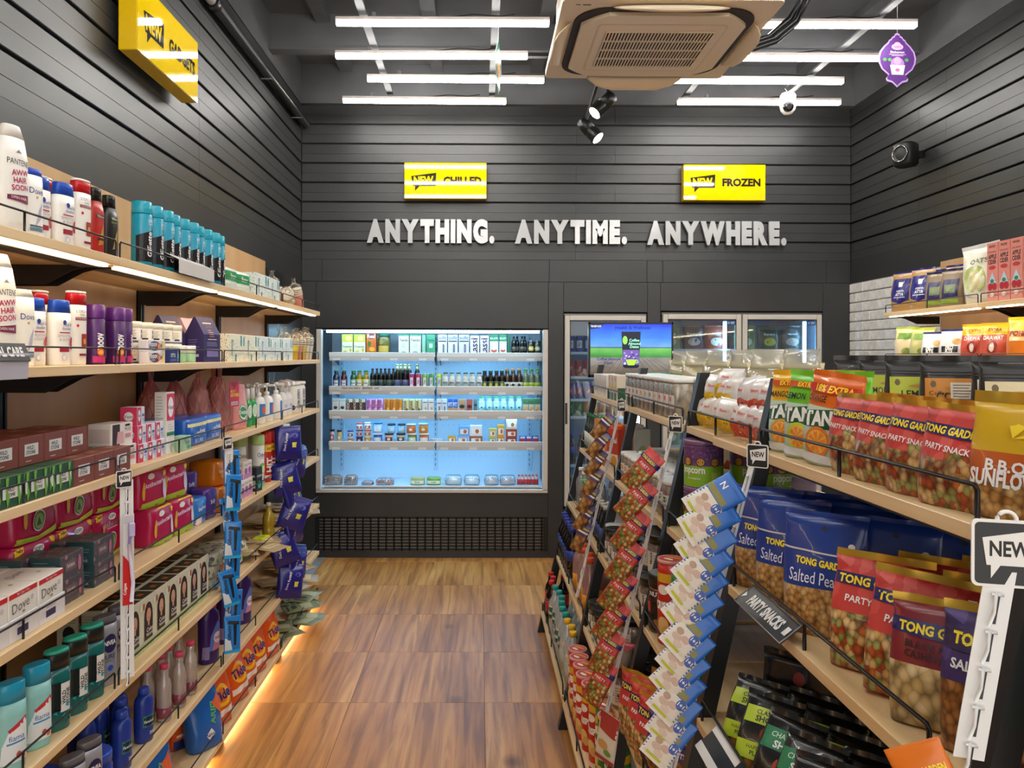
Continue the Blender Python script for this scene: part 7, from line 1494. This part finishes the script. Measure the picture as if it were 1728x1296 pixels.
for i, (nm_, c1, c2, y, h, lb) in enumerate(R2):
    dark = M('#20242c')
    def pr(d, i=i, h=h):
        if i in (2, 3): d.rect(-.05, .045, h*.30, h*.48, INK); d.text('PRO', -.005, h*.44, .02, W_, .04); d.text('RYE', -.005, h*.35, .02, W_, .04); d.ell(.03, h*.62, .022, .016, M('#c8a060'))
        elif i in (4, 5): d.text('DAAWAT', 0, h*.62, .022, W_, .03, 0, 1, .10); d.ell(0, h*.38, .026, .034, M('#8c2424')); d.ell(0, h*.38, .012, .022, M('#e8d8c8')); d.rect(-.06, .06, h*.76, h*.88, M('#e0c02a')); d.text('EXTRA', 0, h*.82, .016, M('#9c2a20'), .03)
        elif i in (6, 7): d.text('POHA', -.01, h*.64, .024, M('#6a2a14'), .04); d.rect(-.05, .03, h*.48, h*.56, M('#ecd9a8')); d.rect(-.06, .06, h*.04, h*.16, M('#7a2a1c'))
        else: d.rect(-.05, .05, h*.64, h*.82, M('#6a9a3a')); d.ell(.02, h*.3, .03, .02, M('#7a8a3a'))
    pouch(nm_, .155, .08, h, c1, pr, c2, wr=.004, seed=i, cat='bag', paint=(lambda x, yy, z, c2=c2, h=h: c2 if z > h*.72 else None) if i in (4, 5, 6) else None).put((2.57, y, 1.522), R(-66), lb+' on the second brick-side shelf', 'brick-side grain bags', order='same')
rp = pouch('rice_pouch', .15, .08, .2, film('#b85a3a'), None, film('#d6b02a'), wr=.004, seed=3, cat='bag')
for i in range(4): rp.put((2.58, 3.35-.17*i, 1.522), R(-66), 'red-brown pouch further along the second brick-side shelf', 'red-brown pouches')
for i in range(3): rp.put((2.72, 4.15-.3*i, 1.522), R(-66), 'red-brown pouch in the rear row of the second brick-side shelf', 'rear red-brown pouches', order='same')

# ------------------------------------------------------------------ goods in the open chiller
CY = 6.262
def xat(px, Y=6.262): return (px-810)*Y/1330
def ctn(c, w, h, pr, d_=.065, name='juice_carton'): return carton(name, w, d_, h, card(c), {'front': pr})
def box_row(z, items, group):
    for (x0, x1, h, c, pr, lb, nm_) in items:
        a, b = xat(x0), xat(x1); w = b-a-.004
        ctn(c, w, h, (lambda d, pr=pr, w=w, h=h: pr(d, w, h)) if pr else None, min(.07, w), nm_).put(((a+b)/2, CY, z), 0, lb, group, order='x')
def P(*parts):
    """print recipe: ('r',u0,u1,v0,v1,col) ('e',u,v,ru,rv,col) ('t',text,u,v,h,col) in fractions of width and height"""
    def f(d, w, h):
        for q in parts:
            if q[0] == 'r': d.rect(q[1]*w, q[2]*w, q[3]*h, q[4]*h, M(q[5]))
            elif q[0] == 'e': d.ell(q[1]*w, q[2]*h, q[3]*w, q[4]*w, M(q[5]), 14)
            else: d.text(q[1], q[2]*w, q[3]*h, q[4]*h, M(q[5]), .02, R(90) if len(q) > 6 else 0, 1, w*.88 if len(q) <= 6 else None)
    return f
trop = P(('r', -.5, .5, .62, 1, '#b9bd3a'), ('e', .1, .8, .3, .25, '#d8d06a'), ('t', 'Tropicana', 0, .38, .11, '#2f6a3a'), ('e', -.2, .15, .18, .1, '#d8c04a'), ('e', .3, .22, .1, .16, '#c8a83a'))
real = P(('e', 0, .85, .4, .3, '#7a2a4a'), ('t', 'Real', 0, .85, .16, '#f4e8e0'), ('r', -.5, .5, .0, .3, '#b9651c'), ('e', .1, .25, .3, .22, '#e8a03a'), ('e', -.2, .5, .2, .3, '#4a6a2a'))
tend = P(('r', -.5, .5, .92, 1, '#3f9a64'), ('t', 'Tendo', 0, .72, .14, '#2a4a3a'), ('r', -.2, .2, .34, .55, '#bfc8b8'), ('e', .0, .05, .35, .2, '#6a6a58'))
sofit = P(('t', 'sofit', 0, .84, .18, '#4a5a7a'), ('r', -.45, .45, .64, .70, '#3a3438'), ('e', .1, .48, .1, .1, '#5a4a50'), ('r', 0, .22, .1, .46, '#6f6f86'))
lassi = P(('t', 'Amul', 0, .86, .11, '#b02a34'), ('t', 'Lassi', -.05, .42, .36, '#2a2658', 1), ('e', .3, .65, .1, .1, '#d8c03a'), ('e', .3, .3, .08, .08, '#d8c03a'))
grn = P(('r', -.5, .5, .66, 1, '#1f7a4a'), ('t', 'REAL ACTIV', 0, .8, .10, '#e8f0e4'), ('e', .0, .22, .34, .24, '#c8584a'), ('e', 0, .3, .26, .18, '#e9dccb'))
H1 = .16
box_row(CZ[0]-.018, [(578, 597, H1, '#dcd8b4', trop, 'pale yellow juice carton in the chiller', 'juice_carton'), (598, 618, H1, '#dcd8b4', trop, 'pale yellow juice carton in the chiller', 'juice_carton'), (619, 636, H1+.01, '#c8641c', real, 'orange juice carton in the chiller', 'juice_carton'),
    (673, 691, H1, '#d6d3c2', tend, 'white and green coconut water carton', 'juice_carton'), (692, 711, H1, '#d6d3c2', tend, 'white and green coconut water carton', 'juice_carton'), (712, 719, H1, '#8fc4a8', None, 'narrow green carton edge in the chiller', 'juice_carton'), (720, 735, H1, '#3f9a70', tend, 'green coconut water carton beside the divider', 'juice_carton'),
    (739, 755, H1, '#d9e3ea', sofit, 'white soy milk carton', 'milk_carton'), (756, 773, H1, '#d0cfcf', sofit, 'white soy milk carton', 'milk_carton'), (774, 792, H1, '#c9c6c6', sofit, 'white soy milk carton', 'milk_carton'), (793, 809, H1-.008, '#d8cfd0', lassi, 'pale lassi carton', 'milk_carton'), (810, 825, H1-.008, '#d8cfd0', lassi, 'pale lassi carton', 'milk_carton'),
    (826, 841, H1+.004, '#d8d6cc', grn, 'green-topped juice carton', 'juice_carton'), (842, 855, H1+.004, '#d8d6cc', grn, 'green-topped juice carton', 'juice_carton'), (856, 861, H1+.002, '#1f6a48', None, 'dark green carton edge', 'juice_carton')], 'top chiller shelf cartons')
jar('olive_jar', .05, .165, M('#6f6a3a', .2), M('#2f7a5a', .35), .12, lambda d: (d.rect(-.05, .04, .02, .07, M('#c8a84a')), d.ell(-.02, .1, .02, .02, M('#9a8a4a')))).put((xat(648), CY+.02, CZ[0]-.018), 0, 'olive green jar with green lid beside the orange carton', 'jar', order='same')
dkb = pet('dark_bottle', .018, .15, M('#12100f', .12), M('#1a1a1a', .3), None, (.2, .45), M('#5a5348', .4), None, .008)
for px in (867, 873, 881, 886): dkb.put((xat(px), CY+(.04 if px in (873, 886) else 0), CZ[0]-.018), 0, 'small dark bottle at the end of the top chiller shelf', 'small dark bottles', order='x')
def minican(c, h=.11, r=.026, band='#d8c84a'): return can('drink_can', r, h, M(c, .25, .2), M('#c0c4c8', .25, .7), .06, lambda d: (d.rect(-r*.7, r*.7, h*.3, h*.6, M(band)), d.text('COLD', 0, h*.45, h*.12, M('#f2f2f2'), .02)), 'can', .86)
for px, c_, b_ in ((896, '#3a3228', '#d8b83a'), (907, '#4a4234', '#a89a6a')): minican(c_, .115, .026, b_).put((xat(px), CY, CZ[0]-.018), 0, 'slim %s can at the end of the top chiller shelf' % ('yellow banded' if px == 896 else 'grey banded'), 'can', order='same')
smb = lambda c, cap='#1f8a5a': pet('juice_bottle', .026, .14, clear('tea_'+c, c, .35, .08), plastic(cap), M(c, .3), (.08, .5), M(c, .4), lambda d: (d.rect(-.018, .018, .02, .06, M('#d8d4d0')), d.text('Raw', 0, .04, .014, M('#3a2a2a'), .02)), .018)
z2 = CZ[1]-.018
for px, c_, lb in ((568, '#2f3f6a', 'navy'), (581, '#6a2238', 'plum'), (597, '#2f8a5a', 'green'), (607, '#c8b83a', 'yellow'), (618, '#d0bc3a', 'bright yellow')): smb(c_).put((xat(px), CY, z2), 0, '%s juice bottle with green cap on the second chiller shelf' % lb, 'small juice bottles', order='same')
bb = pet('malt_bottle', .021, .155, M('#100d0b', .12), M('#18181a', .3), None, (.15, .42), M('#3f4a3c', .4), None, .010)
for px in (629, 635, 643, 649, 657, 663): bb.put((xat(px), CY+(.045 if px in (635, 649, 663) else 0), z2), 0, 'black malt bottle on the second chiller shelf', 'black malt bottles', order='x')
bg = pet('gold_neck_bottle', .022, .19, M('#15120f', .12), M('#c9bc74', .3, .4), None, (.1, .35), M('#5a5a7a', .4), None, .012); bg.part('foil', MB().lathe([(.135, .0135), (.178, .0115)], M('#d3c88a', .3, .5), 14))
for px in (671, 676, 684, 690): bg.put((xat(px), CY+(.045 if px in (676, 690) else 0), z2), 0, 'dark bottle with gold foil neck', 'gold-necked bottles', order='x')
bg.put((xat(703), CY+.07, z2), 0, 'single gold-necked bottle behind the slim cans', 'gold-necked bottles', order='same')
sc = lambda c: can('slim_can', .0235, .118, M(c, .25, .15), M('#cfd6da', .25, .7), .06, lambda d: (d.rect(-.012, .012, .012, .085, M('#d8d0d8')), d.text('Fizz', 0, .05, .014, M('#3a2450'), .02, R(90))), 'can', .86)
for px, c_, lb in ((695, '#9c2458', 'crimson'), (706, '#a82a4a', 'red'), (717, '#7aa03a', 'green'), (728, '#4a8a3a', 'dark green'), (741, '#b4c43a', 'lime')): sc(c_).put((xat(px), CY+(.03 if px == 741 else 0), z2), 0, '%s slim can in the middle of the second chiller shelf' % lb, 'slim cans', order='same')
milk = pet('milk_bottle', .026, .125, M('#cfcfc4', .35), plastic('#16705a'), None, (.15, .5), M('#bcbcb0', .4), lambda d: d.text('Milk', 0, .045, .016, M('#4a5a5a'), .02), .019)
for px in (752, 763, 774, 786, 797, 809): milk.put((xat(px), CY, z2), 0, 'white milk bottle with dark green cap', 'white milk bottles', order='x')
dk2 = pet('dark_juice_bottle', .024, .14, M('#1c1210', .15), plastic('#14503a'), None, (.1, .4), M('#3a4a28', .4), lambda d: d.ell(0, .03, .012, .014, M('#b8b03a')), .017)
for px in (818, 828, 838, 847): dk2.put((xat(px), CY, z2), 0, 'dark juice bottle with green cap', 'dark juice bottles', order='x')
kb = pet('kombucha_bottle', .026, .155, clear('dark_glass', '#3a2a20', .55, .12), M('#c8884a', .35), M('#120c0a', .2), (.05, .32), M('#c9c3b4', .4), lambda d: d.ell(0, .028, .012, .012, M('#2a2420')), .017)
for px in (856, 866, 876): kb.put((xat(px), CY, z2), 0, 'black drink bottle with copper cap', 'copper-capped bottles', order='x')
cl = pet('lime_drink_bottle', .026, .155, clear('pale_green_pet', '#c4d8c0', .25, .1), plastic('#4aa83a'), clear('lime_fill', '#a8c49a', .3, .05), (.05, .3), M('#a4b43a', .4), None, .016)
for px in (887, 897, 907): cl.put((xat(px), CY, z2), 0, 'clear drink bottle with green cap at the chiller end', 'lime drink bottles', order='x')
z3 = CZ[2]-.018; it = []
def seq(px0, px1, n, h, c, pr, lb, nm_):
    w = (px1-px0)/n
    for i in range(n): it.append((px0+i*w, px0+(i+1)*w, h, c, pr, lb, nm_))
cup = P(('r', -.5, .5, .8, 1, '#b9aca0'), ('e', 0, .35, .3, .25, '#4a342a'))
seq(562, 585, 2, .105, '#cfc5b8', cup, 'cream mini carton', 'mini_carton'); seq(586, 618, 3, .105, '#4a2c1c', P(('r', -.1, .5, .75, 1, '#c8b8a0'), ('t', 'CHOCO', -.25, .5, .2, '#d8c0a4', 1), ('e', .1, .2, .2, .2, '#7a4a2c')), 'brown mini carton', 'mini_carton')
seq(619, 648, 3, .105, '#c878a8', P(('t', 'ROSE', -.2, .6, .2, '#6a1f50', 1), ('e', .15, .25, .25, .25, '#e6b4d0'), ('r', .2, .5, .6, 1, '#e0a4c8')), 'pink mini carton', 'mini_carton'); seq(649, 680, 3, .105, '#d88420', P(('t', 'MANGO', -.2, .5, .2, '#7a2f10', 1), ('e', .15, .25, .25, .3, '#f0b84a')), 'orange mini carton', 'mini_carton')
seq(681, 712, 3, .105, '#d3c78a', P(('t', 'KESAR', -.2, .5, .2, '#4a3a1c', 1), ('e', .1, .2, .25, .25, '#6a4a2a')), 'yellow mini carton', 'mini_carton'); seq(713, 733, 2, .105, '#dcd6cc', P(('r', -.4, .4, .72, .78, '#6a4a3a'), ('e', .1, .3, .2, .28, '#c8a08a')), 'white mini carton', 'mini_carton')
seq(737, 755, 2, .105, '#d8d8d6', P(('r', -.4, .4, .66, .72, '#4a4448'), ('r', -.1, .2, .05, .45, '#6a6a78')), 'pale mini carton beside the divider', 'mini_carton'); seq(756, 773, 2, .105, '#2a5aa8', P(('r', -.5, .5, 0, .35, '#c8904a'), ('t', 'FIT', 0, .6, .3, '#e8eef8')), 'blue and tan mini carton', 'mini_carton')
it += [(774, 786, .105, '#b9946a', P(('e', 0, .45, .38, .3, '#2a1c18')), 'tan mini carton in the chiller', 'mini_carton'), (787, 798, .105, '#b4523a', P(('e', 0, .45, .38, .3, '#2a1c18')), 'rust mini carton in the chiller', 'mini_carton'), (799, 806, .105, '#5a7a6a', P(('e', 0, .55, .38, .3, '#1f2a2a')), 'grey green mini carton', 'mini_carton')]
seq(882, 912, 3, .112, '#c9c3b0', P(('r', -.5, .5, .6, 1, '#3f7a4a'), ('e', .1, .3, .3, .3, '#e0a83a'), ('e', -.2, .15, .2, .2, '#c85a3a')), 'fruit-print mini carton', 'mini_carton')
box_row(z3, it, 'third chiller shelf cartons')
bm2 = pet('buttermilk_bottle', .026, .125, M('#bfe3e0', .35), plastic('#25a05a'), None, (.1, .5), M('#a9d8d6', .4), lambda d: d.ell(0, .04, .008, .008, M('#3a6a7a')), .02)
for px in (813, 826, 838, 850, 863, 876): bm2.put((xat(px), CY, z3), 0, 'pale aqua bottle with green cap', 'pale aqua bottles', order='x')
z4 = CZ[3]-.018
def tubk(name, r, h, c, lid, pic): return jar(name, r, h, M(c, .35), M(lid, .35), .16, lambda d: (d.rect(-r*.9, r*.9, h*.2, h*.6, M(pic)), d.ell(0, h*.4, r*.4, h*.14, M('#e8e2d4'))), 'tub', None, .8, None, 1.08)
T4 = [(561, .018, .105, '#c8b4a4', '#22201f', '#b03a34', 0, 'small pink drink cup with black lid'), (573, .018, .10, '#d8b46a', '#22201f', '#c8a04a', 0, 'small yellow drink cup with black lid'), (592, .022, .04, '#d8842a', '#e0d8cc', '#d88a3a', 0, 'orange tub at the bottom of a stack'), (592, .023, .055, '#d8d6d8', '#2a3a80', '#3a4a90', .0405, 'white tub with navy lid on the stack'), (607, .026, .05, '#3a2450', '#4a3060', '#5a3a70', 0, 'purple tub at the bottom of a stack'), (607, .026, .05, '#cfc8cc', '#3a3450', '#8a3450', .0505, 'plum tub in a stack'), (607, .024, .055, '#dcd4d0', '#c83a3a', '#c84040', .101, 'red-lidded tub on top of a stack'), (621, .026, .05, '#d89a3a', '#e2d9c8', '#d8902c', 0, 'amber tub at the bottom of a stack'), (621, .026, .05, '#d8c4a0', '#c84a3a', '#b04a2a', .0505, 'tan tub in a stack'), (621, .026, .06, '#dfd8cc', '#c9c4b8', '#b8483a', .101, 'clear-lidded tub on top of a stack'),
      (638, .034, .075, '#3a5ab0', '#d8dde4', '#c8d4e8', 0, 'blue tub under a pale blue tub'), (638, .034, .09, '#9cc8ec', '#3a78d0', '#dfeaf4', .0755, 'pale blue tub with blue lid'), (657, .034, .075, '#cfc8c0', '#3a2420', '#7a2a24', 0, 'white tub with brown lid'), (661, .030, .075, '#8fc4e4', '#22282c', '#a8d4ec', .0755, 'sky blue tub with black lid'), (677, .034, .075, '#c9c4bc', '#202020', '#4a4a4a', 0, 'white tub with black lid'), (678, .030, .075, '#8fc4e4', '#22282c', '#a8d4ec', .0755, 'second sky blue tub with black lid'),
      (696, .036, .075, '#6f8a3a', '#dcdcd4', '#c8d0b0', 0, 'green tub under an orange tub'), (694, .036, .075, '#d0743a', '#cfd8dc', '#c8642a', .0755, 'orange tub with white lid'), (716, .038, .075, '#cf6a3a', '#dcdcd4', '#d8d0c0', 0, 'rust tub under an amber tub'), (715, .037, .08, '#d08a2a', '#a9c8d4', '#c87a1c', .0755, 'amber tub with white lid')]
for i, (px, r, h, c_, ld, pc, dz, lb) in enumerate(T4): tubk('food_tub', r, h, c_, ld, pc).put((xat(px), CY+.01, z4+dz), 0, lb+' in the chiller', 'chiller food tubs', order='same')
tubk('food_tub', .045, .03, '#d8e4e8', '#e4ecee', '#c0d4dc').put((xat(737), CY+.03, z4), 0, 'flat white tub beside the divider', 'chiller food tubs', order='same')
B4 = [(756, 770, .055, 0, '#c8a83a', 'small yellow box'), (771, 791, .055, 0, '#8fb4dc', 'pale blue box in the lower layer'), (774, 793, .08, .0555, '#6fa4d8', 'blue box in the upper layer'), (792, 815, .055, 0, '#8a5a3a', 'brown biscuit box'), (793, 814, .085, .0555, '#dcd8d4', 'white cheese box with picture'), (825, 837, .045, 0, '#9aae8a', 'grey green butter box'), (825, 838, .07, .0455, '#c8bc5a', 'yellow butter box with mascot-free picture'), (839, 852, .05, 0, '#d89a2a', 'amber box in the lower layer'), (839, 852, .095, .0505, '#d8a03a', 'amber box in the upper layer'), (854, 873, .045, 0, '#8a3a2c', 'maroon box in the lower layer'), (854, 873, .065, .0455, '#a03a2c', 'red brown box in the middle layer'), (854, 873, .08, .111, '#c8b8a0', 'cream cheese box on top')]
for a, b, h, dz, c_, lb in B4:
    w = xat(b)-xat(a)-.004
    ctn(c_, w, h, lambda d, w=w, h=h: (d.rect(-w*.35, w*.35, h*.2, h*.7, M('#e9e4da', .5)), d.ell(w*.1, h*.45, w*.16, h*.2, M('#b8623a'))), .06, 'dairy_box').put(((xat(a)+xat(b))/2, CY+.01, z4+dz), 0, (lb.replace(' with mascot-free picture', ' with picture'))+' on the fourth chiller shelf', 'chiller dairy boxes', order='same')
for i, px in enumerate((882, 893, 904)): softpack('cream_pack', .05, .06, .06, film('#3a6ab8'), lambda d: (d.ell(0, .025, .02, .012, M('#c8283a')), d.rect(-.02, .02, .04, .05, W_))).put((xat(px), CY+.01, z4), 0, 'blue dairy pack on the fourth chiller shelf', 'blue dairy packs', order='x')
# packed meats on the base
zb = .5295; FILM_ = clear('tray_film', '#e9f2f6', .14, .14, .08)
def meat(name, w, dd, h, c, n, lb, px, kind='roll'):
    s = Spec(name, 'pack'); mb = MB(); rows = max(1, int(h/.022))
    for k in range(rows):
        for i in range(n): mb.tube([(-w/2+w*(i+.5)/n, -dd/2, .012+.022*k), (-w/2+w*(i+.5)/n, dd/2, .012+.022*k)], min(.011, w/n/2), M(c, .45), 8)
    s.part(name, mb); s.part('film', MB().loft(Shape([(0, w/2+.006, dd/2+.006, 4), (h*.8, w/2+.006, dd/2+.005, 4), (h+.006, w/2-.01, dd/2-.01, 3)], .003), FILM_, 20))
    s.put((xat(px), CY-.02, zb), 0, lb, 'packed foods on the chiller base', order='same')
meat('sausage_pack', .12, .10, .066, '#b98a68', 6, 'packed brown sausages at the toiletries end of the chiller', 565); meat('sausage_pack', .09, .10, .066, '#c49a82', 5, 'packed pink sausages in the chiller', 594); meat('sausage_pack', .08, .10, .022, '#cf8f8a', 4, 'flat pack of pink sausages in the chiller', 622); meat('sausage_pack', .13, .10, .044, '#c99a98', 6, 'wide pack of pale sausages in the chiller', 651)
for i, (px, c_, lb) in enumerate(((706, '#a9b87a', 'green and cream wrapped pack on the chiller base'), (733, '#6fae4a', 'bright green wrapped pack on the chiller base'))): softpack('wrapped_pack', .11, .09, .058, film(c_), lambda d: (d.rect(-.05, .05, .012, .035, M('#dfe3cc')), d.text('fresh', 0, .024, .014, M('#2f6a34'), .02)), 'pack', .004, i).put((xat(px), CY-.02, zb), 0, lb, 'packed foods on the chiller base', order='same')
def tray(px, w, c, lb):
    s = Spec('clear_food_tray', 'tray'); s.part('clear_food_tray', MB().loft(Shape([(0, w/2*.9, .05, 4), (.03, w/2, .055, 4), (.05, w/2*.96, .052, 4), (.075, w/2*.8, .035, 3)], .002), FILM_, 22)); s.part('contents', MB().loft(Shape([(.003, w/2*.85, .042, 3), (.03, w/2*.8, .04, 3), (.045, w/2*.5, .02, 2.4)], .004, 3), M(c, .5), 18))
    s.put((xat(px), CY-.02, zb), 0, lb, 'packed foods on the chiller base', order='same')
tray(766, .14, '#dcdcd6', 'clear tray of white food on the chiller base'); tray(797, .13, '#dbe4ea', 'second clear tray of white food on the chiller base'); tray(830, .12, '#cdb4ac', 'clear tray of pink filled food on the chiller base'); tray(857, .13, '#c9a8a0', 'clear tray of pink filled food beside red bottles')
for i in range(6):
    for j in range(2): pet('probiotic_bottle', .0125, .075, M('#d8c4bc', .35), plastic('#c02428'), None, (.05, .6), M('#c0282a', .35), None, .008).put((xat(876)+.028*i, CY-.03+.03*j, zb), 0, 'tiny red probiotic bottle on the chiller base, %s row' % ('front', 'rear')[j], 'tiny red bottles', order='x')

# ------------------------------------------------------------------ cans in the drinks refrigerator
FYC = 6.175
def xf(px): return (px-810)*FYC/1330
def fcan(c, band, txt, tc): return can('drink_can', .0285, .128, M(c, .25, .15), M('#c8ccd0', .25, .7), .05, lambda d: (d.rect(-.024, .024, .03, .09, M(band)), d.text(txt, 0, .06, .016, M(tc), .02, R(70), 1, .055)), 'can', .86)
F = [(1.58, fcan('#2a3f94', '#c9ccd6', 'Bull', '#b8242a'), 'blue and silver energy can'), (1.39, fcan('#b4202a', '#b4202a', 'cola', '#f2e8e4'), 'red cola can'), (1.215, fcan('#1f3a94', '#c0283a', 'fizz', '#f0f0f4'), 'blue and red cola can'), (1.08, fcan('#1c7a44', '#1c7a44', 'Sprite', '#e8e43a'), 'green lemon soda can'), ]
fan = fcan('#d0802a', '#d0802a', 'FANTA', '#20307a')
for k, (z, sp, lb) in enumerate(F):
    for i in range(9):
        x = .715+.0615*i
        s_ = fan if (k == 3 and i >= 2) else sp
        s_.put((x, FYC, z), R(20*((i*7) % 3-1)), '%s in the drinks refrigerator' % ('orange soda can' if s_ is fan else lb), 'cans in the drinks refrigerator', order='x')
fb = pet('cola_bottle', .033, .235, M('#1c100e', .15), M('#b81c20', .3), None, (.35, .58), M('#a81c20', .35), None, .015); fb2 = pet('cola_bottle', .033, .235, M('#1c120f', .15), M('#2a4aa0', .3), None, (.35, .58), M('#2a4aa0', .35), None, .015)
for i in range(7): (fb2 if i % 3 == 0 else fb).put((.72+.075*i, FYC, .706), 0, '%s-labelled cola bottle behind the refrigerator door' % ('blue' if i % 3 == 0 else 'red'), 'bottles in the drinks refrigerator', order='x')
fy = pet('juice_bottle', .03, .20, clear('pink_pet', '#d8a08a', .35, .08), plastic('#d8c82a'), M('#c8806a', .3), (.2, .5), M('#d8c8b0', .4), None, .015)
for i in range(6): fy.put((.72+.08*i, FYC, .4145), 0, 'yellow-capped juice bottle low in the refrigerator', 'yellow-capped juice bottles', order='x')
# ------------------------------------------------------------------ frozen food bags
FZB = [('#7a8a4a', '#e2dcc0'), ('#4a2a34', '#c8b8b0'), ('#b4543a', '#f0dcc8'), ('#8aa05a', '#dfe4c8'), ('#2f4a34', '#c8c23a'), ('#2a3a3a', '#b8a89a')]
fzp = [pouch('frozen_food_bag', .17, .07, .19, film(a), (lambda d, b=b, i=i: (d.ell(0, .06, .05, .032, M(b)), d.text(('McCain', 'Yummiez', 'FRIES', 'PEAS', 'Sumeru', 'Nuggets')[i], 0, .12, .022, M('#f2efe6'), .03, 0, 1, .12))), film(a), wr=.004, seed=i, cat='bag') for i, (a, b) in enumerate(FZB)]
for k, z in enumerate((1.604, 1.364, 1.104, .854)):
    for i in range(6):
        x = 1.49+.185*i+(.04 if i > 2 else 0)
        nm_ = ('olive', 'maroon', 'orange-red', 'light green', 'dark green', 'charcoal')[(i+2*k) % 6]
        fzp[(i+2*k) % 6].put((x, 6.20, z), R(6*math.sin(i*2+k)), '%s frozen food bag on the %s freezer shelf' % (nm_, ('top', 'second', 'third', 'fourth')[k]), 'frozen food bags', order='same')
finish_labels()
bad = [o['label'] for o in scene.objects if 'category' in o and not 4 <= len(o['label'].replace(',', ' ').split()) <= 16]
if bad: print('LABELS', len(bad), bad)
